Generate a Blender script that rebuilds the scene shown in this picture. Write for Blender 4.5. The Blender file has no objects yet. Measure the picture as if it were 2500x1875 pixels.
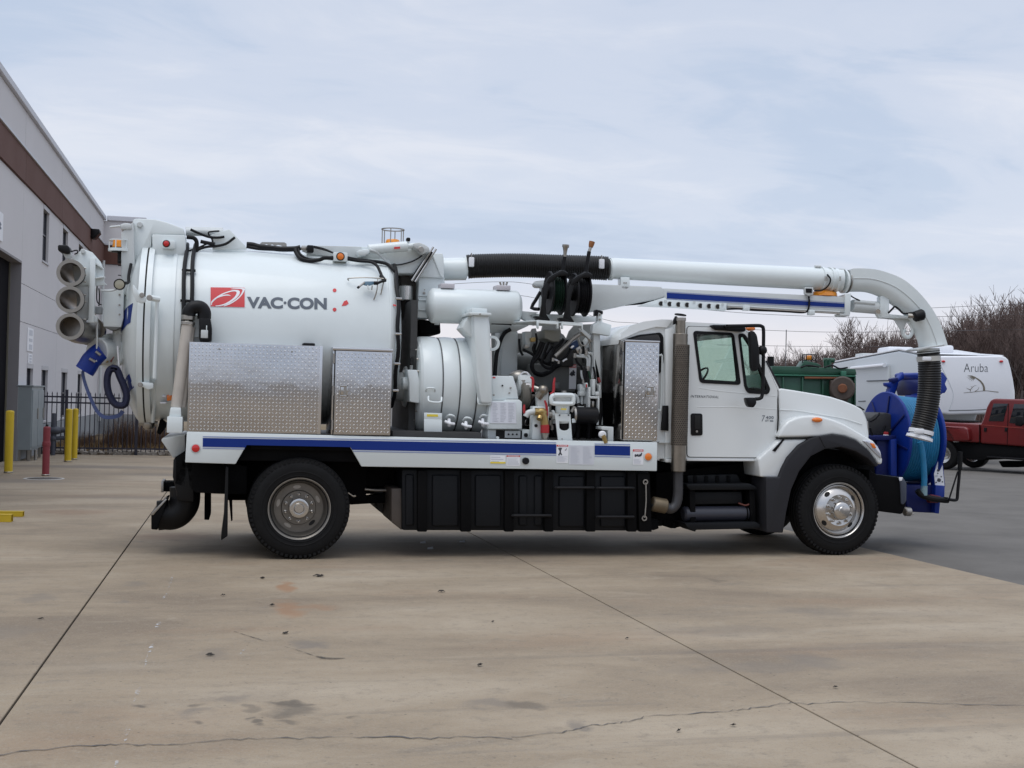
import bpy, bmesh, math, random
from mathutils import Vector, Matrix
random.seed(7)
R = math.radians
S = bpy.context.scene
COL = S.collection

# ------------------------------------------------------------------ camera
FOC, TH, PH, RO = 2950.0, R(13.3), R(.68), R(1.43)
CAM = Vector((-.764, -12.532, 1.705))
FW = Vector((math.sin(TH)*math.cos(PH), math.cos(TH)*math.cos(PH), math.sin(PH)))
_r0 = Vector((math.cos(TH), -math.sin(TH), 0)); _u0 = _r0.cross(FW)
RT = _r0*math.cos(RO)+_u0*math.sin(RO); UP = -_r0*math.sin(RO)+_u0*math.cos(RO)
cd = bpy.data.cameras.new('camera'); cam = bpy.data.objects.new('camera', cd); COL.objects.link(cam)
cd.sensor_width = 36; cd.lens = 36*FOC/2500; cd.clip_end = 2000; cd.clip_start = .1
m = Matrix((RT, UP, -FW)).transposed().to_4x4(); m.translation = CAM
cam.matrix_world = m
S.camera = cam

# ------------------------------------------------------------------ sky, sun, exposure
SUN_EL, SUN_AZ = R(70), R(225)      # azimuth clockwise from +Y
W = bpy.data.worlds.new('World'); S.world = W; W.use_nodes = True
nt = W.node_tree; nt.nodes.clear()
def N(tree, t, **k):
    n = tree.nodes.new(t)
    for a, v in k.items():
        if a in n.inputs.keys(): n.inputs[a].default_value = v
        else: setattr(n, a, v)
    return n
def ramp(tree, pts, interp='EASE'):
    n = tree.nodes.new('ShaderNodeValToRGB'); cr = n.color_ramp; cr.interpolation = interp
    while len(cr.elements) > 1: cr.elements.remove(cr.elements[-1])
    cr.elements[0].position = pts[0][0]; cr.elements[0].color = (*pts[0][1], 1)
    for p, c in pts[1:]:
        e = cr.elements.new(p); e.color = (*c, 1)
    return n
def build_sky():
    L = nt.links.new
    tc = N(nt, 'ShaderNodeTexCoord'); sp = N(nt, 'ShaderNodeSeparateXYZ'); L(tc.outputs['Generated'], sp.inputs[0])
    add = N(nt, 'ShaderNodeMath', operation='ADD'); add.inputs[1].default_value = .16
    mx = N(nt, 'ShaderNodeMath', operation='MAXIMUM'); mx.inputs[1].default_value = 0
    L(sp.outputs['Z'], mx.inputs[0]); L(mx.outputs[0], add.inputs[0])
    dx = N(nt, 'ShaderNodeMath', operation='DIVIDE'); dy = N(nt, 'ShaderNodeMath', operation='DIVIDE')
    L(sp.outputs['X'], dx.inputs[0]); L(add.outputs[0], dx.inputs[1]); L(sp.outputs['Y'], dy.inputs[0]); L(add.outputs[0], dy.inputs[1])
    cb = N(nt, 'ShaderNodeCombineXYZ'); L(dx.outputs[0], cb.inputs[0]); L(dy.outputs[0], cb.inputs[1])
    mp = N(nt, 'ShaderNodeMapping'); mp.inputs['Scale'].default_value = (.72, 1.2, 1); mp.inputs['Rotation'].default_value = (0, 0, R(-22)); mp.inputs['Location'].default_value = (.35, .2, 0); L(cb.outputs[0], mp.inputs[0])
    n1 = N(nt, 'ShaderNodeTexNoise'); n1.inputs['Scale'].default_value = .95; n1.inputs['Detail'].default_value = 7; n1.inputs['Roughness'].default_value = .52; n1.inputs['Distortion'].default_value = .5
    L(mp.outputs[0], n1.inputs[0])
    n2 = N(nt, 'ShaderNodeTexNoise'); n2.inputs['Scale'].default_value = 3.2; n2.inputs['Detail'].default_value = 6; n2.inputs['Roughness'].default_value = .6; n2.inputs['Distortion'].default_value = .8
    L(mp.outputs[0], n2.inputs[0])
    mixn = N(nt, 'ShaderNodeMix', data_type='FLOAT'); mixn.inputs[0].default_value = .30
    L(n1.outputs[0], mixn.inputs[2]); L(n2.outputs[0], mixn.inputs[3])
    cl = ramp(nt, [(.33, (.43, .515, .66)), (.43, (.515, .59, .72)), (.52, (.605, .655, .76)), (.66, (.725, .745, .81))])
    L(mixn.outputs[0], cl.inputs[0])
    # pale band at the horizon, brighter cover overhead
    hz = ramp(nt, [(0, (.82, .76, .77)), (.05, (.80, .755, .785)), (.12, (.67, .70, .79)), (.2, (.59, .66, .77)), (.4, (.59, .66, .78))], 'LINEAR')
    L(sp.outputs['Z'], hz.inputs[0])
    hf = ramp(nt, [(0, (1, 1, 1)), (.05, (.75,)*3), (.13, (.25,)*3), (.24, (0, 0, 0))])
    L(sp.outputs['Z'], hf.inputs[0])
    m1 = N(nt, 'ShaderNodeMix', data_type='RGBA'); L(hf.outputs[0], m1.inputs[0]); L(cl.outputs[0], m1.inputs[6]); L(hz.outputs[0], m1.inputs[7])
    zen = ramp(nt, [(0, (1, 1, 1)), (.12, (1, 1, 1)), (.32, (.93, .945, .965)), (1, (1.75, 1.68, 1.6))], 'LINEAR'); L(sp.outputs['Z'], zen.inputs[0])
    m2 = N(nt, 'ShaderNodeMix', data_type='RGBA', blend_type='MULTIPLY'); m2.inputs[0].default_value = 1
    L(m1.outputs[2], m2.inputs[6]); L(zen.outputs[0], m2.inputs[7])
    sk = N(nt, 'ShaderNodeTexSky', sky_type='NISHITA', sun_disc=False, sun_elevation=SUN_EL, sun_rotation=SUN_AZ)
    b1 = N(nt, 'ShaderNodeBackground'); b1.inputs['Strength'].default_value = .012; L(sk.outputs[0], b1.inputs[0])
    b2 = N(nt, 'ShaderNodeBackground'); b2.inputs['Strength'].default_value = 1.04; L(m2.outputs[2], b2.inputs[0])
    ad = N(nt, 'ShaderNodeAddShader'); L(b1.outputs[0], ad.inputs[0]); L(b2.outputs[0], ad.inputs[1])
    o = N(nt, 'ShaderNodeOutputWorld'); L(ad.outputs[0], o.inputs[0])
build_sky()
sl = bpy.data.lights.new('sun', 'SUN'); sl.energy = 1.15; sl.angle = R(40); sl.color = (1, .97, .92)
so = bpy.data.objects.new('sun', sl); COL.objects.link(so)
sd = Vector((math.sin(SUN_AZ)*math.cos(SUN_EL), math.cos(SUN_AZ)*math.cos(SUN_EL), math.sin(SUN_EL)))
so.rotation_euler = sd.to_track_quat('Z', 'Y').to_euler()
S.view_settings.view_transform = 'Standard'; S.view_settings.look = 'None'
S.view_settings.exposure = 0; S.view_settings.gamma = 1; S.view_settings.use_curve_mapping = False

# ------------------------------------------------------------------ survey: photograph point -> place at a known distance
def ray(px, py): return FW+RT*((px-1250)/FOC)-UP*((py-937.5)/FOC)
def at(px, py, Y): d = ray(px, py); return CAM+d*((Y-CAM.y)/d.y)
def atX(px, py, X): d = ray(px, py); return CAM+d*((X-CAM.x)/d.x)
def gr(px, py, z=0): d = ray(px, py); return CAM+d*((z-CAM.z)/d.z)
def dist(px, py, D): return CAM+ray(px, py)*D
CROPS = dict(N=(0, 0, 1), A=(0, 400, 3.687), B=(0, 750, 3.687), D=(400, 500, 3.687), E=(850, 500, 5.53), F=(950, 650, 5.53), G=(1200, 560, 5.53),
             H=(1150, 800, 4.424), I=(1450, 550, 3.687), J=(1950, 600, 4.022), K=(1950, 850, 4.022), L=(1450, 900, 3.687), M=(350, 1000, 3.403),
             P=(900, 1020, 3.16), O=(0, 900, 4.424), Q=(400, 800, 3.687))
def c(k, x, y):
    a, b, s = CROPS[k]; return a+x/s, b+y/s
def w(k, x, y, Y): return at(*c(k, x, y), Y)
def msize(k, x, y, r, Y):
    return (w(k, x, y-r, Y)-w(k, x, y, Y)).length

# ------------------------------------------------------------------ materials
MATS = {}
def mat(name, col, rough=.5, metal=0, var=.0, vscale=3, bump=0, bscale=40, spec=.5, coat=0, col2=None, dist_=0, obj=True):
    if name in MATS: return MATS[name]
    M = bpy.data.materials.new(name); M.use_nodes = True; t = M.node_tree; L = t.links.new
    b = t.nodes['Principled BSDF']
    b.inputs['Base Color'].default_value = (*col, 1); b.inputs['Roughness'].default_value = rough; b.inputs['Metallic'].default_value = metal
    b.inputs['Specular IOR Level'].default_value = spec; b.inputs['Coat Weight'].default_value = coat; b.inputs['Coat Roughness'].default_value = .08
    if var or bump:
        tc = N(t, 'ShaderNodeTexCoord')
    if var:
        n = N(t, 'ShaderNodeTexNoise'); n.inputs['Scale'].default_value = vscale; n.inputs['Detail'].default_value = 6; n.inputs['Roughness'].default_value = .62
        L(tc.outputs['Object'], n.inputs[0])
        c2 = col2 or tuple(x*.55 for x in col)
        rp = ramp(t, [(.5-.22, c2), (.5+.16, col)], 'LINEAR'); L(n.outputs[0], rp.inputs[0])
        mx = N(t, 'ShaderNodeMix', data_type='RGBA'); mx.inputs[0].default_value = var; mx.inputs[6].default_value = (*col, 1)
        L(rp.outputs[0], mx.inputs[7]); L(mx.outputs[2], b.inputs['Base Color'])
        rr = N(t, 'ShaderNodeMapRange'); rr.inputs[3].default_value = min(1, rough*1.25); rr.inputs[4].default_value = rough*.85
        L(n.outputs[0], rr.inputs[0]); L(rr.outputs[0], b.inputs['Roughness'])
    if bump:
        n = N(t, 'ShaderNodeTexNoise'); n.inputs['Scale'].default_value = bscale; n.inputs['Detail'].default_value = 4; L(tc.outputs['Object'], n.inputs[0])
        bp = N(t, 'ShaderNodeBump'); bp.inputs['Strength'].default_value = bump; bp.inputs['Distance'].default_value = .02; L(n.outputs[0], bp.inputs['Height']); L(bp.outputs[0], b.inputs['Normal'])
    MATS[name] = M; return M
WHITE = mat('white_paint', (.71, .765, .77), .32, var=.10, vscale=2.2, coat=.3)
CABW = mat('white_cab_paint', (.77, .80, .80), .22, var=.05, vscale=2, coat=.6)
GREYW = mat('grey_white_paint', (.57, .60, .60), .4, var=.15, vscale=5)
BLACK = mat('black_paint', (.005, .005, .0055), .45, var=.3, vscale=6, spec=.25)
FRAMEB = mat('black_frame', (.003, .003, .0035), .7, var=.3, vscale=4, spec=.12)
RUB = mat('rubber', (.0065, .0065, .007), .65, var=.4, vscale=9, bump=.1, bscale=60, spec=.22)
PLB = mat('black_plastic', (.006, .006, .0075), .5, spec=.25)
GREYP = mat('grey_plastic', (.022, .022, .026), .6, spec=.25)
TANKB = mat('black_tank', (.0055, .0065, .0085), .5, var=.3, vscale=5, spec=.22)
CHROME = mat('chrome', (.58, .565, .545), .24, 1)
ALU = mat('aluminium', (.60, .595, .60), .24, 1, bump=.8, bscale=2.0, var=.3, vscale=4)
ALUT = mat('aluminium_tread', (.66, .66, .67), .3, 1)
STEEL = mat('dull_steel', (.42, .40, .37), .42, 1, var=.4, vscale=12)
RIMD = mat('rim_grey', (.21, .195, .175), .4, .8, var=.4, vscale=10)
STACK = mat('stack_steel', (.30, .27, .23), .35, 1, var=.5, vscale=9)
PERF = mat('perforated_steel', (.17, .145, .12), .45, .9, var=.5, vscale=20)
DARKM = mat('dark_hole', (.01, .01, .01), .8)
BLUE = mat('stripe_blue', (.003, .026, .20), .45, spec=.3)
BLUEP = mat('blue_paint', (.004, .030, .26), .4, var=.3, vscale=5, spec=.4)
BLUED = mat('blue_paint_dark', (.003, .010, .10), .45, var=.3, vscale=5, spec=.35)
CYAN = mat('cyan_hose', (.015, .20, .40), .5, var=.4, vscale=14)
STRAP = mat('blue_strap', (.07, .10, .24), .6, var=.4, vscale=9)
AMBER = mat('amber_lens', (.85, .30, .015), .25, coat=.5)
ORANGE = mat('orange_lens', (.80, .20, .02), .25, coat=.5)
REDL = mat('red_lens', (.55, .012, .012), .22, coat=.6)
REDP = mat('red_print', (.60, .05, .055), .5)
REDV = mat('red_handle', (.38, .02, .025), .4)
PAPER = mat('paper_print', (.80, .81, .84), .6)
INK = mat('ink_print', (.05, .055, .07), .6)
FINE = mat('fine_print', (.55, .57, .62), .6)
YELP = mat('yellow_print', (.75, .60, .05), .5)
TXT = mat('slate_lettering', (.10, .12, .15), .5)
BRASS = mat('brass', (.42, .30, .12), .35, .8, var=.3, vscale=20)
TAN = mat('tan_pipe', (.52, .48, .43), .45, var=.3, vscale=6)
GREENH = mat('green_hose', (.008, .05, .025), .45)
ENG = mat('engine_grey', (.16, .165, .16), .55, var=.4, vscale=7)
ENGD = mat('engine_dark', (.05, .05, .05), .6, var=.4, vscale=9)
SEAT = mat('seat_cloth', (.09, .09, .10), .8)
def glass_mat(name, tint, mixv):
    M = bpy.data.materials.new(name); M.use_nodes = True; t = M.node_tree; t.nodes.clear(); L = t.links.new
    tr = N(t, 'ShaderNodeBsdfTransparent'); tr.inputs[0].default_value = (*tint, 1)
    gl = N(t, 'ShaderNodeBsdfGlossy'); gl.inputs['Roughness'].default_value = .02
    fr = N(t, 'ShaderNodeFresnel'); fr.inputs[0].default_value = 1.5
    ma = N(t, 'ShaderNodeMath', operation='ADD', use_clamp=True); ma.inputs[1].default_value = mixv; L(fr.outputs[0], ma.inputs[0])
    ge = N(t, 'ShaderNodeNewGeometry'); iv = N(t, 'ShaderNodeMath', operation='SUBTRACT'); iv.inputs[0].default_value = 1; L(ge.outputs['Backfacing'], iv.inputs[1])
    mb_ = N(t, 'ShaderNodeMath', operation='MULTIPLY'); L(ma.outputs[0], mb_.inputs[0]); L(iv.outputs[0], mb_.inputs[1]); ma = mb_
    mx = N(t, 'ShaderNodeMixShader'); L(ma.outputs[0], mx.inputs[0]); L(tr.outputs[0], mx.inputs[1]); L(gl.outputs[0], mx.inputs[2])
    o = N(t, 'ShaderNodeOutputMaterial'); L(mx.outputs[0], o.inputs[0]); MATS[name] = M; return M
GLASS = glass_mat('cab_glass', (.79, .875, .845), .06)
GLASSD = mat('dark_glass', (.012, .014, .018), .05, spec=.7)
LENS = glass_mat('clear_lens', (.9, .9, .9), .12)

# ------------------------------------------------------------------ mesh helpers
def smooth_path(pts, n=8):
    P = [Vector(p) for p in pts]
    if len(P) < 3: return P
    out = []
    for i in range(len(P)-1):
        p0 = P[i-1] if i else P[i]*2-P[i+1]; p1 = P[i]; p2 = P[i+1]; p3 = P[i+2] if i+2 < len(P) else P[i+1]*2-P[i]
        for k in range(n):
            t = k/n; out.append(.5*((2*p1)+(p2-p0)*t+(2*p0-5*p1+4*p2-p3)*t*t+(3*p1-p0-3*p2+p3)*t*t*t))
    out.append(P[-1]); return out
class MB:
    def __init__(s): s.bm = bmesh.new()
    def face(s, pts):
        return s.bm.faces.new([s.bm.verts.new(p) for p in pts])
    def box(s, x0, x1, y0, y1, z0, z1, bev=0):
        return s.prism([(x0, y0, z0), (x1, y0, z0), (x1, y0, z1), (x0, y0, z1)], (0, y1-y0, 0), bev)
    def prism(s, pts, d, bev=0, seg=2):
        d = Vector(d); P = [Vector(p) for p in pts]
        t = bmesh.new()
        a = [t.verts.new(p) for p in P]; b = [t.verts.new(p+d) for p in P]; n = len(P)
        t.faces.new(a); t.faces.new(b[::-1])
        for i in range(n): t.faces.new((a[i], b[i], b[(i+1) % n], a[(i+1) % n]))
        bmesh.ops.recalc_face_normals(t, faces=t.faces)
        if bev:
            ed = [e for e in t.edges if e.calc_face_angle(0) > .5]
            bmesh.ops.bevel(t, geom=ed, offset=bev, segments=seg, affect='EDGES', profile=.5, clamp_overlap=True)
        s._merge(t); return s
    def _merge(s, t, mtx=None):
        if mtx is not None: bmesh.ops.transform(t, matrix=mtx, verts=t.verts)
        me = bpy.data.meshes.new('tmp'); t.to_mesh(me); t.free(); s.bm.from_mesh(me); bpy.data.meshes.remove(me)
    def plate(s, outer, holes, d):
        """flat polygon with holes, extruded along d"""
        t = bmesh.new(); es = []
        for lp in [outer]+list(holes):
            v = [t.verts.new(p) for p in lp]
            for i in range(len(v)): es.append(t.edges.new((v[i], v[(i+1) % len(v)])))
        r = bmesh.ops.triangle_fill(t, edges=es, use_beauty=True, use_dissolve=False)
        f = [g for g in r['geom'] if isinstance(g, bmesh.types.BMFace)]
        e = bmesh.ops.extrude_face_region(t, geom=f)
        vs = [g for g in e['geom'] if isinstance(g, bmesh.types.BMVert)]
        bmesh.ops.translate(t, verts=vs, vec=Vector(d))
        bmesh.ops.recalc_face_normals(t, faces=t.faces)
        s._merge(t); return s
    def tube(s, pts, r, seg=10, cap=True, radii=None, ell=None):
        P = [Vector(p) for p in pts]; n = len(P); bm = s.bm
        T = [((P[min(i+1, n-1)]-P[max(i-1, 0)]).normalized()) for i in range(n)]
        up = Vector((0, 0, 1)) if abs(T[0].z) < .9 else Vector((0, 1, 0))
        nrm = (up-T[0]*up.dot(T[0])).normalized(); rings = []
        for i in range(n):
            nrm = (nrm-T[i]*nrm.dot(T[i])).normalized(); bn = T[i].cross(nrm)
            rr = radii[i] if radii else r
            rings.append([bm.verts.new(P[i]+(nrm*math.cos(a)+bn*math.sin(a)*(ell or 1))*rr) for a in [2*math.pi*k/seg for k in range(seg)]])
        for i in range(n-1):
            for k in range(seg):
                bm.faces.new((rings[i][k], rings[i][(k+1) % seg], rings[i+1][(k+1) % seg], rings[i+1][k]))
        if cap: bm.faces.new(rings[0][::-1]); bm.faces.new(rings[-1])
        return s
    def lathe(s, prof, o, ax, seg=48, close=False, a0=0, a1=2*math.pi):
        """prof: (distance along axis, radius)"""
        ax = Vector(ax).normalized(); o = Vector(o)
        u = ax.orthogonal().normalized()
        if abs(ax.y) > .9: u = Vector((1, 0, 0))
        if abs(ax.x) > .9: u = Vector((0, 1, 0))
        v = ax.cross(u); bm = s.bm; rings = []
        full = a1-a0 > 6.28
        n = seg if full else seg+1
        for (h, r) in prof:
            if r < 1e-6: rings.append([bm.verts.new(o+ax*h)]); continue
            rings.append([bm.verts.new(o+ax*h+(u*math.cos(a)+v*math.sin(a))*r) for a in [a0+(a1-a0)*k/seg for k in range(n)]])
        pr = list(zip(rings, rings[1:]))
        if close: pr.append((rings[-1], rings[0]))
        for a, b in pr:
            for k in range(seg):
                k2 = (k+1) % n
                if len(a) == 1 and len(b) == 1: continue
                if len(a) == 1: bm.faces.new((a[0], b[k2], b[k]))
                elif len(b) == 1: bm.faces.new((a[k], a[k2], b[0]))
                else: bm.faces.new((a[k], a[k2], b[k2], b[k]))
        return s
    def cyl(s, p0, p1, r, seg=24, bev=0):
        p0 = Vector(p0); p1 = Vector(p1); h = (p1-p0).length; b = min(bev, r*.4)
        pf = [(0, 0), (0, r-b), (b, r), (h-b, r), (h, r-b), (h, 0)] if b else [(0, 0), (0, r), (h, r), (h, 0)]
        return s.lathe(pf, p0, p1-p0, seg)
    def ball(s, o, r, seg=16, sc=(1, 1, 1)):
        t = bmesh.new(); bmesh.ops.create_uvsphere(t, u_segments=seg, v_segments=max(6, seg//2), radius=r)
        s._merge(t, Matrix.Translation(Vector(o)) @ Matrix.Diagonal((*sc, 1))); return s
    def mesh(s, name, smooth=True, ang=35):
        bmesh.ops.recalc_face_normals(s.bm, faces=s.bm.faces)
        me = bpy.data.meshes.new(name); s.bm.to_mesh(me); s.bm.free()
        if smooth:
            me.shade_smooth(); me.set_sharp_from_angle(angle=R(ang))
        return me
def mtx_of(o):
    return Matrix.Translation(o.location) @ o.rotation_euler.to_matrix().to_4x4()
def link(name, me, mt, parent=None, local=False):
    o = bpy.data.objects.new(name, me); COL.objects.link(o)
    if mt is not None and not me.materials: me.materials.append(mt)
    if parent is not None:
        o.parent = parent
        if not local:
            mw = Matrix.Identity(4); p = parent
            chain = []
            while p is not None: chain.append(p); p = p.parent
            for q in reversed(chain): mw = mw @ q.matrix_parent_inverse @ mtx_of(q)
            o.matrix_parent_inverse = mw.inverted()
    return o
def part(name, mb, mt, parent=None, smooth=True, ang=35, local=False, label=None):
    o = link(name, mb.mesh(name, smooth, ang), mt, parent, local)
    if label: o['label'] = label
    return o
def empty(name, loc=(0, 0, 0), parent=None, rz=0):
    o = bpy.data.objects.new(name, None); COL.objects.link(o); o.empty_display_size = .2
    if parent is not None:
        mw = Matrix.Identity(4); p = parent; chain = []
        while p is not None: chain.append(p); p = p.parent
        for q in reversed(chain): mw = mw @ q.matrix_parent_inverse @ mtx_of(q)
        o.parent = parent; o.matrix_parent_inverse = mw.inverted()
    o.location = loc; o.rotation_euler = (0, 0, rz)
    return o
def tag(o, label=None, cat=None, group=None, kind=None):
    if label: o['label'] = label
    if cat: o['category'] = cat
    if group: o['group'] = group
    if kind: o['kind'] = kind
    return o
def kids(o): return [k for k in COL.objects if k.parent == o]
def copy_tree(o, parent=None):
    n = o.copy(); COL.objects.link(n)
    if parent is not None: n.parent = parent
    for k in o.children: copy_tree(k, n)
    return n
def dup(o, parent=None):
    n = o.copy(); COL.objects.link(n)
    if parent is not None: n.parent = parent
    return n

# builders in the survey's terms: outline measured on the plane Y = Y0, real depth to Y1
def bx(mb, k, x0, y0, x1, y1, Y0, Y1, bev=.006):
    xm, ym = (x0+x1)/2, (y0+y1)/2
    X0 = w(k, x0, ym, Y0).x; X1 = w(k, x1, ym, Y0).x; Z0 = w(k, xm, y1, Y0).z; Z1 = w(k, xm, y0, Y0).z
    mb.box(X0, X1, Y0, Y1, Z0, Z1, bev); return X0, X1, Z0, Z1
def pr(mb, k, pts, Y0, Y1, bev=.006, seg=2):
    mb.prism([w(k, x, y, Y0) for x, y in pts], (0, Y1-Y0, 0), bev, seg); return mb
def disc(mb, k, x, y, r, Y0, Y1, bev=.003, seg=28):
    p = w(k, x, y, Y0); mb.cyl(p, p+Vector((0, Y1-Y0, 0)), msize(k, x, y, r, Y0), seg, bev); return p
def tb(mb, k, pts, r, seg=10, n=6):
    mb.tube(smooth_path([w(k, x, y, Y) for x, y, Y in pts], n), r, seg); return mb
def text_mesh(s, bold=0., shear=0, space=1.0):
    cu = bpy.data.curves.new('lettering', 'FONT'); cu.body = s; cu.size = 1; cu.offset = bold; cu.shear = shear; cu.space_character = space; cu.resolution_u = 5
    o = bpy.data.objects.new('lettering', cu); COL.objects.link(o)
    me = bpy.data.meshes.new_from_object(o); bpy.data.objects.remove(o); bpy.data.curves.remove(cu)
    t = bmesh.new(); t.from_mesh(me); bpy.data.meshes.remove(me)
    return t
def put_text(name, s, x0, x1, z0, z1, Y, mt, parent, bold=0., shear=0, space=1., th=.002, tf=None, cuts=0, label=None):
    """lettering fitted into the rectangle x0..x1, z0..z1 facing -Y; tf bends each point"""
    t = text_mesh(s, bold, shear, space)
    xs = [v.co.x for v in t.verts]; ys = [v.co.y for v in t.verts]; a, b, e, f = min(xs), max(xs), min(ys), max(ys)
    for v in t.verts: v.co = Vector((x0+(v.co.x-a)/(b-a)*(x1-x0), Y, z0+(v.co.y-e)/(f-e)*(z1-z0)))
    slice_z(t, z0, z1, cuts)
    if tf:
        for v in t.verts: v.co = tf(v.co)
    mb = MB(); mb._merge(t)
    return part(name, mb, mt, parent, smooth=False, label=label)
def slice_z(t, z0, z1, cuts):
    for i in range(1, cuts):
        bmesh.ops.bisect_plane(t, geom=t.verts[:]+t.edges[:]+t.faces[:], plane_co=(0, 0, z0+(z1-z0)*i/cuts), plane_no=(0, 0, 1))
#%%PART2
# ================================================================== SETTING
def ground_mat():
    M = bpy.data.materials.new('concrete'); M.use_nodes = True; t = M.node_tree; L = t.links.new; b = t.nodes['Principled BSDF']
    tc = N(t, 'ShaderNodeTexCoord')
    def noise(scale, detail, sx=1, sy=1, rough=.6, dis=0):
        mp = N(t, 'ShaderNodeMapping'); mp.inputs['Scale'].default_value = (sx, sy, 1); L(tc.outputs['Object'], mp.inputs[0])
        n = N(t, 'ShaderNodeTexNoise'); n.inputs['Scale'].default_value = scale; n.inputs['Detail'].default_value = detail; n.inputs['Roughness'].default_value = rough; n.inputs['Distortion'].default_value = dis
        L(mp.outputs[0], n.inputs[0]); return n.outputs[0]
    def mixc(f, a, bcol, ft=None):
        mx = N(t, 'ShaderNodeMix', data_type='RGBA')
        if isinstance(f, float): mx.inputs[0].default_value = f
        else: L(f, mx.inputs[0])
        if isinstance(a, tuple): mx.inputs[6].default_value = (*a, 1)
        else: L(a, mx.inputs[6])
        if isinstance(bcol, tuple): mx.inputs[7].default_value = (*bcol, 1)
        else: L(bcol, mx.inputs[7])
        return mx.outputs[2]
    def thr(v, lo, hi, amp=1.):
        r = N(t, 'ShaderNodeMapRange', interpolation_type='SMOOTHSTEP'); r.inputs[1].default_value = lo; r.inputs[2].default_value = hi; r.inputs[4].default_value = amp; L(v, r.inputs[0]); return r.outputs[0]
    big = ramp(t, [(.36, (.215, .168, .120)), (.5, (.305, .242, .170)), (.64, (.385, .318, .236))], 'LINEAR'); L(noise(.55, 8, .5, 1.1, .62, .4), big.inputs[0])
    col = big.outputs[0]
    col = mixc(thr(noise(.8, 7, .22, 1.5, .6, .6), .53, .74, .36), col, (.182, .156, .130))      # grey tyre-wear streaks along the drive
    col = mixc(thr(noise(.7, 6, .35, 1.3, .6), .52, .70, .5), col, (.275, .188, .122))              # warm rusty wash
    col = mixc(thr(noise(1.7, 5, .6, 1.2, .65, .5), .60, .72, .35), col, (.15, .135, .12))
    col = mixc(thr(noise(7, 8, .8, 1, .75), .50, .66, .40), col, (.18, .150, .115))
    col = mixc(thr(noise(14, 8, 1, 1, .8), .52, .66, .35), col, (.37, .315, .24))
    col = mixc(thr(noise(60, 3), .45, .75, .35), col, (.34, .31, .27))
    col = mixc(thr(noise(110, 2), .58, .72, .5), col, (.12, .11, .10))
    col = mixc(thr(noise(1.1, 9, .12, 2.6, .72, .3), .54, .66, .28), col, (.150, .132, .115))
    col = mixc(thr(noise(2.6, 9, .5, 1.0, .75, 1.2), .55, .68, .4), col, (.36, .31, .24))
    col = mixc(thr(noise(26, 5, .8, 1.2, .7), .56, .70, .45), col, (.14, .12, .10))
    vo = N(t, 'ShaderNodeTexVoronoi'); vo.inputs['Scale'].default_value = 9; L(tc.outputs['Object'], vo.inputs[0])
    col = mixc(thr(vo.outputs['Distance'], .10, .03, .6), col, (.075, .065, .055))
    # single stains with their own outline: (x, y, rx, ry, colour, strength)
    wn = N(t, 'ShaderNodeTexNoise'); wn.inputs['Scale'].default_value = 5; wn.inputs['Detail'].default_value = 5; L(tc.outputs['Object'], wn.inputs[0])
    ws = N(t, 'ShaderNodeVectorMath', operation='MULTIPLY_ADD'); L(wn.outputs['Color'], ws.inputs[0]); ws.inputs[1].default_value = (.32, .5, 0); ws.inputs[2].default_value = (-.16, -.25, 0)
    wp = N(t, 'ShaderNodeVectorMath', operation='ADD'); L(tc.outputs['Object'], wp.inputs[0]); L(ws.outputs[0], wp.inputs[1])
    stains = []
    for (px, py, rx, ry, cc, s) in STAINS:
        g = gr(px, py); stains.append((g.x, g.y, rx, ry, cc, s))
    for (x, y, rx, ry, cc, s) in stains:
        su = N(t, 'ShaderNodeVectorMath', operation='SUBTRACT'); L(wp.outputs[0], su.inputs[0]); su.inputs[1].default_value = (x, y, 0)
        mu = N(t, 'ShaderNodeVectorMath', operation='MULTIPLY'); L(su.outputs[0], mu.inputs[0]); mu.inputs[1].default_value = (1/rx, 1/ry, 0)
        ln = N(t, 'ShaderNodeVectorMath', operation='LENGTH'); L(mu.outputs[0], ln.inputs[0])
        col = mixc(thr(ln.outputs['Value'], 1.0, .25, s), col, cc)
    L(col, b.inputs['Base Color']); b.inputs['Roughness'].default_value = .78; b.inputs['Specular IOR Level'].default_value = .3
    bp = N(t, 'ShaderNodeBump'); bp.inputs['Strength'].default_value = .25; bp.inputs['Distance'].default_value = .01; L(noise(70, 4), bp.inputs['Height']); L(bp.outputs[0], b.inputs['Normal'])
    return M
def PC(x, y): return (x/1.7696, 1300+y/1.7696)
def RC(x, y): return (1250+x/1.7696, 1200+y/1.7696)
DK = (.095, .082, .068); RU = (.30, .165, .09); GY = (.185, .16, .135)
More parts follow.
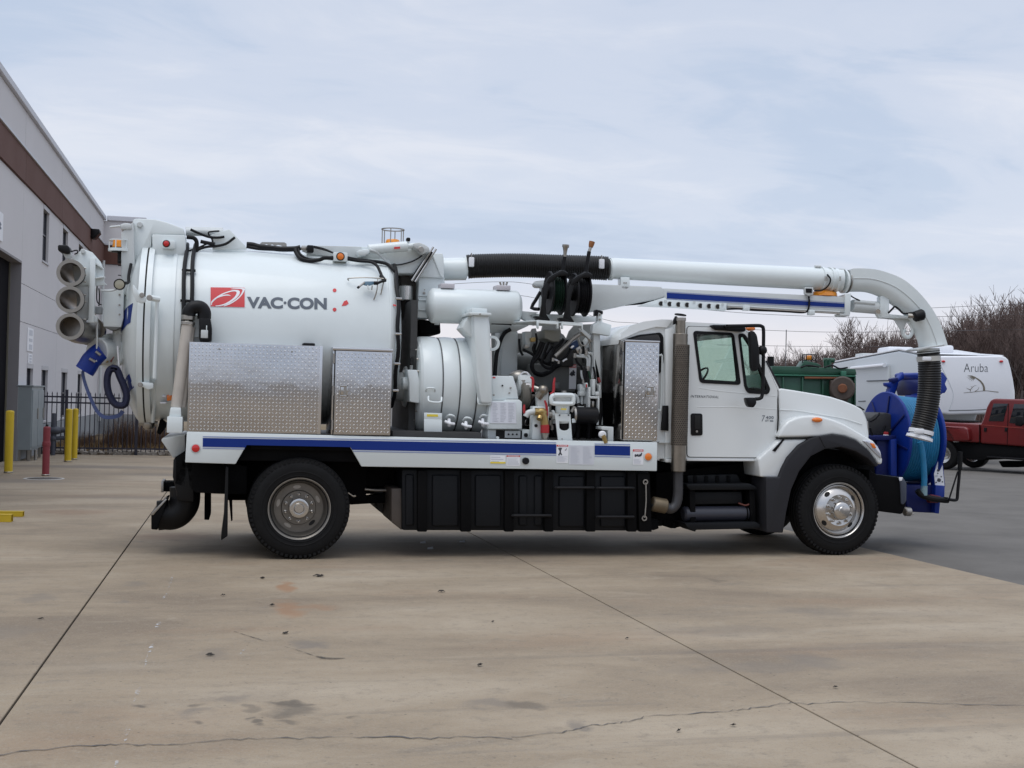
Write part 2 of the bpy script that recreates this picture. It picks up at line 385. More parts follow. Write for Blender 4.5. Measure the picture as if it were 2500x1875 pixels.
STAINS = [(*PC(1240, 235), .10, .42, RU, .75), (*PC(1245, 330), .16, .55, RU, .6), (*PC(1380, 325), .22, .22, RU, .4), (*PC(1240, 735), .13, .10, DK, .7), (*PC(1260, 768), .16, .22, DK, .6),
          (*PC(1300, 725), .07, .09, DK, .6), (*PC(600, 745), .07, .10, DK, .7), (*PC(825, 737), .07, .08, DK, .6), (*PC(850, 770), .12, .12, GY, .6), (*PC(850, 820), .06, .08, DK, .6), (*PC(1128, 828), .05, .08, DK, .7),
          (*PC(1100, 802), .04, .06, DK, .6), (*PC(1010, 725), .14, .12, GY, .5), (*PC(1350, 485), .17, .22, GY, .75), (*PC(1545, 790), .06, .08, DK, .5), (*PC(2110, 735), .22, .14, GY, .6), (*PC(580, 220), .14, .22, GY, .5),
          (*PC(520, 298), .06, .12, GY, .5), (*PC(930, 520), .12, .25, GY, .45), (*PC(50, 430), .25, .4, GY, .4), (*PC(1075, 765), .07, .1, DK, .45), (*PC(1265, 822), .06, .08, DK, .5), (*PC(160, 283), .2, .3, GY, .5),
          (*RC(50, 915), .16, .14, DK, .55), (*RC(300, 1005), .09, .14, GY, .7), (*RC(1275, 725), .25, .3, GY, .55), (*RC(1300, 515), .5, .3, GY, .45), (*RC(1080, 760), 1.1, .2, GY, .4), (*RC(900, 600), .9, .3, GY, .35), (*RC(880, 381), .1, .2, DK, .4),
          (240, 1140, 2.6, .8, GY, .75), (420, 1160, 1.6, .5, GY, .6), (60, 1175, 1.5, .6, GY, .6), (330, 1215, 1.2, .5, GY, .45), (430, 1310, .7, .5, (.16, .10, .07), .6), (180, 1250, .8, .5, (.23, .14, .09), .5)]
CONC = ground_mat()
ASPH = mat('asphalt', (.17, .160, .148), .9, var=.6, vscale=1.1, bump=.5, bscale=110, spec=.15, col2=(.105, .10, .094))
SOIL = mat('dry_soil', (.20, .15, .09), .95, var=.6, vscale=.8, col2=(.11, .085, .05))
JOINT = mat('joint_filler', (.03, .028, .026), .9)

g = MB(); g.face([(-700, -300, -.06), (700, -300, -.06), (700, 900, -.06), (-700, 900, -.06)])
ground = tag(part('ground', g, SOIL, smooth=False), kind='structure')
FY = gr(330, 1111).y                       # fence line
YE = FY-.12
yard = tag(part('concrete_yard', MB().box(-9.6, 6.45, -25, YE, -.05, -.022), JOINT, smooth=False), kind='structure')
def jl(y): return -1.83+(y+5.98)*.01004
def jr(y): return 2.317-(y-.18)*.0215
def ja(y): return 6.562-(y-.03)*.0405 if y < 8 else 6.24
def slab(xa, xb, y0, y1, gap=.007):
    P = [(xa(y0)+gap, y0, -.02), (xb(y0)-gap, y0, -.02), (xb(y1)-gap, y1, -.02), (xa(y1)+gap, y1, -.02)]
    part('slab', MB().prism(P, (0, 0, .02), .003, 1), CONC, yard, smooth=False)
wl = lambda y: -9.5
for xa, xb in ((wl, lambda y: -5.95), (lambda y: -5.95, jl), (jl, jr), (jr, ja)):
    slab(xa, xb, -25, YE)
asphalt = MB()
ys = [-25+i*.22 for i in range(int((YE+25)/.22))]
pv = [(ja(y)+.006+abs(random.gauss(0, .016)), y, -.008) for y in ys]+[(6.2, 60, -.008), (6.2, 160, -.008), (260, 160, -.008), (260, -25, -.008)]
asphalt.face(pv); bmesh.ops.triangulate(asphalt.bm, faces=asphalt.bm.faces[:])
tag(part('asphalt_road', asphalt, ASPH, smooth=False), kind='structure')
def strip(pts, wd, z, rnd=0):
    mb = MB(); P = [Vector((p.x, p.y, z)) for p in pts]; prev = None
    for i, p in enumerate(P):
        d = (P[min(i+1, len(P)-1)]-P[max(i-1, 0)]).normalized(); n = Vector((-d.y, d.x, 0)); h = wd[i]/2 if isinstance(wd, list) else wd/2*(1+random.uniform(-rnd, rnd))
        a, b = mb.bm.verts.new(p+n*h), mb.bm.verts.new(p-n*h)
        if prev: mb.bm.faces.new((prev[0], prev[1], b, a))
        prev = (a, b)
    return mb
def jag(pts, n, amp):
    out = []
    for a, b in zip(pts, pts[1:]):
        for k in range(n): out.append(a.lerp(b, k/n)+Vector((random.uniform(-1, 1)*amp*.3, random.uniform(-1, 1)*amp, 0)))
    return out+[pts[-1]]
CRK = None
def chalk_mat(name='chalk', col=(.62, .63, .64), lo=.47, hi=.75, top=.85, sc=22):
    M = bpy.data.materials.new(name); M.use_nodes = True; t = M.node_tree; L = t.links.new; b = t.nodes['Principled BSDF']; b.inputs['Base Color'].default_value = (*col, 1); b.inputs['Roughness'].default_value = .9
    tc = N(t, 'ShaderNodeTexCoord'); n = N(t, 'ShaderNodeTexNoise'); n.inputs['Scale'].default_value = sc; n.inputs['Detail'].default_value = 5; L(tc.outputs['Object'], n.inputs[0])
    r = N(t, 'ShaderNodeMapRange'); r.inputs[1].default_value = lo; r.inputs[2].default_value = hi; r.inputs[4].default_value = top; L(n.outputs[0], r.inputs[0]); L(r.outputs[0], b.inputs['Alpha']); return M
CRK = chalk_mat('crack_filler', (.085, .085, .088), .28, .60, .9, 3.5)
k1 = [PC(*p) for p in ((-300, 985), (0, 962), (150, 942), (390, 922), (500, 920), (620, 918), (740, 921), (870, 908), (1000, 898), (1180, 890), (1320, 893), (1480, 884), (1650, 886), (1860, 892), (2050, 884), (2212, 895))]
k2 = [RC(*p) for p in ((0, 1062), (180, 1046), (260, 1035), (350, 1012), (440, 1005), (500, 993), (590, 972), (720, 963), (890, 953), (1000, 945), (1100, 930), (1210, 912), (1270, 920), (1420, 910), (1600, 913), (1850, 917), (2010, 922), (2212, 925), (2600, 935))]
for kk, wd in ((k1, .014), (k2, .009)):
    tag(part('crack', strip(jag([gr(*p) for p in kk], 5, .018), wd, .004, .6), CRK, smooth=False), kind='structure')
CHK = chalk_mat()
for a, bpt, wd in (((745, 190), (728, 240), .05), ((722, 262), (702, 292), .04), ((690, 388), (675, 415), .07), ((660, 484), (640, 525), .06), ((637, 530), (625, 585), .03), ((604, 672), (590, 705), .06), ((588, 710), (578, 735), .03), ((554, 842), (545, 880), .06), ((548, 885), (538, 905), .03), ((510, 975), (498, 1018), .03), ((1062, 500), (1035, 530), .03)):
    pts = [gr(*PC(a[0]+(bpt[0]-a[0])*i/6, a[1]+(bpt[1]-a[1])*i/6)) for i in range(7)]
    tag(part('chalk_mark', strip(jag(pts, 2, .004), [wd*.5*math.sin(.25+2.7*q/12) for q in range(13)], .0035), CHK, smooth=False), kind='structure')
SKD = chalk_mat('skid_rubber', (.05, .047, .045), .30, .62, .85, 16)
sk = [gr(*PC(*p)) for p in ((1230, 495), (1290, 512), (1350, 532), (1400, 545), (1440, 548), (1490, 545))]
tag(part('skid_mark', strip(sk, [.003, .006, .010, .045, .05, .006], .0045), SKD, smooth=False), kind='structure')
sk = [gr(*PC(*p)) for p in ((1010, 428), (1060, 445), (1110, 460), (1160, 475))]
tag(part('skid_mark', strip(sk, [.004, .008, .01, .004], .0045), SKD, smooth=False), kind='structure')

# ------------------------------------------------------------------ small litter on the yard
TWG = mat('dead_leaf', (.025, .02, .016), .8)
def litter(px, py, size, label):
    o = gr(px, py); mb = MB()
    size *= .62
    for i in range(4):
        a = random.uniform(-.5, .5) if i else 0.1; l = size*random.uniform(.35, 1)
        d = Vector((math.cos(a), math.sin(a)*1.5, 0)); s0 = o+Vector((random.uniform(-.3, .3)*size, random.uniform(-.3, .3)*size, .008))
        mb.tube([s0-d*l/2, s0+Vector((0, 0, random.uniform(.002, .012))), s0+d*l/2+Vector((0, 0, random.uniform(0, .012)))], size*.06, 4, radii=[size*.03, size*.09, size*.02], ell=2.2)
    return tag(part('leaf_scrap', mb, TWG), label, 'leaf', 'dark leaf scraps on the yard')
for p, s, l in ((PC(1135, 200), .10, 'dark curled leaf scrap on the concrete just in front of the rear tyre'), (PC(1378, 192), .13, 'dark leaf scrap with a raised stem right of the rear tyre foot'),
              (PC(965, 275), .06, 'thin dark leaf scrap left of the rust-coloured stain'), (PC(1175, 318), .07, 'small dark leaf scrap touching the left of the rust stain'),
              (PC(1235, 438), .08, 'dark leaf scrap between the rust stain and the black skid mark'), (PC(905, 533), .09, 'smudged dark leaf scrap left of the black skid mark'),
              (PC(2132, 390), .05, 'tiny dark scrap in the middle of the yard below the black side tank'), (PC(2072, 578), .06, 'tiny dark scrap right of the skid mark in mid yard'),
              (PC(1905, 259), .09, 'thin dark stem lying below the middle of the truck'), (RC(495, 638), .045, 'dark speck of leaf left of the long diagonal joint'),
              (RC(720, 1040), .04, 'dark leaf speck below the crack near the bottom edge'), (RC(958, 1017), .045, 'dark leaf speck under the crack left of the diagonal joint'),
              (RC(1400, 852), .045, 'dark speck just above the crack right of the diagonal joint'), (PC(178, 377), .06, 'small dark scrap left of the left-hand joint')):
    litter(*p, s, l)
for i, (x, y) in enumerate(((415, 967), (472, 1012), (718, 960))):
    o = gr(*c('P', x, y)); mb = MB(); s = .035
    mb.prism([o+Vector((-s, -.04, .004)), o+Vector((s*.9, -.05, .006)), o+Vector((s*1.1, .03, .02)), o+Vector((-s*.5, .05, .008))], (0, 0, .003))
    tag(part('paper_scrap', mb, PAPER, smooth=False), ['leftmost white paper scrap in the shade under the truck', 'white paper scrap nearest the camera under the truck', 'white paper scrap in the shade below the third rib of the black side tank'][i], 'paper scrap', 'white scraps under the truck')

# ------------------------------------------------------------------ warehouse
WX = gr(39, 1125.6).x
def atw(px, py): return atX(px, py, WX)
YR = atw(242.7, 900).y
XR = at(345.8, 800, YR).x
WALL = mat('wall_paint', (.62, .605, .615), .8, var=.25, vscale=.5, bump=.08, bscale=30, col2=(.54, .525, .53))
BAND = mat('brown_band', (.125, .058, .045), .8, var=.25, vscale=.6)
WBASE = mat('wall_base', (.27, .285, .30), .8, var=.3, vscale=.6)
COPE = mat('coping', (.55, .56, .60), .5)
GAPD = mat('panel_joint', (.20, .20, .20), .9)
WINF = mat('window_frame_dark', (.05, .05, .06), .4)
WINL = mat('window_frame_pale', (.45, .45, .47), .5)
WGL = mat('window_glass', (.035, .04, .055), .08, spec=.6)
wh = tag(empty('warehouse', (WX-3, 25, 0)), 'grey two-storey warehouse with a brown band and tall narrow windows', 'warehouse')
Z1, Z2, ZB0, ZB1, ZT = 3.18, 4.05, 6.32, 7.03, 7.94
yj = atw(39, 1125.6).y
seamY = [7.0, 11.6, yj-.12, atw(142, 700).y, atw(215, 700).y, YR]
uw = [(atw(104.4, 575).y, atw(119.3, 575).y), (atw(153, 590).y, atw(166, 590).y), (atw(192, 620).y, atw(202.5, 620).y)]
lw = [(atw(64, 950).y, atw(79.5, 950).y), (atw(100.3, 950).y, atw(116, 950).y), (atw(149, 950).y, atw(163.5, 950).y), (atw(189, 950).y, atw(199.5, 950).y)]
zu0, zu1 = atw(112, 641).z, 6.318
zl1 = atw(108, 893).z; zl0 = atw(100.5, 1028).z
def yz(y, z, x=0): return (WX+x, y, z)
back = MB(); back.box(WX-10, WX-.31, 2.4, YR+12, 0, ZT-.06)
part('wall_core', back, GAPD, wh, smooth=False)
rows = [(0, .75, WBASE, .03), (.75, Z1, WALL, 0), (Z1, Z2, WALL, 0), (Z2, ZB0, WALL, 0), (ZB0, ZB1, BAND, .05), (ZB1, ZT, WALL, .02)]
DK0, DK1, DKZ = yj-3.7, yj, atw(39, 630.5).z
for i in range(len(seamY)-1):
    a, b = seamY[i]+.008, seamY[i+1]-.008
    for (z0, z1, mt, pr_) in rows:
        z0 += .006; z1 -= .006
        segs = [(a, b)]
        if z0 < DKZ-.1:                       # the dock opening cuts these rows
            out = []
            for (s, e) in segs:
                if DK0 < e and DK1 > s:
                    if s < DK0: out.append((s, DK0))
                    if e > DK1: out.append((DK1, e))
                else: out.append((s, e))
            segs = out
        for s, e in segs:
            if e-s < .05: continue
            holes = []
            for (h0, h1, v0, v1) in [(p, q, zu0, ZB0) for p, q in uw]+[(p, q, zl0, zl1) for p, q in lw]:
                if s < h0 and h1 < e and v0 < z1 and v1 > z0:
                    holes.append((h0, h1, max(v0, z0), min(v1, z1)))
            if z0 < DKZ < z1 and s < DK1 and e > DK0: pass
            # panel = a plate; openings that reach its top or bottom edge become notches by splitting it
            cuts = [s]+[q for h in holes for q in h[:2]]+[e]
            mb = MB()
            for j in range(0, len(cuts)-1):
                q0, q1 = cuts[j], cuts[j+1]
                if j % 2 == 0: mb.box(WX-.14, WX+pr_, q0, q1, z0, z1, 0)
                else:
                    h = holes[j//2]
                    if h[2]-z0 > .02: mb.box(WX-.14, WX+pr_, q0, q1, z0, h[2], 0)
                    if z1-h[3] > .02: mb.box(WX-.14, WX+pr_, q0, q1, h[3], z1, 0)
            bmesh.ops.remove_doubles(mb.bm, verts=mb.bm.verts, dist=.0005)
            part('wall_panel', mb, mt, wh, smooth=False)
# lintel piece above the dock opening inside its row
part('wall_panel', MB().box(WX-.14, WX-.002, DK0, DK1, DKZ, ZB0-.01), WALL, wh, smooth=False)
part('coping', MB().box(WX-.3, WX+.10, 2.4, YR-.03, ZT, ZT+.16, .02), COPE, wh, smooth=False)
part('band_trim', MB().box(WX-.02, WX+.09, 7, YR-.03, ZB1-.006, ZB1+.045), COPE, wh, smooth=False)
for (p, q, z0, z1, dx) in [(a, b, zu0, ZB0-.01, .10) for a, b in uw]+[(a, b, zl0, zl1, .10) for a, b in lw]:
    wd = empty('window', (WX, (p+q)/2, (z0+z1)/2), wh)
    fr = MB(); t_ = .06
    fr.box(WX-.13, WX-.06, p, p+t_, z0, z1); fr.box(WX-.13, WX-.06, q-t_, q, z0, z1); fr.box(WX-.13, WX-.06, p+t_, q-t_, z1-t_, z1); fr.box(WX-.13, WX-.06, p+t_, q-t_, z0, z0+t_)
    fr.box(WX-.125, WX-.065, p+t_, q-t_, (z0+z1)/2-.02, (z0+z1)/2+.02)
    part('window_frame', fr, WINF, wd, smooth=False)
    part('pane', MB().box(WX-.118, WX-.09, p+t_, q-t_, z0+t_, z1-t_), WGL, wd, smooth=False)
    part('sill', MB().box(WX-.13, WX+.03, p-.04, q+.04, z0-.05, z0-.004), WINL, wd, smooth=False)
    part('lintel', MB().box(WX-.13, WX+.012, p, q, z1-.11, z1-.002), WINL, wd, smooth=False)
# dock opening
dk = empty('dock_door', (WX-.3, (DK0+DK1)/2, 0), wh)
part('dark_interior', MB().box(WX-.30, WX-.24, DK0+.02, DK1-.02, 0, DKZ), mat('dock_dark', (.004, .0035, .006), .9, spec=.1), dk, smooth=False)  # near-black sheet paints the unlit inside of the dock opening
part('door_jamb', MB().box(WX-.30, WX-.001, DK1-.004, DK1+.05, 0, DKZ).box(WX-.30, WX-.001, DK0-.05, DK0, 0, DKZ).box(WX-.30, WX-.001, DK0, DK1, DKZ-.03, DKZ+.02), mat('jamb_grey', (.23, .22, .23), .7), dk, smooth=False)
part('door_track', MB().box(WX-.235, WX-.20, DK1-.24, DK1-.19, 0, DKZ-.05), mat('track', (.14, .13, .10), .5), dk, smooth=False)
# returning front of the projecting bay
for (z0, z1, mt, pr_) in rows:
    part('wall_panel', MB().box(WX+.004, XR, YR-pr_-.002, YR+.25, z0+.006, z1-.006), mt, wh, smooth=False)
    pass
part('coping', MB().box(WX+.12, XR+.06, YR-.10, YR+.3, ZT-.004, ZT+.19, .02), COPE, wh, smooth=False)
part('band_trim', MB().box(WX+.1, XR+.03, YR-.09, YR-.03, ZB1-.004, ZB1+.05), COPE, wh, smooth=False)
# wall-pack lamp by the corner
a = atw(222, 572)
lp = empty('wall_lamp', a, wh)
part('lamp_housing', MB().prism([(WX+.06, a.y-.6, a.z-.18), (WX+.06, a.y-.6, a.z+.12), (WX+.32, a.y-.6, a.z+.12), (WX+.34, a.y-.6, a.z+.02), (WX+.16, a.y-.6, a.z-.2)], (0, .55, 0), .02), PLB, lp)
part('lamp_lens', MB().prism([(WX+.335, a.y-.55, a.z+.0), (WX+.17, a.y-.55, a.z-.2), (WX+.18, a.y-.55, a.z-.205), (WX+.345, a.y-.55, a.z-.0)], (0, .45, 0)), GLASSD, lp, smooth=False)
# signs on the wall
def wall_sign(y0, y1, z0, z1, label, rowsn):
    s = tag(empty('wall_sign', (WX, (y0+y1)/2, z0)), label, 'sign')
    part('sign_board', MB().box(WX+.003, WX+.02, y0, y1, z0, z1, .003), PAPER, s, smooth=False)
    mb = MB()
    for (f0, f1) in rowsn: mb.box(WX+.021, WX+.024, y0+(y1-y0)*.25, y1-(y1-y0)*.2, z0+(z1-z0)*f0, z0+(z1-z0)*f1)
    part('printing', mb, FINE, s, smooth=False); return s
wall_sign(atw(65.5, 830).y, atw(79.5, 830).y, atw(72, 858).z, atw(72, 801).z, 'tall white notice plate on the warehouse wall with three grey blocks', [(.08, .3), (.42, .55), (.68, .92)])
wall_sign(atw(67.5, 875).y, atw(77, 875).y, atw(72, 888).z, atw(72, 864).z, 'small white notice plate right below the tall one on the warehouse wall', [(.1, .3), (.4, .6), (.7, .9)])
s8 = tag(empty('number_sign', (WX, atw(3, 550).y, atw(3, 550).z)), 'white door number plate on the warehouse wall, cut by the left edge', 'sign')
ya, yb = atw(-26, 550).y, atw(4, 550).y; za, zb = atw(2, 590).z, atw(2, 520).z
part('sign_board', MB().box(WX+.003, WX+.03, ya, yb, za, zb, .004), PAPER, s8, smooth=False)
t8 = text_mesh('8', .03); vs = [v.co.copy() for v in t8.verts]; ax, bx_, ay, by = min(v.x for v in vs), max(v.x for v in vs), min(v.y for v in vs), max(v.y for v in vs)
for v in t8.verts: v.co = Vector((WX+.033, ya+.2+(v.co.x-ax)/(bx_-ax)*(yb-ya-.4), za+.2+(v.co.y-ay)/(by-ay)*(zb-za-.4)))
mb = MB(); mb._merge(t8); part('number', mb, TXT, s8, smooth=False)
# wall pipe at the corner behind the fence
dp = gr(*c('O', 1040, 900))
part('downpipe', MB().cyl((WX+.09, YR-.5, .5), (WX+.09, YR-.5, 6.4), .05, 10), GREYW, wh)

# ------------------------------------------------------------------ electrical cabinet
CABG = mat('cabinet_grey', (.25, .285, .30), .5, var=.2, vscale=3)
cg = gr(*c('O', 180, 998)); Yc = cg.y
X0, X1 = at(*c('O', 180, 550), Yc).x, at(*c('O', 338, 550), Yc).x
Zt, Zb = at(*c('O', 255, 192), Yc).z, at(*c('O', 255, 882), Yc).z
ec = tag(empty('electrical_cabinet', (X0+.3, Yc+.5, 0)), 'tall grey electrical cabinet on legs beside the warehouse dock door', 'cabinet')
dy = 1.75
part('cabinet_body', MB().box(X0, X1, Yc, Yc+dy, Zb, Zt, .01), CABG, ec, smooth=False)
for i in range(2):
    part('cabinet_door', MB().box(X1, X1+.02, Yc+.04+i*dy/2, Yc+dy/2-.02+i*dy/2, Zb+.06, Zt-.08, .004), CABG, ec, smooth=False)
    part('door_handle', MB().box(X1+.02, X1+.05, Yc+dy/2-.16+i*dy/2, Yc+dy/2-.12+i*dy/2, Zb+.7, Zb+.95, .005), STEEL, ec, smooth=False)
part('cabinet_top', MB().box(X0-.02, X1+.03, Yc-.02, Yc+dy+.02, Zt, Zt+.03, .004), CABG, ec, smooth=False)
for (x, y) in ((X0+.03, Yc+.03), (X1-.07, Yc+.03), (X0+.03, Yc+dy-.1), (X1-.07, Yc+dy-.1)):
    part('leg', MB().box(x, x+.06, y, y+.06, 0, Zb), STEEL, ec, smooth=False)
for i in range(2): part('conduit', MB().cyl((X0+.2+i*.17, Yc+.4, 0), (X0+.2+i*.17, Yc+.4, Zb), .035, 10), STEEL, ec)

# ------------------------------------------------------------------ bollards, standpipe, manhole
YEL = mat('bollard_yellow', (.60, .42, .015), .5, var=.35, vscale=4, col2=(.42, .29, .02))
def bollard(px0, px1, ptop, pbot, mt, label, cat, name, group=None):
    g0 = gr((px0+px1)/2, pbot); rr = (at(px1, pbot, g0.y)-at(px0, pbot, g0.y)).length/2; h = at((px0+px1)/2, ptop, g0.y).z
    b = tag(empty(name, (g0.x, g0.y+rr, 0)), label, cat, group); o = Vector((g0.x, g0.y+rr, 0))
    part('post', MB().lathe([(0, 0), (0, rr), (h-.05, rr), (h-.045, rr*1.0)], o, (0, 0, 1), 24), mt, b)
    part('cap', MB().lathe([(h-.045, rr*1.02), (h-.02, rr*.97), (h-.006, rr*.75), (h, 0)], o, (0, 0, 1), 24), mt, b)
    part('base_collar', MB().lathe([(.004, rr+.004), (.02, rr+.012), (.03, rr+.002)], o, (0, 0, 1), 24), STEEL, b)
    return b, o, rr, h
bollard(8, 29, 1001.7, 1155.4, YEL, 'yellow steel bollard nearest the dock door, standing alone', 'bollard', 'bollard', 'yellow bollards by the warehouse')
bollard(155.6, 173, 997.6, 1128, YEL, 'left and nearer of the two yellow bollards standing close together', 'bollard', 'bollard', 'yellow bollards by the warehouse')
bollard(173.6, 187.6, 997, 1122.5, YEL, 'right and farther of the two yellow bollards standing close together', 'bollard', 'bollard', 'yellow bollards by the warehouse')
REDB = mat('red_post_paint', (.24, .035, .045), .55, var=.4, vscale=5)
b, o, rr, h = bollard(101, 119, 1041, 1162, REDB, 'dark red standpipe post beside the manhole', 'standpipe', 'standpipe')
part('collar', MB().lathe([(h*.60, rr), (h*.61, rr*1.14), (h*.68, rr*1.14), (h*.69, rr)], o, (0, 0, 1), 20), REDB, b)
part('cap_nut', MB().cyl(o+Vector((0, 0, h)), o+Vector((0, 0, h+.035)), rr*.4, 6), DARKM, b)
mh0, mh1 = gr(56, 1169), gr(158, 1169); mc = (mh0+mh1)/2; mr = (mh1-mh0).length/2
mh = tag(empty('manhole', (mc.x, mc.y, 0)), 'round manhole cover with a pale rim in the concrete by the red post', 'manhole')
part('manhole_ring', MB().lathe([(.002, mr), (.010, mr*.98), (.010, mr*.86), (.002, mr*.85)], (mc.x, mc.y, 0), (0, 0, 1), 48), mat('pale_ring', (.42, .40, .37), .8), mh)
part('manhole_lid', MB().lathe([(.004, mr*.84), (.007, mr*.82), (.007, 0)], (mc.x, mc.y, 0), (0, 0, 1), 48), mat('iron_lid', (.09, .08, .07), .6, .3, var=.5, vscale=14), mh)
# dark valve riser behind the red post
vy = YE-.5; VS = mat('valve_grey', (.06, .065, .085), .5, var=.3, vscale=8)
v0 = at(*c('O', 572, 900), vy); vr = tag(empty('valve_riser', (v0.x, vy, 0)), 'dark grey pipe riser with valves between the red post and the yellow bollards', 'pipe')
part('riser_pipe', MB().cyl((v0.x, vy, 0), (v0.x, vy, 1.05), .055, 12), VS, vr)
zz = at(*c('O', 580, 668), vy).z
part('valve_body', MB().ball((v0.x+.03, vy, zz), .13, 14, (1.4, 1, .8)).cyl((v0.x-.16, vy, zz), (v0.x+.32, vy, zz+.02), .07, 12), VS, vr)
part('valve_flange', MB().cyl((v0.x+.30, vy, zz+.02), (v0.x+.35, vy, zz+.02), .11, 14).cyl((v0.x-.19, vy, zz), (v0.x-.15, vy, zz), .12, 14), VS, vr)
part('outlet', MB().cyl((v0.x, vy, .42), (v0.x+.3, vy, .44), .05, 10).cyl((v0.x+.28, vy, .44), (v0.x+.33, vy, .44), .08, 12), VS, vr)
part('lower_elbow', MB().ball((v0.x, vy, .42), .09, 12), VS, vr)

# ------------------------------------------------------------------ iron fence
IRON = mat('fence_iron', (.018, .017, .03), .5)
x0 = at(97, 1000, FY).x; x1 = at(640, 1000, FY).x
zr1, zr2, zp = at(250, 971, FY).z, at(250, 984.8, FY).z, at(250, 958, FY).z
fe = tag(empty('iron_fence', ((x0+x1)/2, FY, 0)), 'black iron picket fence running from the grey cabinet behind the truck', 'fence')
for z in (zr1, zr2, .16):
    part('rail', MB().box(x0, x1, FY-.02, FY+.02, z-.02, z+.02), IRON, fe, smooth=False)
for px, extra in ((102, 0), (162, .10), (334.5, 0), (520, 0)):
    x = at(px, 1000, FY).x; part('fence_post', MB().box(x-.035, x+.035, FY-.035, FY+.035, 0, zp-.05+extra), IRON, fe, smooth=False)
pk = MB(); pk.box(-.011, .011, -.011, .011, .08, zp-.07); pk.prism([(-.016, -.006, zp-.07), (.016, -.006, zp-.07), (0, -.006, zp)], (0, .012, 0))
pkm = pk.mesh('picket', False); pkm.materials.append(IRON)
x = x0+.06; first = None
while x < x1:
    o = bpy.data.objects.new('picket', pkm); COL.objects.link(o); o.parent = fe; o.matrix_parent_inverse = mtx_of(fe).inverted(); o.location = (x, FY, 0); x += .1155
# stones and dry brush behind the fence
STN = mat('pale_stone', (.36, .32, .28), .9, var=.5, vscale=5)
mb = MB()
for i in range(420):
    t = bmesh.new(); bmesh.ops.create_icosphere(t, subdivisions=1, radius=random.uniform(.05, .13))
    for v in t.verts: v.co *= random.uniform(.75, 1.15)
    mb._merge(t, Matrix.Translation((random.uniform(x0, x1), FY+.1+abs(random.gauss(0, .5)), random.uniform(0, .08))) @ Matrix.Diagonal((1.2, 1, .8, 1)))
tag(part('stones', mb, STN, smooth=False), 'pale rubble stones along the foot of the iron fence', kind='stuff')
DRY = mat('dry_grass', (.30, .20, .085), .95, var=.6, vscale=2, col2=(.15, .09, .04))
BRUSH = mat('brown_brush', (.13, .075, .045), .95, var=.5, vscale=3)
def bank(x, y):
    u = max(0, min(1, (x-(x0+2))/4.5)); return .05+.75*u*u*(3-2*u)*max(0, min(1, (y-FY-.4)/2.5))
mb = MB(); nx, ny = 40, 14; gv = [[mb.bm.verts.new((x0-1+(x1-x0+3)*i/nx, FY+.2+9*j/ny, bank(x0-1+(x1-x0+3)*i/nx, FY+.2+9*j/ny)+random.uniform(-.03, .03)-.06)) for i in range(nx+1)] for j in range(ny+1)]
for j in range(ny):
    for i in range(nx): mb.bm.faces.new((gv[j][i], gv[j][i+1], gv[j+1][i+1], gv[j+1][i]))
tag(part('earth_bank', mb, SOIL), kind='structure')
def blades(n, fx, hgt, wd, lean=.4):
    mb = MB(); bm = mb.bm
    for i in range(n):
        x, y = fx(); z = bank(x, y)-.03; h = random.uniform(*hgt); a = random.uniform(0, 6.28); l = random.uniform(.05, lean)*h
        p = Vector((x, y, z)); d = Vector((math.cos(a), math.sin(a), 0)); n_ = Vector((-d.y, d.x, 0))*wd
        v = [bm.verts.new(q) for q in (p-n_, p+n_, p+d*l*.4+Vector((0, 0, h*.6))+n_*.6, p+d*l*.4+Vector((0, 0, h*.6))-n_*.6, p+d*l+Vector((0, 0, h)))]
        bm.faces.new(v[:4]); bm.faces.new((v[3], v[2], v[4]))
    return mb
tag(part('dry_grass', blades(9000, lambda: (random.uniform(x0, x1), FY+.3+random.random()**1.3*5), (.08, .32), .008), DRY, smooth=False), 'tan dry grass on the bank behind the iron fence', kind='stuff')
bxs = [at(p, 1060, FY+1.2).x for p in (215, 268, 300, 322, 350, 375, 405)]
for i, (x, s) in enumerate(zip(bxs, (.32, .3, .55, .6, .42, .5, .45))):
    b = tag(empty('dry_shrub', (x, FY+1.1, 0)), ['low brown shrub behind the fence next to the bollards', 'low twiggy brown shrub at the middle of the fence', 'tall brown shrub left of the black fence post', 'tallest brown shrub right behind the black fence post', 'brown shrub right of the black fence post', 'tan brown shrub below the tank nose', 'last brown shrub seen before the truck body'][i], 'shrub', 'brown shrubs behind the fence')
    part('twigs', blades(420, lambda: (random.gauss(x, s*.45), random.gauss(FY+1.1, .25)), (s*.7, s*1.9), .006, .6), BRUSH, b, smooth=False)

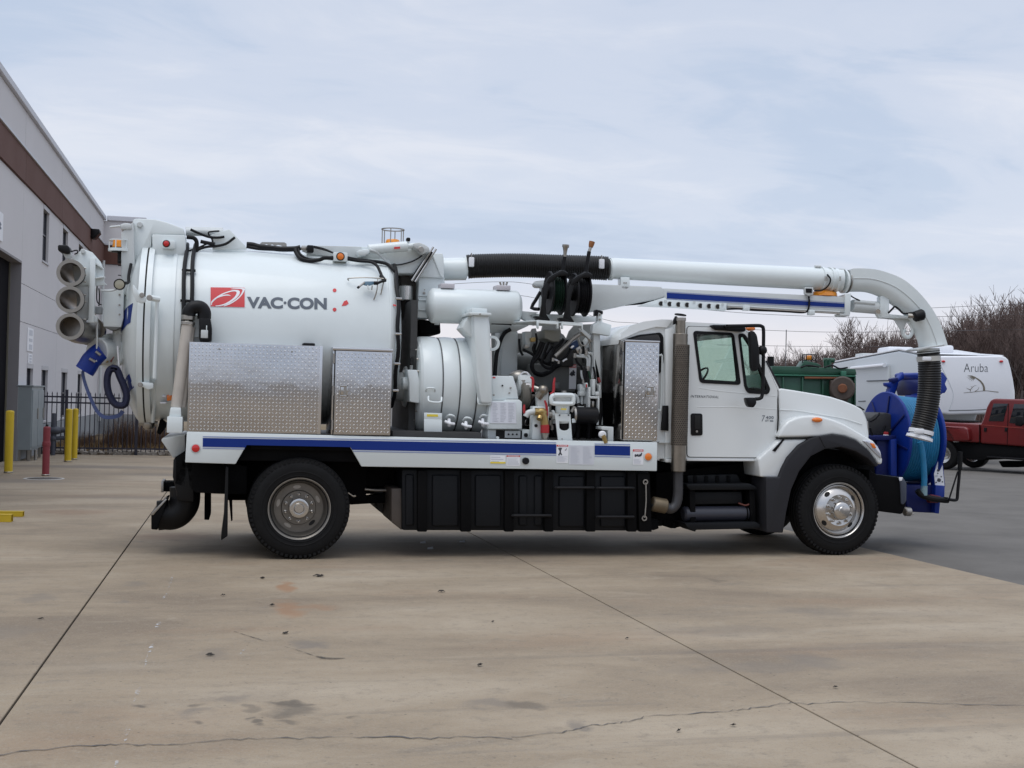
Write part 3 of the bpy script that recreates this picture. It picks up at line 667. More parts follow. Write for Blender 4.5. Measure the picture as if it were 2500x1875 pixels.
# ------------------------------------------------------------------ yellow beams at the left edge
for i, (pa, pb, pt, py) in enumerate(((-70, 55, 1249, 1262), (-90, 27, 1256.5, 1275))):
    ga = gr(pb, py); gb = gr(pa, py-1)
    L_ = ga-gb; L_.z = 0; hgt = at(pb, pt, ga.y).z; d = L_.normalized(); n_ = Vector((-d.y, d.x, 0))*.10
    b = tag(empty('steel_beam', ((ga.x+gb.x)/2, ga.y, 0)), ['farther yellow steel tube lying on the yard at the left edge', 'nearer, shorter yellow steel tube lying on the yard at the left edge'][i], 'steel tube', 'yellow tubes at the left edge')
    e = .008
    mb = MB(); s0 = Vector((gb.x, gb.y, 0)); s1 = Vector((ga.x, ga.y, 0))
    for (p, q) in (((0, 0), (1, e/hgt)), ((0, 1-e/hgt), (1, 1))):
        mb.prism([s0+Vector((0, 0, p[1]*hgt+.002)), s1+Vector((0, 0, p[1]*hgt+.002)), s1+Vector((0, 0, q[1]*hgt)), s0+Vector((0, 0, q[1]*hgt))], n_*1)
    for off in (0, 1-.08):
        mb.prism([s0+n_*off+Vector((0, 0, e)), s1+n_*off+Vector((0, 0, e)), s1+n_*off+Vector((0, 0, hgt-e)), s0+n_*off+Vector((0, 0, hgt-e))], n_*.08)
    part('tube_wall', mb, YEL, b, smooth=False)
    part('tube_inside', MB().prism([s0+n_*.1+Vector((0, 0, e*1.2)), s1-d*.02+n_*.1+Vector((0, 0, e*1.2)), s1-d*.02+n_*.1+Vector((0, 0, hgt-e*1.2)), s0+n_*.1+Vector((0, 0, hgt-e*1.2))], n_*.78), mat('beam_rust', (.12, .04, .04), .8), b, smooth=False)
#%%PART3
# ================================================================== BACKGROUND
FWh = Vector((math.sin(TH), math.cos(TH), 0)); RTh = Vector((math.cos(TH), -math.sin(TH), 0))
BARK = mat('bark', (.075, .06, .055), .9, var=.4, vscale=8)
TWIG = mat('twig_bark', (.115, .078, .066), .9, var=.5, vscale=3, col2=(.065, .045, .045))
def seg(bm, a, b, ra, rb, n):
    d = (b-a).normalized(); u = d.orthogonal().normalized(); v = d.cross(u)
    A = [bm.verts.new(a+(u*math.cos(t)+v*math.sin(t))*ra) for t in [6.283*k/n for k in range(n)]]
    B = [bm.verts.new(b+(u*math.cos(t)+v*math.sin(t))*rb) for t in [6.283*k/n for k in range(n)]]
    for k in range(n): bm.faces.new((A[k], A[(k+1) % n], B[(k+1) % n], B[k]))
def tree_meshes(seed, multi, spread):
    rnd = random.Random(seed); T_, C_ = MB(), MB()
    def grow(p, d, l, r, lev):
        steps = 3 if lev < 2 else 2
        for s in range(steps):
            d = (d+Vector((rnd.uniform(-1, 1), rnd.uniform(-1, 1), rnd.uniform(-.4, .8)))*(.13 if lev < 2 else .24)).normalized()
            q = p+d*l/steps; r2 = r*(.8 if s < steps-1 else .66)
            seg((T_ if lev < 3 else C_).bm, p, q, r, r2, 6 if lev == 0 else (4 if lev < 3 else 3))
            p = q; r = r2
            if lev >= 1 and lev < 5:
                for k in range(rnd.choice((1, 1, 2))):
                    side = Vector((rnd.uniform(-1, 1), rnd.uniform(-1, 1), rnd.uniform(.1, 1.0))).normalized()
                    grow(p, (d*.7+side*spread).normalized(), l*rnd.uniform(.42, .72), max(r*.55, .011), lev+1)
        if lev < 5:
            for k in range(rnd.choice((2, 3)) if lev == 0 else rnd.choice((1, 2, 2))):
                side = Vector((rnd.uniform(-1, 1), rnd.uniform(-1, 1), rnd.uniform(.1, .8))).normalized()
                grow(p, (d*.75+side*spread*.8).normalized(), l*rnd.uniform(.6, .85), max(r*.75, .011), lev+1)
    for i in range(multi):
        d = Vector((rnd.uniform(-.35, .35), rnd.uniform(-.3, .3), 1)).normalized() if multi > 1 else Vector((rnd.uniform(-.1, .1), 0, 1)).normalized()
        grow(Vector((rnd.uniform(-.3, .3)*(multi > 1), rnd.uniform(-.3, .3)*(multi > 1), 0)), d, 2.6 if multi == 1 else 2.2, .13 if multi == 1 else .085, 0 if multi == 1 else 1)
    top = max(v.co.z for v in C_.bm.verts)
    a, b = T_.mesh('trunk', False), C_.mesh('crown', False); a.materials.append(BARK); b.materials.append(TWIG)
    return a, b, top
TREES = [tree_meshes(11, 1, .75), tree_meshes(12, 1, .6), tree_meshes(23, 3, .55), tree_meshes(34, 3, .7), tree_meshes(45, 1, .9), tree_meshes(56, 4, .5)]
KIND = ['slender bare tree with a single trunk', 'upright bare tree with a single trunk', 'bushy bare tree with several stems', 'wide bare tree with several stems', 'spreading bare tree with a single trunk', 'dense bare thicket tree with many thin stems']
def tree(px, D, h, v, rz, label, group):
    p = CAM+ (FWh+RTh*((px-1250)/FOC))*D; p.z = -.06
    a, b, top = TREES[v]; s = h/top
    t = tag(empty('bare_tree', p, None, rz), label, 'tree', group); t.scale = (s*1.05, s*1.05, s)
    for nm, me in (('trunk', a), ('crown', b)):
        o = bpy.data.objects.new(nm, me); COL.objects.link(o); o.parent = t
tree(2105, 62, 6.6, 4, .6, 'spreading bare tree standing alone in front of the wood, under the curved white elbow pipe', None)
tree(2395, 80, 9.0, 1, 2.1, 'tall pointed bare tree rising above the front of the camper', None)
tree(2492, 74, 10.2, 0, 1.0, 'tallest bare tree, at the right edge of the photo above the pickup', None)
tree(2240, 66, 6.4, 3, 3.0, 'bare tree seen through the ring hook below the elbow pipe', None)
rt = random.Random(5)
hp = [(1870, 4.9), (1900, 5.9), (1930, 6.3), (1970, 6.2), (2020, 6.7), (2060, 6.4), (2110, 7.2), (2160, 8.2), (2210, 8.4), (2260, 8.1), (2310, 8.1), (2350, 9.0), (2380, 9.9), (2410, 10.3), (2440, 9.7), (2470, 10.0), (2500, 11.0), (2540, 11.2), (2600, 10.5), (2700, 10)]
def hgt(px):
    for (a, x), (b_, y) in zip(hp, hp[1:]):
        if a <= px <= b_: return x+(y-x)*(px-a)/(b_-a)
    return hp[0][1] if px < hp[0][0] else hp[-1][1]
GNAME = {}
for row, (D, n, hs) in enumerate(((84, 40, .98), (94, 44, 1.0), (106, 44, 1.0))):
    for i in range(n):
        px = 1872+(2640-1872)*(i+rt.uniform(.1, .9))/n; v = rt.choice((2, 3, 5, 5, 3, 1))
        Dd = D+rt.uniform(-4, 4)
        tree(px, Dd, hgt(px)*hs*rt.uniform(.82, 1.04)*Dd/86*(.93 if row else .95), v, rt.uniform(0, 6.28), KIND[v]+' in the wood behind the camper', 'bare trees of the wood behind the camper, '+KIND[v].split('bare ')[1])
# undergrowth at the wood's foot
mb = MB()
for i in range(10000):
    px = rt.uniform(1840, 2700); D = rt.uniform(76, 96); p = CAM+(FWh+RTh*((px-1250)/FOC))*D; p.z = -.05
    hh = rt.uniform(1, 3.6); d = Vector((rt.uniform(-.4, .4), rt.uniform(-.4, .4), 1)).normalized()
    seg(mb.bm, p, p+d*hh, .022, .006, 3)
tag(part('undergrowth', mb, TWIG, smooth=False), 'brown leafless undergrowth at the foot of the wood', kind='stuff')
# power lines and a thin mast
WIRE = mat('wire_grey', (.10, .10, .11), .6)
for pts, D, lb in ((((620, 742), (900, 706), (1090, 694), (1217, 688), (1301, 694), (1500, 729), (1775, 761), (2050, 774), (2285, 773), (2530, 766)), 75, 'thin power line seen just below the boom, upper of the long pair'),
                   (((620, 770), (900, 735), (1120, 719), (1217, 720), (1306, 727.5), (1472, 779), (1558, 789), (1868, 806), (2062, 811), (2300, 808), (2530, 803)), 75, 'thin power line crossing the sky just above the cab roof'),
                   (((1750, 842), (1868, 844), (2000, 846), (2160, 846)), 78, 'lowest thin power line, just above the green truck'),
                   (((2180, 755), (2276, 751.7), (2400, 746), (2560, 739)), 75, 'highest thin power line at the right edge above the trees')):
    o = tag(part('power_line', MB().tube(smooth_path([dist(x, y, D) for x, y in pts], 6), .013, 4), WIRE), lb, 'power line', 'power lines behind the truck')
p = dist(1918, 886, 60)
o = tag(part('mast', MB().cyl((p.x, p.y, -.06), (p.x, p.y, dist(1918, 805, 60).z), .022, 6), WIRE), 'thin straight mast in front of the wood above the green truck', 'mast')

# ------------------------------------------------------------------ camper trailer
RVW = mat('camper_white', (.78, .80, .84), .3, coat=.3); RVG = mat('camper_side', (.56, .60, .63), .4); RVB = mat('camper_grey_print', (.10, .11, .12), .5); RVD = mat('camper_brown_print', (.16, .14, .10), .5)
xc = (2293-1250)/FOC*38
def rp(s, z, off=0): q = CAM+FWh*(38+s)+RTh*(xc+off); q.z = z; return q
rv = tag(empty('camper_trailer', rp(6, 0, 1.1)), 'white fifth-wheel camper with a palm emblem, behind the blue hose reel', 'camper')
out = [(0.05, 1.62), (2.5, 1.55), (3.1, .75), (12.7, .7), (12.7, 3.53), (4.1, 3.71), (1.9, 3.49), (.25, 3.42), (0.0, 3.2)]
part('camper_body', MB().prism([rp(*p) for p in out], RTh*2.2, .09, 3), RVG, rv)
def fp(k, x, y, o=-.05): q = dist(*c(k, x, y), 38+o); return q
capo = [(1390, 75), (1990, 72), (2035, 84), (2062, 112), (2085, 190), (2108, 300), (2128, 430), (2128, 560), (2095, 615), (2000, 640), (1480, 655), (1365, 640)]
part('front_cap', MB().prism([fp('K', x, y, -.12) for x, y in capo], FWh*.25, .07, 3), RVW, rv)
part('roof', MB().prism([rp(*p) for p in ((-.02, 3.43), (1.9, 3.505), (4.1, 3.72), (12.7, 3.54), (12.7, 3.60), (4.1, 3.78), (1.9, 3.57), (.1, 3.455))], RTh*2.02, .02), RVW, rv)
def rbox(name, s0, s1, o0, o1, z0, z1, mt, bev=.04): return part(name, MB().prism([rp(s0, z0, o0), rp(s0, z0, o1), rp(s0, z1, o1), rp(s0, z1, o0)], FWh*(s1-s0), bev), mt, rv)
rbox('roof_vent', 1.5, 2.2, .4, 1.0, 3.52, 3.80, RVW, .08); rbox('air_conditioner', 7.2, 8.6, .6, 1.6, 3.68, 4.0, RVW, .1); rbox('air_conditioner', 10.2, 11.2, .5, 1.5, 3.62, 3.86, GREYW, .05)
for x in (1420, 1990):
    p = fp('K', x, 130, -.14); part('marker_lamp', MB().ball(p, .055, 10, (1.3, .6, .7)), REDL, rv)
pts = [(1385, 150), (1420, 220), (1465, 310), (1500, 390), (1518, 455), (1505, 530), (1470, 612)]
part('cap_seam', MB().tube(smooth_path([fp('K', x, y, -.125) for x, y in pts], 4), .008, 5), RVG, rv)
part('cap_seam', MB().tube(smooth_path([fp('K', x, y, -.125) for x, y in ((1475, 612), (1700, 608), (1850, 600))], 4), .012, 5), RVB, rv)
def on_front(mb_t, k, x0, y0, x1, y1):
    xs = [v.co.x for v in mb_t.verts]; ys_ = [v.co.y for v in mb_t.verts]; a, b, e, f = min(xs), max(xs), min(ys_), max(ys_)
    for v in mb_t.verts: v.co = fp(k, x0+(v.co.x-a)/(b-a)*(x1-x0), y1-(v.co.y-e)/(f-e)*(y1-y0), -.126)
t = text_mesh('Aruba', -.012); on_front(t, 'K', 1622, 150, 1860, 233); mb = MB(); mb._merge(t); part('lettering', mb, RVB, rv, smooth=False)
mb = MB()
def fl(mb, pts, wd):
    P = smooth_path([fp('K', x, y, -.127) for x, y in pts], 5); n = len(P); prev = None
    for i, p in enumerate(P):
        d = (P[min(i+1, n-1)]-P[max(i-1, 0)]).normalized(); nn = d.cross(FWh)*(wd[0]+(wd[1]-wd[0])*i/(n-1))/2
        a, b = mb.bm.verts.new(p+nn), mb.bm.verts.new(p-nn)
        if prev: mb.bm.faces.new((prev[0], prev[1], b, a))
        prev = (a, b)
fl(mb, ((1820, 415), (1818, 380), (1795, 335), (1760, 305), (1735, 290)), (.065, .03))
for tx, ty in ((1655, 268), (1650, 285), (1662, 300), (1675, 312), (1690, 322), (1710, 322)): fl(mb, ((1738, 290), ((1738+tx)/2, (290+ty)/2-8), (tx, ty)), (.035, .004))
fl(mb, ((1620, 438), (1720, 430), (1830, 418), (1900, 425), (1962, 432)), (.012, .02))
for pp in (((1685, 425), (1692, 400), (1720, 372), (1745, 365)), ((1688, 410), (1665, 400), (1645, 390)), ((1690, 400), (1705, 385), (1690, 375)), ((1730, 425), (1760, 405), (1770, 380))): fl(mb, pp, (.018, .006))
part('palm_emblem', mb, RVD, rv, smooth=False)
# side awning and stripes (left wall)
def sw(k, x, y, o=-.02):
    px, py = c(k, x, y); D = xc*FOC/(px-1250); q = dist(px, py, D); return q-RTh*(-o if o > 0 else .02)
part('awning_roller', MB().tube([sw('K', 545, 198)-RTh*.08, sw('K', 870, 168)-RTh*.08], .07, 10), RVW, rv)
part('awning_arm', MB().tube([sw('K', 905, 165)-RTh*.03, sw('K', 908, 335)-RTh*.03], .03, 6), GREYW, rv)
for a_, b_ in (((672, 322), (888, 316)), ((592, 522), (660, 520))): part('side_stripe', MB().tube([sw('K', *a_), sw('K', *b_)], .02, 4), RVB, rv)
for s in (8.0, 8.95): part('wheel', MB().lathe([(0, .2), (0, .36), (.04, .39), (.2, .39), (.24, .36), (.24, 0)], rp(s, .39, .02), RTh, 24), RUB, rv)
rbox('landing_leg', 3.2, 3.35, .3, .42, 0, .75, STEEL, 0); rbox('landing_leg', 3.2, 3.35, 1.9, 2.02, 0, .75, STEEL, 0)

# ------------------------------------------------------------------ red pickup
PSI = R(45); PO = gr(2300, 1146); PO.z = 0
ph = RTh*math.cos(PSI)-FWh*math.sin(PSI); pn = -RTh*math.sin(PSI)-FWh*math.cos(PSI)
CROPS['Z'] = (2250, 950, 6.636)
def op(x, y, off=0):
    px, py = c('Z', x, y); d = ray(px, py); o = PO+pn*off; return CAM+d*((o-CAM).dot(pn)/d.dot(pn))
CARR = mat('pickup_red', (.14, .007, .008), .32, coat=.2, var=.1, vscale=2); CARD = mat('pickup_dark', (.005, .005, .0055), .7, spec=.15)
pk = tag(empty('pickup_truck', PO+ph*2-pn*1), 'dark red crew-cab pickup parked in front of the camper', 'pickup')
def pp(name, pts, off, depth, mt, bev=.02, seg_=2, label=None): return part(name, MB().prism([op(x, y, off) for x, y in pts], -pn*depth, bev, seg_), mt, pk)
pp('cab', [(945, 880), (948, 575), (985, 500), (1050, 290), (1105, 185), (1165, 152), (1850, 170), (2200, 600), (2750, 690), (2850, 780), (2870, 1010), (1659, 935)], -.06, 1.85, CARR, .09, 4)
pp('cargo_bed', [(-40, 525), (300, 530), (600, 548), (930, 566), (930, 868), (520, 850), (-40, 800)], -.05, 1.86, CARR, .04, 3)
pp('bed_inside', [(120, 480), (600, 505), (640, 520), (600, 540), (120, 520)], -.3, 1.3, CARD)
pp('fender_flare', [(-40, 600), (420, 598), (700, 612), (750, 645), (770, 840), (520, 850), (470, 740), (410, 665), (330, 635), (200, 640), (100, 700), (60, 800), (-60, 800)], .14, .22, CARR, .05, 3)
pp('rocker_panel', [(520, 856), (940, 876), (1659, 938), (2400, 1005), (2400, 1180), (1659, 1130), (1060, 1120), (1000, 1150), (860, 1150), (690, 1120)], -.16, 1.6, CARD, .02)
pp('side_step', [(1050, 1085), (1659, 1120), (2300, 1165), (2300, 1200), (1659, 1160), (1050, 1110)], -.02, .2, PLB, .02)
pp('window', [(1165, 232), (1397, 236), (1322, 522), (1084, 515)], -.045, .02, GLASSD, .004)
pp('window', [(1500, 240), (1760, 246), (1740, 580), (1418, 545)], -.045, .02, GLASSD, .004)
pp('window', [(1800, 250), (1860, 260), (2110, 580), (1790, 582)], -.045, .02, GLASSD, .004)
pp('door_gap', [(938, 575), (948, 575), (944, 878), (934, 872)], -.055, .01, CARD, 0)
pp('door_gap', [(1404, 235), (1412, 236), (1400, 560), (1388, 905), (1380, 903), (1390, 560)], -.052, .01, CARD, 0)
for x in (1010, 1345): pp('door_handle', [(x, 622), (x+42, 626), (x+38, 690), (x-4, 686)], -.035, .03, PLB, .008)
pp('belt_trim', [(955, 572), (1659, 628), (2300, 690), (2300, 700), (1659, 640), (955, 584)], -.05, .012, mat('pickup_red_light', (.30, .05, .04), .3), 0)
pp('mirror', [(1505, 450), (1560, 428), (1640, 440), (1655, 560), (1600, 605), (1510, 590)], .28, .12, PLB, .03, 3)
for s, off in ((0, 0), (0, -1.95), (4.35, -.08), (4.35, -1.95)):
    wl_ = empty('wheel', PO+ph*s+pn*off+Vector((0, 0, .42)), pk); o = PO+ph*s+pn*off+Vector((0, 0, .42))
    part('tyre', MB().lathe([(.0, .24), (.0, .37), (.03, .41), (.08, .42), (.24, .42), (.29, .41), (.30, .24)], o, -pn, 40), RUB, wl_)
    part('rim', MB().lathe([(.01, .25), (.02, .22), (.10, .20), (.12, .14), (.06, .09), (.06, 0)], o, -pn, 32), CHROME, wl_)
u = PO+ph*2.2-pn*1.7
part('underbody_form', MB().prism([op(1235, 1165, -1.0), op(1659, 1165, -1.0), op(1659, 1240, -1.0), op(1560, 1268, -1.0), op(1300, 1268, -1.0)], -pn*.6, .03), RUB, pk)  # dark rounded form below the body, of no known kind

# ------------------------------------------------------------------ green truck behind the cab
GRN = mat('green_paint', (.012, .075, .042), .45, var=.35, vscale=2.5, coat=.2); GRNL = mat('green_light', (.03, .16, .10), .5, var=.3, vscale=4); RUST = mat('rust', (.20, .075, .035), .8, var=.6, vscale=7); BRN = mat('brown_drum', (.075, .055, .045), .6, var=.5, vscale=5)
GD = 26.
def gp(k, x, y, o=0): return dist(*c(k, x, y), GD+o)
gt = tag(empty('green_truck', CAM+FWh*(GD+1.2)+RTh*6.6-Vector((0, 0, CAM.z))), 'dark green work truck body parked behind the white hood', 'truck')
def gpr(name, k, pts, o, d, mt, bev=.015): return part(name, MB().prism([gp(k, x, y, o) for x, y in pts], FWh*d, bev), mt, gt)
gpr('hopper_body', 'K', [(-380, 255), (560, 262), (560, 900), (-380, 900)], 0, 2.3, GRN)
gpr('top_box', 'K', [(-260, 175), (-60, 178), (560, 205), (570, 262), (-260, 255)], -.05, 2.4, GRN)
gpr('top_rail', 'K', [(-320, 255), (565, 268), (565, 284), (-320, 270)], -.10, .1, GRNL)
for x in (-150, 40, 240, 430, 555): gpr('body_rib', 'K', [(x-9, 284), (x+9, 284), (x+9, 900), (x-9, 900)], -.08, .08, GRN)
gpr('rust_bar', 'K', [(60, 280), (395, 284), (395, 304), (60, 302)], -.14, .05, RUST)
gpr('lift_arm', 'K', [(318, 315), (520, 320), (535, 420), (470, 540), (350, 540), (316, 430)], -.2, .19, BRN)
part('drum', MB().cyl(gp('K', 430, 395, -.42), gp('K', 430, 395, -.2), .26, 24, .03), BRN, gt); part('drum_hub', MB().cyl(gp('K', 430, 395, -.47), gp('K', 430, 395, -.42), .10, 16, .02), RUST, gt)
gpr('rust_bracket', 'K', [(505, 345), (553, 345), (553, 392), (505, 398)], -.24, .1, RUST)
gpr('hydraulic_block', 'K', [(420, 225), (470, 225), (470, 300), (420, 300)], -.2, .1, GRNL)
gpr('beacon_base', 'K', [(60, 120), (190, 150), (230, 180), (20, 180)], .2, .5, GRN)
gpr('beacon', 'K', [(82, 70), (135, 70), (140, 118), (78, 118)], .3, .2, AMBER, .03)
mb = MB()
for x in (38, 75, 130, 170): mb.tube([gp('K', x, 62, .25), gp('K', x, 150, .25)], .011, 5)
for y in (64, 118): mb.tube([gp('K', 38, y, .25), gp('K', 170, y, .25)], .011, 5)
part('beacon_guard', mb, BLACK, gt)
mb = MB()
for x in (265, 300): mb.tube([gp('K', x, 105, .4), gp('K', x, 195, .4)], .05, 8)
mb.tube([gp('K', 240, 118, .4), gp('K', 350, 120, .4)], .05, 8)
part('top_valve', mb, GRN, gt)
part('exhaust_pipe', MB().cyl(gp('I', 1592, 1182, .5), gp('I', 1590, 1275, .5), .075, 12), BLACK, gt)
for pts in (((250, 190), (330, 170), (400, 200), (480, 190)), ((20, 190), (90, 170), (200, 185))): part('hose', MB().tube(smooth_path([gp('K', x, y, -.1) for x, y in pts], 5), .018, 6), BLACK, gt)
o = CAM+FWh*(GD-.05)+RTh*5.6; o.z = .52
for s in (0, 1.3): part('wheel', MB().lathe([(0, .2), (0, .48), (.05, .52), (.25, .52), (.28, .3)], o+RTh*(s), FWh, 28), RUB, gt)
#%%PART4
# ------------------------------------------------------------------ what stands behind the photographer and shows in the door glass and the polished plates
nb = tag(empty('low_building', (2, -62, 0)), 'low tan building mirrored at the bottom of the cab door window', 'building')
part('wall', MB().box(-34, 34, -66, -58, -.05, 5.2), mat('tan_wall', (.20, .17, .14), .8, var=.3), nb, smooth=False)
part('roof', MB().box(-34.3, 34.3, -66.3, -57.7, 5.2, 5.6), COPE, nb, smooth=False)
for i in range(9): part('window', MB().box(-28+i*6.8, -25.5+i*6.8, -58.002, -57.95, 1.0, 3.2), WGL, nb, smooth=False)
for i, (x, y, h, v) in enumerate(((9, -34, 8.5, 4), (-14, -40, 9, 1), (22, -42, 10, 0), (-3, -46, 9, 3))):
    a, b, top = TREES[v]; s = h/top
    t = tag(empty('bare_tree', (x, y, -.06), None, i*1.7), 'bare tree mirrored in the door glass of the white truck' if i == 0 else 'bare tree behind the photographer, mirrored in the polished boxes', 'tree', None if i == 0 else 'bare trees behind the photographer'); t.scale = (s*1.1, s*1.1, s)
    for nm, me in (('trunk', a), ('crown', b)):
        o = bpy.data.objects.new(nm, me); COL.objects.link(o); o.parent = t
# ================================================================== VACUUM TRUCK
T = tag(empty('vacuum_truck', (2.6, 1.2, 0)), 'long white vacuum sewer truck with a round debris tank, boom hose and blue hose reel', 'truck')
YC, ZC, TR = 1.2, 2.315, .955
def tp(name, mb, mt, parent=None, **k): return part(name, mb, mt, parent or T, **k)
def tpr(name, k, pts, Y0, Y1, mt, bev=.006, parent=None, **kw): return tp(name, pr(MB(), k, pts, Y0, Y1, bev), mt, parent, **kw)
def tbx(name, k, r, Y0, Y1, mt, bev=.006, parent=None, **kw):
    mb = MB(); bx(mb, k, *r, Y0, Y1, bev); return tp(name, mb, mt, parent, **kw)
def ttb(name, k, pts, r, mt, parent=None, seg=10, n=6): return tp(name, tb(MB(), k, pts, r, seg, n), mt, parent)

# ---- wheels
TYRE = [(.035, .285), (.012, .31), (.002, .36), (0, .41), (.006, .455), (.022, .49), (.040, .506), (.046, .517), (.075, .520), (.080, .508), (.092, .508), (.097, .521), (.130, .522), (.135, .510), (.147, .510), (.152, .522),
        (.185, .521), (.190, .508), (.202, .508), (.207, .520), (.236, .517), (.242, .506), (.26, .49), (.276, .455), (.282, .41), (.28, .36), (.27, .31), (.25, .285)]
def wheel(X, Y, sgn, style, dual=False):
    o = Vector((X, Y, .519)); ax = Vector((0, sgn, 0)); wh_ = empty('wheel', o, T)
    ty = tp('tyre', MB().lathe(TYRE, o, ax, 96), RUB, wh_, ang=50)
    if style:
        lug = MB()                                      # raised shoulder lugs and sidewall bands
        for k in range(64):
            a = 2*math.pi*(k+.5)/64; da = .028
            P = []
            for (h, r) in ((.012, .474), (.012, .502), (.044, .516), (.044, .500)):
                P.append((h, r))
            f = [o+ax*h+Vector((math.cos(a-da), 0, math.sin(a-da)))*(r+.0025)-ax*.003 for h, r in P]; b = [o+ax*h+Vector((math.cos(a+da), 0, math.sin(a+da)))*(r+.0025)-ax*.003 for h, r in P]
            vf = [lug.bm.verts.new(p) for p in f]; vb = [lug.bm.verts.new(p) for p in b]
            lug.bm.faces.new(vf); lug.bm.faces.new(vb[::-1])
            for i in range(4): lug.bm.faces.new((vf[i], vb[i], vb[(i+1) % 4], vf[(i+1) % 4]))
        tag(tp('tread_lugs', lug, RUB, wh_, smooth=False), kind='stuff')
        tp('rim_lip', MB().lathe([(.02, .300), (.004, .3125), (.0035, .3185), (.012, .3195), (.026, .3065)], o, ax, 64), CHROME if style == 'chrome' else STEEL, wh_) if style else None
    if style: tp('sidewall_band', MB().lathe([(.001, .372), (-.003, .376), (-.003, .384), (.001, .388)], o, ax, 72).lathe([(.003, .335), (-.001, .338), (-.001, .342), (.003, .345)], o, ax, 72), RUB, wh_)
    if dual: tp('inner_tyre', MB().lathe(TYRE, o+ax*.33, ax, 64), RUB, wh_, ang=50)
    if style == 'dish':
        tp('rim', MB().lathe([(.045, .289), (.012, .303), (.006, .312), (.012, .317), (.026, .305), (.04, .288), (.06, .278), (.15, .268), (.165, .26), (.172, .25), (.172, .18), (.160, .172), (.14, .172), (.14, .0)], o, ax, 64), RIMD, wh_)
        for k in range(5):
            a = 2*math.pi*(k+.33)/5; p = o+ax*.168+Vector((math.cos(a), 0, math.sin(a)))*.213; t_ = Vector((-math.sin(a), 0, math.cos(a)))
            tp('hand_hole', MB().prism([p+(t_*math.cos(q)*.040+Vector((math.cos(a), 0, math.sin(a)))*math.sin(q)*.018) for q in [6.283*i/14 for i in range(14)]], ax*.006), STEEL if k != 4 else DARKM, wh_)
        tp('hub_cap', MB().lathe([(.14, .108), (.075, .105), (.062, .098), (.056, .080), (.060, .055), (.055, .05), (.050, .045), (.050, 0)], o, ax, 40), CHROME, wh_)
        nr, nh = .142, .14
    elif style == 'chrome':
        tp('rim', MB().lathe([(.045, .289), (.012, .303), (.004, .312), (.012, .318), (.024, .306), (.035, .285), (.05, .278), (.058, .272), (.045, .255), (.018, .225), (.0, .195), (-.008, .178), (-.006, .172), (-.004, .0)], o, ax, 64), CHROME, wh_)
        for k in range(2 if False else 4):
            a = (2.25, 3.85, 5.45, .65)[k]; rad = Vector((math.cos(a), 0, math.sin(a))); p = o+ax*.022+rad*.228; t_ = Vector((-math.sin(a), 0, math.cos(a)))
            nrm = (rad*.55-ax*.8).normalized(); rr_ = t_.cross(nrm)
            tp('hand_hole', MB().prism([p+nrm*.004+(t_*math.cos(q)*.036+rr_*math.sin(q)*.026) for q in [6.283*i/18 for i in range(18)]], nrm*-.004), DARKM, wh_)
        tp('hub_cap', MB().lathe([(-.004, .112), (-.05, .108), (-.075, .100), (-.088, .085), (-.092, .05), (-.098, .045), (-.100, .035), (-.1, 0)], o, ax, 40), CHROME, wh_)
        nr, nh = .145, -.004
    else:
        tp('rim', MB().lathe([(.04, .29), (.05, .27), (.16, .26), (.17, .1), (.12, .08), (.12, 0)], o, ax, 32), RIMD, wh_); return
    nm = MB().lathe([(0, .019), (-.012, .019), (-.014, .016), (-.034, .015), (-.042, .009), (-.043, 0)], (0, 0, 0), ax, 10).mesh('lug_nut'); nm.materials.append(CHROME)
    for k in range(10):
        a = 2*math.pi*(k+.5)/10; q = bpy.data.objects.new('lug_nut', nm); COL.objects.link(q); q.parent = wh_; q.location = ax*nh+Vector((math.cos(a), 0, math.sin(a)))*nr
XF = 6.10
wheel(0, .02, 1, 'dish', True); wheel(0, 2.40, -1, '', True); wheel(XF, .075, 1, 'chrome'); wheel(XF, 2.32, -1, '')

# ---- chassis
tp('chassis_rail', MB().box(-1.2, 6.6, .72, .80, .70, .98, .01), FRAMEB); tp('chassis_rail', MB().box(-1.2, 6.6, 1.60, 1.68, .70, .98, .01), FRAMEB)
tp('axle', MB().cyl((0, .2, .52), (0, 2.2, .52), .09, 16), FRAMEB).name = 'axle'
tp('axle', MB().cyl((XF, .2, .48), (XF, 2.2, .48), .06, 12), FRAMEB)
tp('differential', MB().ball((0, 1.2, .54), .24, 20, (1.1, 1, 1)), FRAMEB)
tp('drive_shaft', MB().cyl((0, 1.2, .6), (5, 1.2, .78), .05, 12), FRAMEB)
tp('underframe', MB().box(-1.1, 3.8, .12, 2.3, 1.0, 1.2, .01), FRAMEB)
tp('rear_underbody', pr(MB(), 'M', [(262, 400), (350, 340), (700, 440), (860, 470), (860, 705), (620, 700), (430, 690), (420, 680), (385, 660), (262, 620)], .30, 2.1, .01), FRAMEB)
tp('wheel_arch_panel', MB().box(-.75, .75, .64, .68, .55, 1.24), FRAMEB, smooth=False)
tpr('leaf_spring', 'M', [(720, 640), (900, 690), (1700, 735), (1990, 700), (2065, 700), (2065, 770), (1730, 790), (1300, 780), (720, 700)], .70, .82, FRAMEB)
ttb('air_pipe', 'M', [(1700, 690, .3), (1740, 716, .3), (1765, 716, .3)], .012, CHROME)
ttb('air_pipe', 'M', [(1840, 660, .6), (1930, 668, .6), (2060, 668, .6)], .018, STEEL)
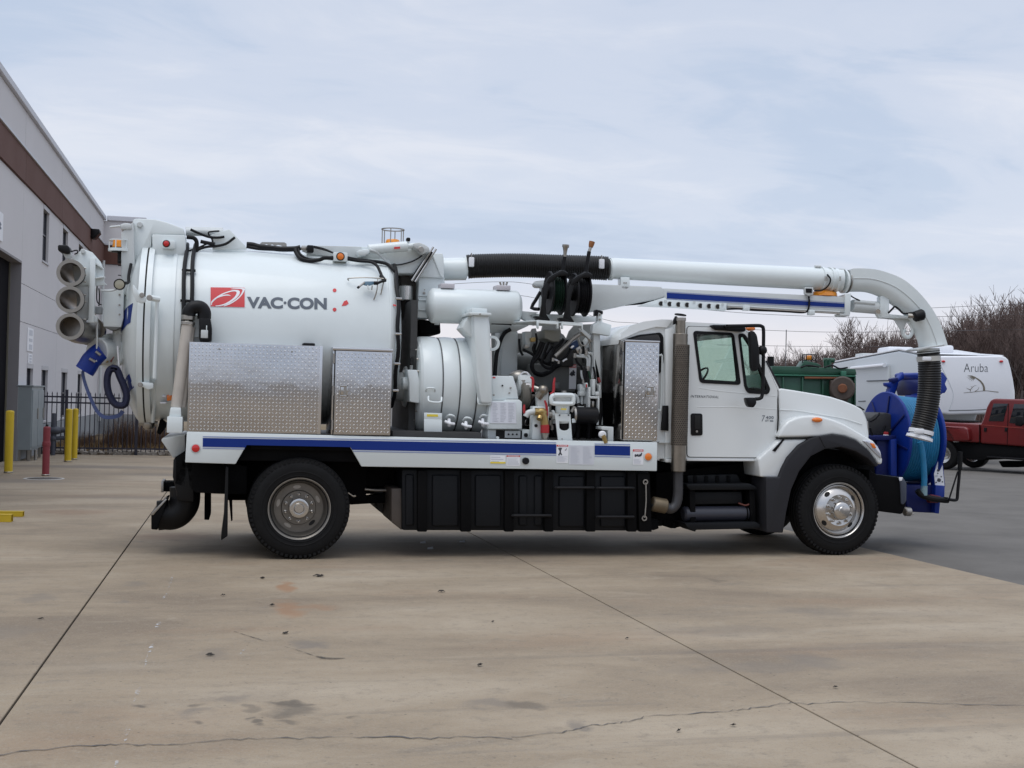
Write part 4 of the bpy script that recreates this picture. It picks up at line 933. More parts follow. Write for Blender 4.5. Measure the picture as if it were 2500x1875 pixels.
# mud flaps and hangers behind the rear wheels
tpr('mud_flap', 'M', [(684, 475), (706, 475), (700, 1050), (650, 1085), (645, 1078), (668, 900)], .03, .62, RUB, .003)
tpr('mud_flap', 'M', [(706, 690), (738, 690), (742, 920), (728, 928)], 1.78, 2.36, RUB, .003)
tpr('hanger', 'M', [(508, 690), (560, 690), (560, 870), (545, 918), (506, 915)], .9, 1.3, FRAMEB)
# rear drain pipe and tow hook
bpipe = empty('drain_pipe', w('M', 330, 700, .5), T)
tpr('pipe_box', 'M', [(250, 405), (420, 405), (420, 770), (275, 760), (275, 690), (243, 560)], .3, .95, BLACK, .02, bpipe)
elb = [w('M', x, y, .55) for x, y in ((346, 640), (346, 740), (330, 800), (290, 850), (240, 875), (180, 875), (120, 880))]
tp('elbow', MB().tube(smooth_path(elb, 6), .155, 20, radii=None), BLACK, bpipe)
tpr('outlet_flange', 'M', [(65, 872), (185, 742), (205, 740), (130, 950), (118, 1000), (65, 995)], .35, .82, FRAMEB, .01, bpipe)
tpr('flange_edge', 'M', [(62, 868), (180, 745), (200, 742), (80, 880)], .345, .80, STEEL, .004, bpipe)
tbx('hitch_block', 'M', (168, 603, 270, 682), .8, 1.1, FRAMEB); tbx('hitch_plate', 'M', (146, 597, 170, 688), .75, 1.15, STEEL)

# ---- bed: deck, side skirts, stripes
tp('deck', MB().box(-1.13, 3.84, .05, 2.36, 1.215, 1.262, .004), ENGD, smooth=False)
sk_ = [(456, 1054), (1150, 1071), (1605, 1080), (1604, 1150), (882.5, 1139), (855, 1091), (602, 1086), (575, 1133), (452, 1129)]
skirt = tp('side_skirt', pr(MB(), 'N', sk_, 0, .05, .008), WHITE)
tp('side_skirt', MB().box(-1.13, -.55, 2.36, 2.41, .96, 1.28).box(.6, 3.84, 2.36, 2.41, .96, 1.28), WHITE, smooth=False)
tp('arch_liner', MB().box(-.5, .58, .055, .62, 1.12, 1.16), FRAMEB, smooth=False)
def decal(name, pts, mt, Y=-.004, parent=None, k='N', th=.003): return tp(name, pr(MB(), k, pts, Y, Y+th, 0), mt, parent or skirt, smooth=False)
decal('stripe', [(495, 1069.3), (1358, 1084.4), (1358, 1107.9), (860, 1098.2), (855.5, 1091.6), (602.5, 1086.6), (599, 1092.8), (495, 1090.8)], BLUE)
decal('stripe', [(1452, 1087.3), (1538.5, 1089.3), (1538.5, 1112.5), (1452, 1110.3)], BLUE)
PIN = mat('pinstripe', (.20, .25, .48), .4)
for (xa, ya_, xb, yb_) in ((495, 1065.8, 1358, 1080.8), (495, 1094.2, 597.5, 1096.3), (862.5, 1101.8, 1358, 1111.4), (1452, 1083.8, 1538.5, 1085.6), (1452, 1114, 1538.5, 1116)):
    decal('pinstripe', [(xa, ya_-.8), (xb, yb_-.8), (xb, yb_+.8), (xa, ya_+.8)], PIN)
def lamp(k, x, y, r, Y, lens, rim=WHITE, parent=None):
    e = empty('marker_lamp', w(k, x, y, Y), parent or T); mb = MB(); disc(mb, k, x, y, r*1.28, Y-.006, Y+.01); tp('lamp_bezel', mb, rim, e)
    p = w(k, x, y, Y); rr = msize(k, x, y, r, Y); tp('lens', MB().lathe([(-.005, rr), (-.014, rr*.93), (-.019, rr*.6), (-.021, 0)], p, (0, 1, 0), 28), lens, e); return e
lamp('M', 435, 322, 33, 0, REDL, GREYW); lamp('H', 1913, 1395, 40, 0, ORANGE, GREYW)
mb = MB(); disc(mb, 'H', 595, 1440, 38, -.03, .01, .006, 12); tp('filler_plug', mb, PLB, skirt)
# printed safety stickers
def sticker(k, x0, y0, x1, y1, Y, head=None, lines=0, fig=None, base=PAPER, par=None, cols=1, l0=None):
    s = empty('safety_sticker', w(k, (x0+x1)/2, (y0+y1)/2, Y), par or T)
    mb = MB(); bx(mb, k, x0, y0, x1, y1, Y-.003, Y, 0); tp('sheet', mb, base, s, smooth=False)
    H_ = y1-y0; W_ = x1-x0
    if head:
        mb = MB(); bx(mb, k, x0, y0, x1, y0+H_*head[1], Y-.005, Y-.0032, 0); tp('header', mb, head[0], s, smooth=False)
        if head[2]:
            a = w(k, x0+W_*.14, y0+H_*head[1]*.82, Y-.008); b = w(k, x1-W_*.08, y0+H_*head[1]*.2, Y)
            put_text('header_lettering', head[2], a.x, b.x, a.z, b.z, Y-.0056, PAPER, s, .02)
    if lines:
        mb = MB(); rnd = random.Random(int(x0)); yy0 = l0 if l0 else (.62 if fig else .22)
        for cI in range(cols):
            cx0 = x0+W_*(cI/cols+.06); cx1 = x0+W_*((cI+1)/cols-.05)
            for i in range(lines):
                f = yy0+(.95-yy0)*i/lines; bx(mb, k, cx0, y0+H_*f, cx0+(cx1-cx0)*rnd.uniform(.55, 1), y0+H_*(f+(.95-yy0)/lines*.42), Y-.0045, Y-.0032, 0)
        tp('fine_print', mb, FINE, s, smooth=False)
    if fig:
        mb = MB()
        def st(pts, wd): 
            for (a, b) in zip(pts, pts[1:]):
                p, q = w(k, x0+W_*a[0], y0+H_*a[1], Y), w(k, x0+W_*b[0], y0+H_*b[1], Y); d = (q-p).normalized(); n_ = Vector((-d.z, 0, d.x))*wd
                mb.prism([v+Vector((0, -.005, 0)) for v in (p+n_, q+n_, q-n_, p-n_)], (0, .0018, 0))
        if fig == 'fall':
            st(((.15, .18), (.3, .34), (.42, .16)), .006); st(((.3, .3), (.3, .42), (.16, .58)), .008); st(((.3, .42), (.42, .56)), .007); st(((.84, .2), (.78, .3), (.7, .28)), .003)
            mb.cyl(w(k, x0+W_*.29, y0+H_*.2, Y-.005), w(k, x0+W_*.29, y0+H_*.2, Y-.0032), .011, 12)
        if fig == 'slip':
            st(((.15, .46), (.35, .40), (.6, .44), (.7, .30)), .008); st(((.6, .44), (.78, .38), (.82, .22)), .007); st(((.35, .4), (.5, .30)), .006); mb.cyl(w(k, x0+W_*.24, y0+H_*.38, Y-.005), w(k, x0+W_*.24, y0+H_*.38, Y-.0032), .012, 12)
        if fig == 'hand': st(((.2, .45), (.5, .32), (.75, .28)), .02); st(((.4, .4), (.8, .42)), .012)
        tp('pictogram', mb, INK, s, smooth=False)
    return s
sticker('H', 925, 1265, 1050, 1462, -.002, (REDP, .10, 'DANGER'), 8, 'fall', par=skirt)
sticker('H', 1060, 1272, 1328, 1480, -.002, None, 17, None, mat('sticker_grey', (.62, .64, .69), .6), skirt, 2, .06)
sticker('H', 1750, 1314, 1862, 1480, -.002, (REDP, .14, 'DANGER'), 6, 'slip', par=skirt)
sticker('H', 384, 1380, 530, 1492, -.002, (REDP, .13, 'DANGER'), 6, None, par=skirt, l0=.3)
s_ = sticker('H', 208, 1380, 372, 1468, -.002, None, 3, None, par=skirt, l0=.15); mb = MB(); bx(mb, 'H', 208, 1449, 372, 1467, -.007, -.0052, 0); tp('yellow_band', mb, YELP, s_, smooth=False)

# ---- black side tank with ribs
bt = empty('side_tank', w('P', 1200, 640, .1), T)
tp('tank_body', pr(MB(), 'P', [(255, 395), (2090, 410), (2165, 415), (2180, 868), (2100, 872), (258, 868)], .12, .95, .02), TANKB, bt)
tpr('sloped_end', 'P', [(176, 545), (256, 545), (256, 868), (176, 800)], .16, .9, mat('tank_end_brown', (.07, .055, .045), .6, var=.4, vscale=6), .01, bt)
tpr('rear_box', 'P', [(60, 550), (175, 550), (175, 755), (125, 755), (60, 700)], .9, 1.5, ENGD, .01, bt)
for (a, b) in ((378, 452), (712, 792), (1050, 1122), (1358, 1428), (1682, 1752), (1998, 2068)):
    tp('tank_rib', pr(MB(), 'P', [(a, 405), (b, 405), (b, 880), (a, 880)], .055, .13, .012), FRAMEB, bt)
for (a, b, y0, y1) in ((490, 695, 440, 840), (822, 1025, 440, 845), (1160, 1225, 445, 835), (1280, 1345, 445, 835), (1470, 1668, 450, 845), (1790, 1985, 450, 845), (285, 350, 435, 835)):
    tp('tank_panel', pr(MB(), 'P', [(a, y0), (b, y0), (b, y1), (a, y1)], .092, .14, .022, seg=3), TANKB, bt)
for (a, b, y) in ((1120, 1395, 755), (1452, 1725, 540), (1772, 2035, 542), (1772, 2035, 765)):
    tp('grab_bar', MB().tube(smooth_path([w('P', a, y, .06), w('P', a+3, y, .02), w('P', (a+b)/2, y, .02), w('P', b-3, y, .02), w('P', b, y, .06)], 3), .017, 8), PLB, bt)
tp('side_plate', pr(MB(), 'P', [(2075, 430), (2170, 430), (2185, 880), (2090, 880)], .05, .11, .006), FRAMEB, bt)
mb = tb(MB(), 'P', [(2138, 500, .02), (2140, 640, .02), (2130, 770, .02)], .008, 8, 3)
for y in (495, 775): mb.lathe([(-.006, .018), (-.006, .03), (.006, .03), (.006, .018)], w('P', 2135 if y < 600 else 2127, y, .03), (0, 1, 0), 16, close=True)
tp('lift_rod', mb, STEEL, bt)
bt2 = empty('side_tank', (2.4, 2.0, .8), T)
tp('tank_body', MB().box(w('P', 255, 640, .12).x, w('P', 2165, 640, .12).x, 1.45, 2.3, .36, .96, .02), TANKB, bt2)

# ---- debris tank
tank = tp('debris_tank', MB().lathe([(-1.54, .952), (-1.30, TR), (.90, TR), (.935, .953), (.975, .93), (1.02, .86), (1.07, .70), (1.105, .45), (1.12, 0)], (0, YC, ZC), (1, 0, 0), 96), WHITE, ang=25)
def on_tank(x, z, off=.002):
    h = max(0, (TR+off)**2-(z-ZC)**2); return Vector((x, YC-math.sqrt(h), z))
def tankpt(k, x, y, off=.002):
    d = ray(*c(k, x, y)); o = CAM; r = TR+off       # ray against the tank's round shell
    A_ = d.y**2+d.z**2; B_ = 2*(d.y*(o.y-YC)+d.z*(o.z-ZC)); C_ = (o.y-YC)**2+(o.z-ZC)**2-r*r; q = B_*B_-4*A_*C_
    if q < 0: return o+d*(-B_/(2*A_))
    return o+d*((-B_-math.sqrt(q))/(2*A_))
tp('tank_seam', MB().lathe([(.905, TR), (.91, TR+.004), (.925, TR+.003), (.93, .953)], (0, YC, ZC), (1, 0, 0), 96), WHITE, tank)
tp('flange_ring', MB().lathe([(-1.53, .95), (-1.53, 1.0), (-1.585, 1.0), (-1.585, .93)], (0, YC, ZC), (1, 0, 0), 96), WHITE, tank)
door = tp('rear_door', MB().lathe([(-1.602, .93), (-1.602, 1.0), (-1.66, 1.0), (-1.665, .97), (-1.70, .93), (-1.77, .80), (-1.83, .60), (-1.87, .35), (-1.88, 0)], (0, YC, ZC), (1, 0, 0), 96), WHITE)
tp('gasket', MB().lathe([(-1.586, .93), (-1.586, .99), (-1.601, .99), (-1.601, .93)], (0, YC, ZC), (1, 0, 0), 96), DARKM, door)
tp('stiffener', MB().lathe([(-1.30, TR), (-1.30, TR+.012), (-1.34, TR+.012), (-1.34, TR)], (0, YC, ZC), (1, 0, 0), 96), WHITE, tank)
# blue bands on the rear door (follow the dished end)
DPROF = [(-1.665, .97), (-1.70, .93), (-1.77, .80), (-1.83, .60), (-1.87, .35), (-1.88, 0)]
def door_r(rad):
    for (a, ra), (b, rb) in zip(DPROF, DPROF[1:]):
        if rb <= rad <= ra: return a+(b-a)*(ra-rad)/(ra-rb)
    return -1.66
mb = MB()
for (z0, z1, slope) in ((2.40, 2.60, .55), (1.78, 1.92, .5)):
    prev = None
    for i in range(28):
        y = YC-.95+1.9*i/27; pair = []
        for z in (z0, z1):
            zz_ = z-.55*(i/27) ; rad = math.hypot(y-YC, zz_-ZC)
            pair.append(None if rad > .955 else mb.bm.verts.new((door_r(rad)-.004, y, zz_)))
        if prev and all(prev) and all(pair): mb.bm.faces.new((prev[0], prev[1], pair[1], pair[0]))
        prev = pair
tp('stripe', mb, BLUE, door)
# hinge frame on the top of the rear door
hg = empty('door_hinge', w('A', 1400, 560, .9), T)
tpr('hinge_arm', 'A', [(1195, 503), (1225, 492), (1395, 498), (1500, 525), (1652, 582), (1668, 640), (1365, 634), (1362, 745), (1318, 770), (1215, 1000), (1198, 900)], .72, 1.0, WHITE, .015, hg)
tpr('hinge_box', 'A', [(1366, 632), (1670, 640), (1675, 832), (1375, 828)], .70, 1.75, WHITE, .015, hg)
tpr('hinge_arm', 'A', [(1215, 503), (1245, 492), (1405, 498), (1510, 525), (1652, 582), (1668, 640), (1375, 634), (1215, 800)], 1.5, 1.75, WHITE, .015, hg)
mb = MB(); disc(mb, 'A', 1258, 545, 26, .69, .75, .006); tp('pivot_pin', mb, GREYW, hg)
mb = MB(); bx(mb, 'A', 1460, 690, 1575, 760, .62, .70, .01); tp('lamp_box', mb, WHITE, hg); lamp('A', 1497, 718, 26, .62, REDL, DARKM, hg)
# hydraulic rams along the tank top
hr = empty('door_ram', w('A', 1850, 620, 1.0), T)
tp('cylinder', MB().cyl(w('A', 1672, 612, .95), w('A', 2010, 622, .95), .042, 18, .005), GREYW, hr)
tp('rod', MB().cyl(w('A', 1960, 622, .95), w('A', 2090, 640, .95), .022, 12), CHROME, hr)
tp('cylinder', MB().cyl(w('A', 1672, 600, 1.5), w('A', 2010, 606, 1.5), .042, 18, .005), GREYW, hr)
tpr('ram_bracket', 'A', [(1895, 640), (2062, 588), (2205, 735), (2225, 770), (1915, 775)], .86, .89, WHITE, .006, hr)
tpr('ram_bracket', 'A', [(1935, 640), (2062, 588), (2205, 735), (2225, 770), (1945, 775)], 1.02, 1.05, WHITE, .006, hr)
tpr('ram_bracket', 'D', [(520, 240), (570, 222), (740, 395), (470, 410)], 1.5, 1.53, WHITE, .006, hr)
# roof hatch handle
mb = MB(); mb.plate([w('D', x, y, 1.45) for x, y in ((865, 395), (868, 345), (885, 335), (1085, 338), (1105, 350), (1108, 395))], [[w('D', x, y, 1.45) for x, y in ((895, 388), (900, 362), (925, 352), (950, 368), (975, 355), (1000, 370), (1030, 360), (1060, 368), (1075, 390))]], (0, .012, 0)); tp('top_rail', mb, STEEL, smooth=False)
# main lifting beam over the tank front
beam = tpr('top_beam', 'E', [(-560, 588), (0, 556), (440, 572), (880, 582), (1130, 610), (1150, 660), (975, 925), (660, 925), (560, 800), (330, 760), (0, 700), (-560, 690)], .88, 1.5, WHITE, .012)
tpr('top_beam_web', 'D', [(1240, 365), (1620, 372), (1780, 378), (1780, 500), (1540, 470), (1300, 440), (1245, 420)], .86, .875, GREYW, .004)
tb_ = empty('boom_ram', w('E', 560, 580, .8), T)
tp('cylinder', MB().cyl(w('E', 270, 607, .78), w('E', 800, 560, .78), .058, 22, .008), WHITE, tb_)
tp('rod', MB().cyl(w('E', 790, 560, .78), w('E', 900, 550, .78), .03, 14), WHITE, tb_)
tpr('ram_foot', 'E', [(130, 610), (270, 590), (300, 640), (230, 690), (150, 690), (130, 650)], .70, .88, WHITE, .015, tb_)
tpr('ram_pivot', 'E', [(880, 515), (965, 505), (1040, 535), (1095, 570), (1110, 620), (1000, 672), (930, 600), (885, 580)], .70, .90, GREYW, .02, tb_)
mb = MB(); disc(mb, 'E', 985, 600, 40, .68, .72, .005); tp('ram_pin', mb, STEEL, tb_)
tpr('ram_label', 'E', [(622, 568), (702, 565), (702, 590), (622, 598)], .716, .724, REDP, 0, tb_)
mb = MB(); bx(mb, 'E', 795, 470, 830, 560, .78, .83, .01); tp('fitting', mb, GREYW, tb_); mb = MB(); bx(mb, 'E', 790, 440, 842, 492, .77, .84, .012); tp('black_cap', mb, PLB, tb_)
# round orange lamp box on the tank top
mb = MB(); bx(mb, 'D', 1525, 427, 1655, 506, .62, .86, .008); lb_ = tp('lamp_box', mb, WHITE); lamp('D', 1590, 465, 30, .62, ORANGE, DARKM, lb_)
# beacon with wire cage
def beacon(k, cx, y0, y1, r0, r1, Y, cage, basey):
    e = empty('beacon', w(k, cx, y1, Y), T); a = w(k, cx, y1, Y); b = w(k, cx, y0, Y); R0 = msize(k, cx, y1, r0, Y); R1 = msize(k, cx, y0, r1, Y); h = (b-a).length
    tp('beacon_lens', MB().lathe([(0, R0), (h*.15, R0), (h*.8, R1), (h*.95, R1*.9), (h, R1*.6), (h, 0)], a, (0, 0, 1), 28), AMBER, e)
    tp('beacon_base', MB().cyl(a-Vector((0, 0, .05)), a, R0*1.08, 24), BLACK if basey else WHITE, e)
    (top, bot, rc) = cage; R_ = msize(k, cx, y0, rc, Y); zt = w(k, cx, top, Y).z; zb = w(k, cx, bot, Y).z
    for i in range(6):
        q = i*math.pi/3+.2; tp('cage_wire', MB().cyl((a.x+R_*math.cos(q), a.y+R_*math.sin(q), zb), (a.x+R_*math.cos(q), a.y+R_*math.sin(q), zt), .006, 6), STEEL if not basey else WHITE, e)
    mb = MB().lathe([(-.006, R_-.006), (-.006, R_+.006), (.006, R_+.006), (.006, R_-.006)], (a.x, a.y, zt), (0, 0, 1), 32, close=True)
    tp('cage_hoop', mb, STEEL if not basey else WHITE, e)
    if basey: tp('cage_plate', MB().cyl((a.x, a.y, zb-.03), (a.x, a.y, zb), R_*1.1, 24), WHITE, e)
beacon('E', 600, 468, 545, 102, 92, 1.45, (335, 600, 150), False)
beacon('A', 1080, 680, 755, 66, 60, .7, (690, 765, 92), True)
tp('beacon_stalk', MB().cyl(w('A', 1085, 770, .7), w('A', 1085, 900, .7), .03, 10), BLACK)
# black hoses and looms on the tank
for name, pts, r in (('cable', [(205, 290), (270, 300), (296, 340), (290, 420), (275, 470)], .022), ('cable', [(240, 222), (330, 262), (410, 290), (490, 295), (545, 287)], .014), ('cable', [(640, 293), (560, 350), (470, 372), (380, 380), (300, 410), (215, 480)], .014), ('cable', [(205, 480), (220, 420), (300, 390), (380, 355), (440, 330), (400, 255), (440, 240), (500, 236)], .009),
                     ('cable', [(330, 330), (400, 345), (460, 355)], .02)):
    ttb(name, 'D', [(x, y, .82) for x, y in pts], r, PLB)
def tank_tube(name, pts, r, mt=PLB, k='D', off=.03): return tp(name, MB().tube(smooth_path([tankpt(k, x, y, off) for x, y in pts], 6), r, 8), mt)
for i, x in enumerate((-1.215, -1.135)):
    P = []
    for j in range(30):
        a = R(132)+R(-132-62)*j/29; P.append(Vector((x+.006*math.sin(j*.5+i), YC-(TR+.035)*math.cos(R(80)-R(128)*j/29), ZC+(TR+.035)*math.sin(R(80)-R(128)*j/29))))
    tp('hose', MB().tube(P, .021, 8), PLB)
for z in (2.95, 2.62):
    p = on_tank(-1.175, z, .03); tp('hose_clip', MB().box(p.x-.07, p.x+.07, p.y-.02, p.y+.02, z-.012, z+.012, .003), PLB)
ttb('cable_loom', 'D', [(745, 358, .95), (800, 362, .95), (860, 378, .93), (960, 388, .9), (1060, 398, .88), (1180, 396, .86), (1230, 385, .85)], .03, PLB)
ttb('cable_loom', 'D', [(745, 376, .94), (850, 394, .92), (960, 400, .9), (1080, 404, .88), (1180, 400, .86)], .018, PLB)
ttb('cable_loom', 'D', [(1180, 400, .80), (1195, 440, .76), (1235, 485, .7), (1310, 505, .68), (1400, 495, .66), (1450, 478, .64), (1525, 482, .64)], .022, PLB)
ttb('cable_loom', 'D', [(1210, 400, .80), (1225, 440, .76), (1270, 475, .7), (1330, 492, .68), (1430, 485, .65), (1525, 468, .64)], .013, PLB)
ttb('cable', 'D', [(1350, 385, .82), (1420, 400, .8), (1480, 418, .76), (1525, 435, .7)], .008, PLB); ttb('cable', 'D', [(1350, 372, .82), (1440, 395, .8), (1530, 432, .7)], .007, PLB)
mb = MB(); bx(mb, 'D', 1290, 362, 1350, 428, .72, .82, .01); tp('junction_box', mb, PLB); mb = MB(); bx(mb, 'D', 1235, 375, 1290, 405, .76, .84, .01); tp('connector', mb, STEEL)
ttb('cable_loom', 'D', [(1655, 478, .64), (1750, 495, .66), (1850, 505, .68), (1960, 520, .68), (2020, 540, .66), (2070, 590, .6), (2100, 620, .6)], .018, PLB)
ttb('cable_loom', 'D', [(1655, 490, .63), (1750, 505, .64), (1860, 515, .6), (1915, 545, .55), (1945, 600, .5), (1965, 650, .45)], .016, PLB)
ttb('air_hose', 'E', [(290, 610, .72), (380, 640, .74), (480, 730, .78), (560, 810, .8), (650, 930, .8)], .014, GREYW)
ttb('air_hose', 'E', [(580, 810, .85), (700, 808, .85), (850, 770, .85), (950, 720, .85), (1000, 683, .85)], .008, GREYP)
# black trim hose around the tank's front edge
P = [Vector((1.0+.008*math.sin(i), YC-.955*math.cos(R(60)-R(110)*i/23), ZC+.955*math.sin(R(60)-R(110)*i/23))) for i in range(24)]
tp('edge_hose', MB().tube(P, .022, 8), PLB)
for i in (7, 12, 16, 20): tp('hose_clip', MB().box(P[i].x-.03, P[i].x+.035, P[i].y-.034, P[i].y+.02, P[i].z-.012, P[i].z+.012, .003), CHROME)
# ---- lettering, emblem and stickers on the tank
def dflat(pts, off):
    return [tankpt('D', x, y, off) for x, y in pts]
def tank_shape(name, pts, mt, off, parent=None, rows=12):
    """outline wrapped on the tank's curve"""
    t = bmesh.new(); t.faces.new([t.verts.new((x, 0, -y)) for x, y in pts]); ys_ = [y for _, y in pts]
    slice_z(t, -max(ys_), -min(ys_), rows)
    bmesh.ops.triangulate(t, faces=t.faces[:])
    for v in t.verts: v.co = tankpt('D', v.co.x, -v.co.z, off)
    mb = MB(); mb._merge(t); return tp(name, mb, mt, parent or tank, smooth=False)
lg = empty('emblem', tankpt('D', 575, 830), tank)
rect = [(421, 742), (728, 747), (727, 922), (420, 914)]
tank_shape('emblem_border', [(417, 738), (732, 743), (731, 926), (416, 918)], PAPER, .0035, lg); tank_shape('emblem_field', rect, REDP, .0055, lg)
def crescent(outer, inner): return outer+inner[::-1]
def curve2(pts, n=7): return [(p.x, p.y) for p in smooth_path([Vector((x, y, 0)) for x, y in pts], n)]
cr1 = crescent(curve2([(424, 897), (430, 868), (470, 832), (530, 797), (600, 773), (650, 766), (680, 775), (682, 800), (662, 830), (625, 862), (575, 893), (520, 909), (470, 914)]),
               curve2([(432, 906), (437, 880), (478, 842), (535, 806), (598, 784), (640, 779), (655, 788), (650, 808), (630, 835), (595, 863), (550, 888), (505, 902), (462, 908)]))
tank_shape('swoosh', cr1, PAPER, .0075, lg, 16)
tank_shape('swoosh', crescent(curve2([(428, 872), (470, 835), (530, 812), (580, 808), (606, 822)]), curve2([(428, 880), (472, 845), (530, 823), (578, 817), (606, 822)])), PAPER, .0075, lg, 10)
tank_shape('swoosh', crescent(curve2([(600, 757), (660, 750), (726, 752), (724, 775), (700, 815), (660, 855), (600, 893), (545, 914)]), curve2([(610, 760), (660, 757), (705, 762), (703, 785), (682, 820), (642, 855), (590, 887), (535, 910)])), PAPER, .0075, lg, 14)
t = text_mesh('VAC', .045); t2 = text_mesh('CON', .045)
def fit(t, x0, x1, ytop, ybot, sl):
    xs = [v.co.x for v in t.verts]; ys_ = [v.co.y for v in t.verts]; a, b, e, f = min(xs), max(xs), min(ys_), max(ys_)
    for v in t.verts:
        u = (v.co.x-a)/(b-a); x = x0+u*(x1-x0); v.co = Vector((x, 0, -(ybot-(v.co.y-e)/(f-e)*(ybot-ytop)+(x-x0)*sl)))
    zs = [v.co.z for v in t.verts]; slice_z(t, min(zs), max(zs), 10)
    for v in t.verts: v.co = tankpt('D', v.co.x, -v.co.z, .004)
fit(t, 748, 1072, 826, 930, .018); fit(t2, 1112, 1467, 833, 938, .012)
mb = MB(); mb._merge(t); tp('lettering', mb, TXT, tank, smooth=False, label='slate grey letters VAC'); mb = MB(); mb._merge(t2); tp('lettering', mb, TXT, tank, smooth=False, label='slate grey letters CON')
def circ(x, y, r, n=18): return [(x+r*math.cos(6.283*i/n), y+r*math.sin(6.283*i/n)) for i in range(n)]
tank_shape('lettering_dot', circ(1091, 882, 13), TXT, .004, rows=3)
for y in (769, 943): tank_shape('red_dot', circ(1537, y, 17), REDP, .004, rows=4)
tank_shape('red_arrow', [(1600, 910), (1622, 868), (1648, 857), (1664, 888), (1640, 906)], REDP, .004, rows=4)
tank_shape('red_tag', [(2063, 893), (2090, 900), (2092, 915), (2064, 908)], REDP, .004, rows=2)
# wire rack with the wash gun
RACK = STEEL
mb = MB()
for pts in ([(1662, 680, .02), (1665, 662, .06), (1800, 655, .1), (1920, 660, .1), (2005, 668, .1)], [(1925, 665, .1), (1922, 740, .1), (1910, 800, .06), (1890, 855, .01)], [(1985, 668, .1), (1968, 740, .08), (1953, 808, .01)], [(1875, 730, .08), (1872, 765, .02)]):
    mb.tube(smooth_path([tankpt('D', x, y, o) for x, y, o in pts], 4), .007, 6)
tp('wire_rack', mb, RACK)
gun = tag(empty('wash_gun', tankpt('D', 1850, 715, .12)), 'blue and steel wash gun lying in the wire rack on the white tank', 'spray gun')
gq = lambda x, y, o=.12: tankpt('D', x, y, o)
part('gun_body', MB().prism([gq(x, y) for x, y in ((1800, 690), (1890, 688), (1895, 715), (1840, 730), (1800, 722))], (0, .04, 0), .006), mat('gun_blue', (.05, .12, .18), .5), gun)
part('nozzle', MB().tube([gq(1805, 700), gq(1752, 742)], .012, 8), STEEL, gun); part('nozzle_tip', MB().tube([gq(1756, 738), gq(1745, 748)], .014, 8), PLB, gun)
part('trigger', MB().tube([gq(1835, 725), gq(1840, 752), gq(1845, 760)], .008, 6), GREYW, gun); part('coupling', MB().tube([gq(1890, 705), gq(1925, 705)], .02, 8), PLB, gun)
part('gun_hose', MB().tube(smooth_path([gq(1920, 708), gq(1960, 690), gq(2000, 682)], 4), .014, 8), PLB, gun)
ttb('hose', 'D', [(1955, 640, .42), (1975, 665, .38), (1990, 682, .36)], .022, PLB)
# left tan overflow pipe with black elbow and valve
ov = empty('overflow_pipe', w('A', 1690, 1500, .1), T)
tp('riser', MB().cyl(w('B', 1690, 140, .12), w('B', 1588, 900, .12), .057, 20), TAN, ov); tp('riser_edge', MB().cyl(w('B', 1722, 180, .16), w('B', 1640, 900, .16), .04, 14), TAN, ov)
tp('coupler', MB().cyl(w('B', 1694, 72, .12), w('B', 1692, 115, .12), .066, 20, .004).cyl(w('B', 1692, 130, .12), w('B', 1690, 160, .12), .07, 20, .004), STEEL, ov)
tp('elbow_hose', MB().tube(smooth_path([w('A', x, y, .12) for x, y in ((1700, 1372), (1702, 1335), (1730, 1300), (1775, 1288), (1815, 1300), (1838, 1340), (1838, 1395))], 6), .068, 16), PLB, ov)
tpr('valve_body', 'A', [(1793, 1385), (1895, 1392), (1908, 1480), (1905, 1595), (1792, 1595)], .05, .3, PLB, .015, ov)
tbx('valve_cover', 'A', (1808, 1495, 1872, 1568), .03, .06, GREYW, .006, ov); tbx('valve_lever', 'A', (1855, 1455, 1864, 1500), .03, .05, WHITE, .002, ov)
tbx('support_post', 'A', (1742, 1360, 1795, 1560), .2, .3, WHITE, .006, ov)
tbx('pipe_foot', 'B', (1502, 985, 1642, 1132), -.02, .3, WHITE, .008, ov); tpr('pipe_foot_top', 'B', [(1535, 900), (1628, 905), (1632, 985), (1520, 985)], .02, .25, WHITE, .01, ov)
tpr('rear_bumper_box', 'B', [(1460, 1180), (1665, 1150), (1668, 1300), (1560, 1360), (1450, 1200)], .4, 2.0, GREYW, .01)
tpr('tail_lamp', 'B', [(1500, 790), (1556, 785), (1555, 838), (1502, 845)], .5, .6, ORANGE, .01); tpr('tail_lamp', 'B', [(1435, 852), (1500, 852), (1500, 872), (1440, 870)], .5, .6, PAPER, .01); tpr('tail_lamp', 'B', [(1455, 795), (1498, 795), (1495, 812), (1455, 810)], .5, .6, PAPER, .01)
# door latches and clamp rod
lt = empty('door_latch', w('A', 1280, 1180, .1), T)
tpr('latch_hook', 'A', [(1192, 1090), (1206, 1092), (1240, 1145), (1275, 1185), (1315, 1200), (1312, 1240), (1270, 1256), (1225, 1235), (1195, 1165)], .08, .14, WHITE, .008, lt)
mb = MB(); disc(mb, 'A', 1277, 1180, 22, .06, .09, .004); disc(mb, 'A', 1345, 1204, 26, .08, .13, .004); tp('latch_bolt', mb, STEEL, lt)
tp('latch_bar', MB().tube([w('A', 1345, 1204, .12), w('A', 1435, 1220, .16)], .03, 10), WHITE, lt)
tp('latch_rod', MB().tube([w('A', 1415, 1225, .22), w('B', 1400, 400, .2), w('B', 1390, 640, .22)], .02, 8), WHITE, lt)
tpr('clamp', 'B', [(1245, 680), (1290, 672), (1380, 682), (1385, 730), (1330, 748), (1290, 720), (1250, 715)], .3, .4, WHITE, .015, lt)
mb = MB(); disc(mb, 'B', 1262, 697, 22, .28, .32, .004); tp('clamp_pin', mb, STEEL, lt)
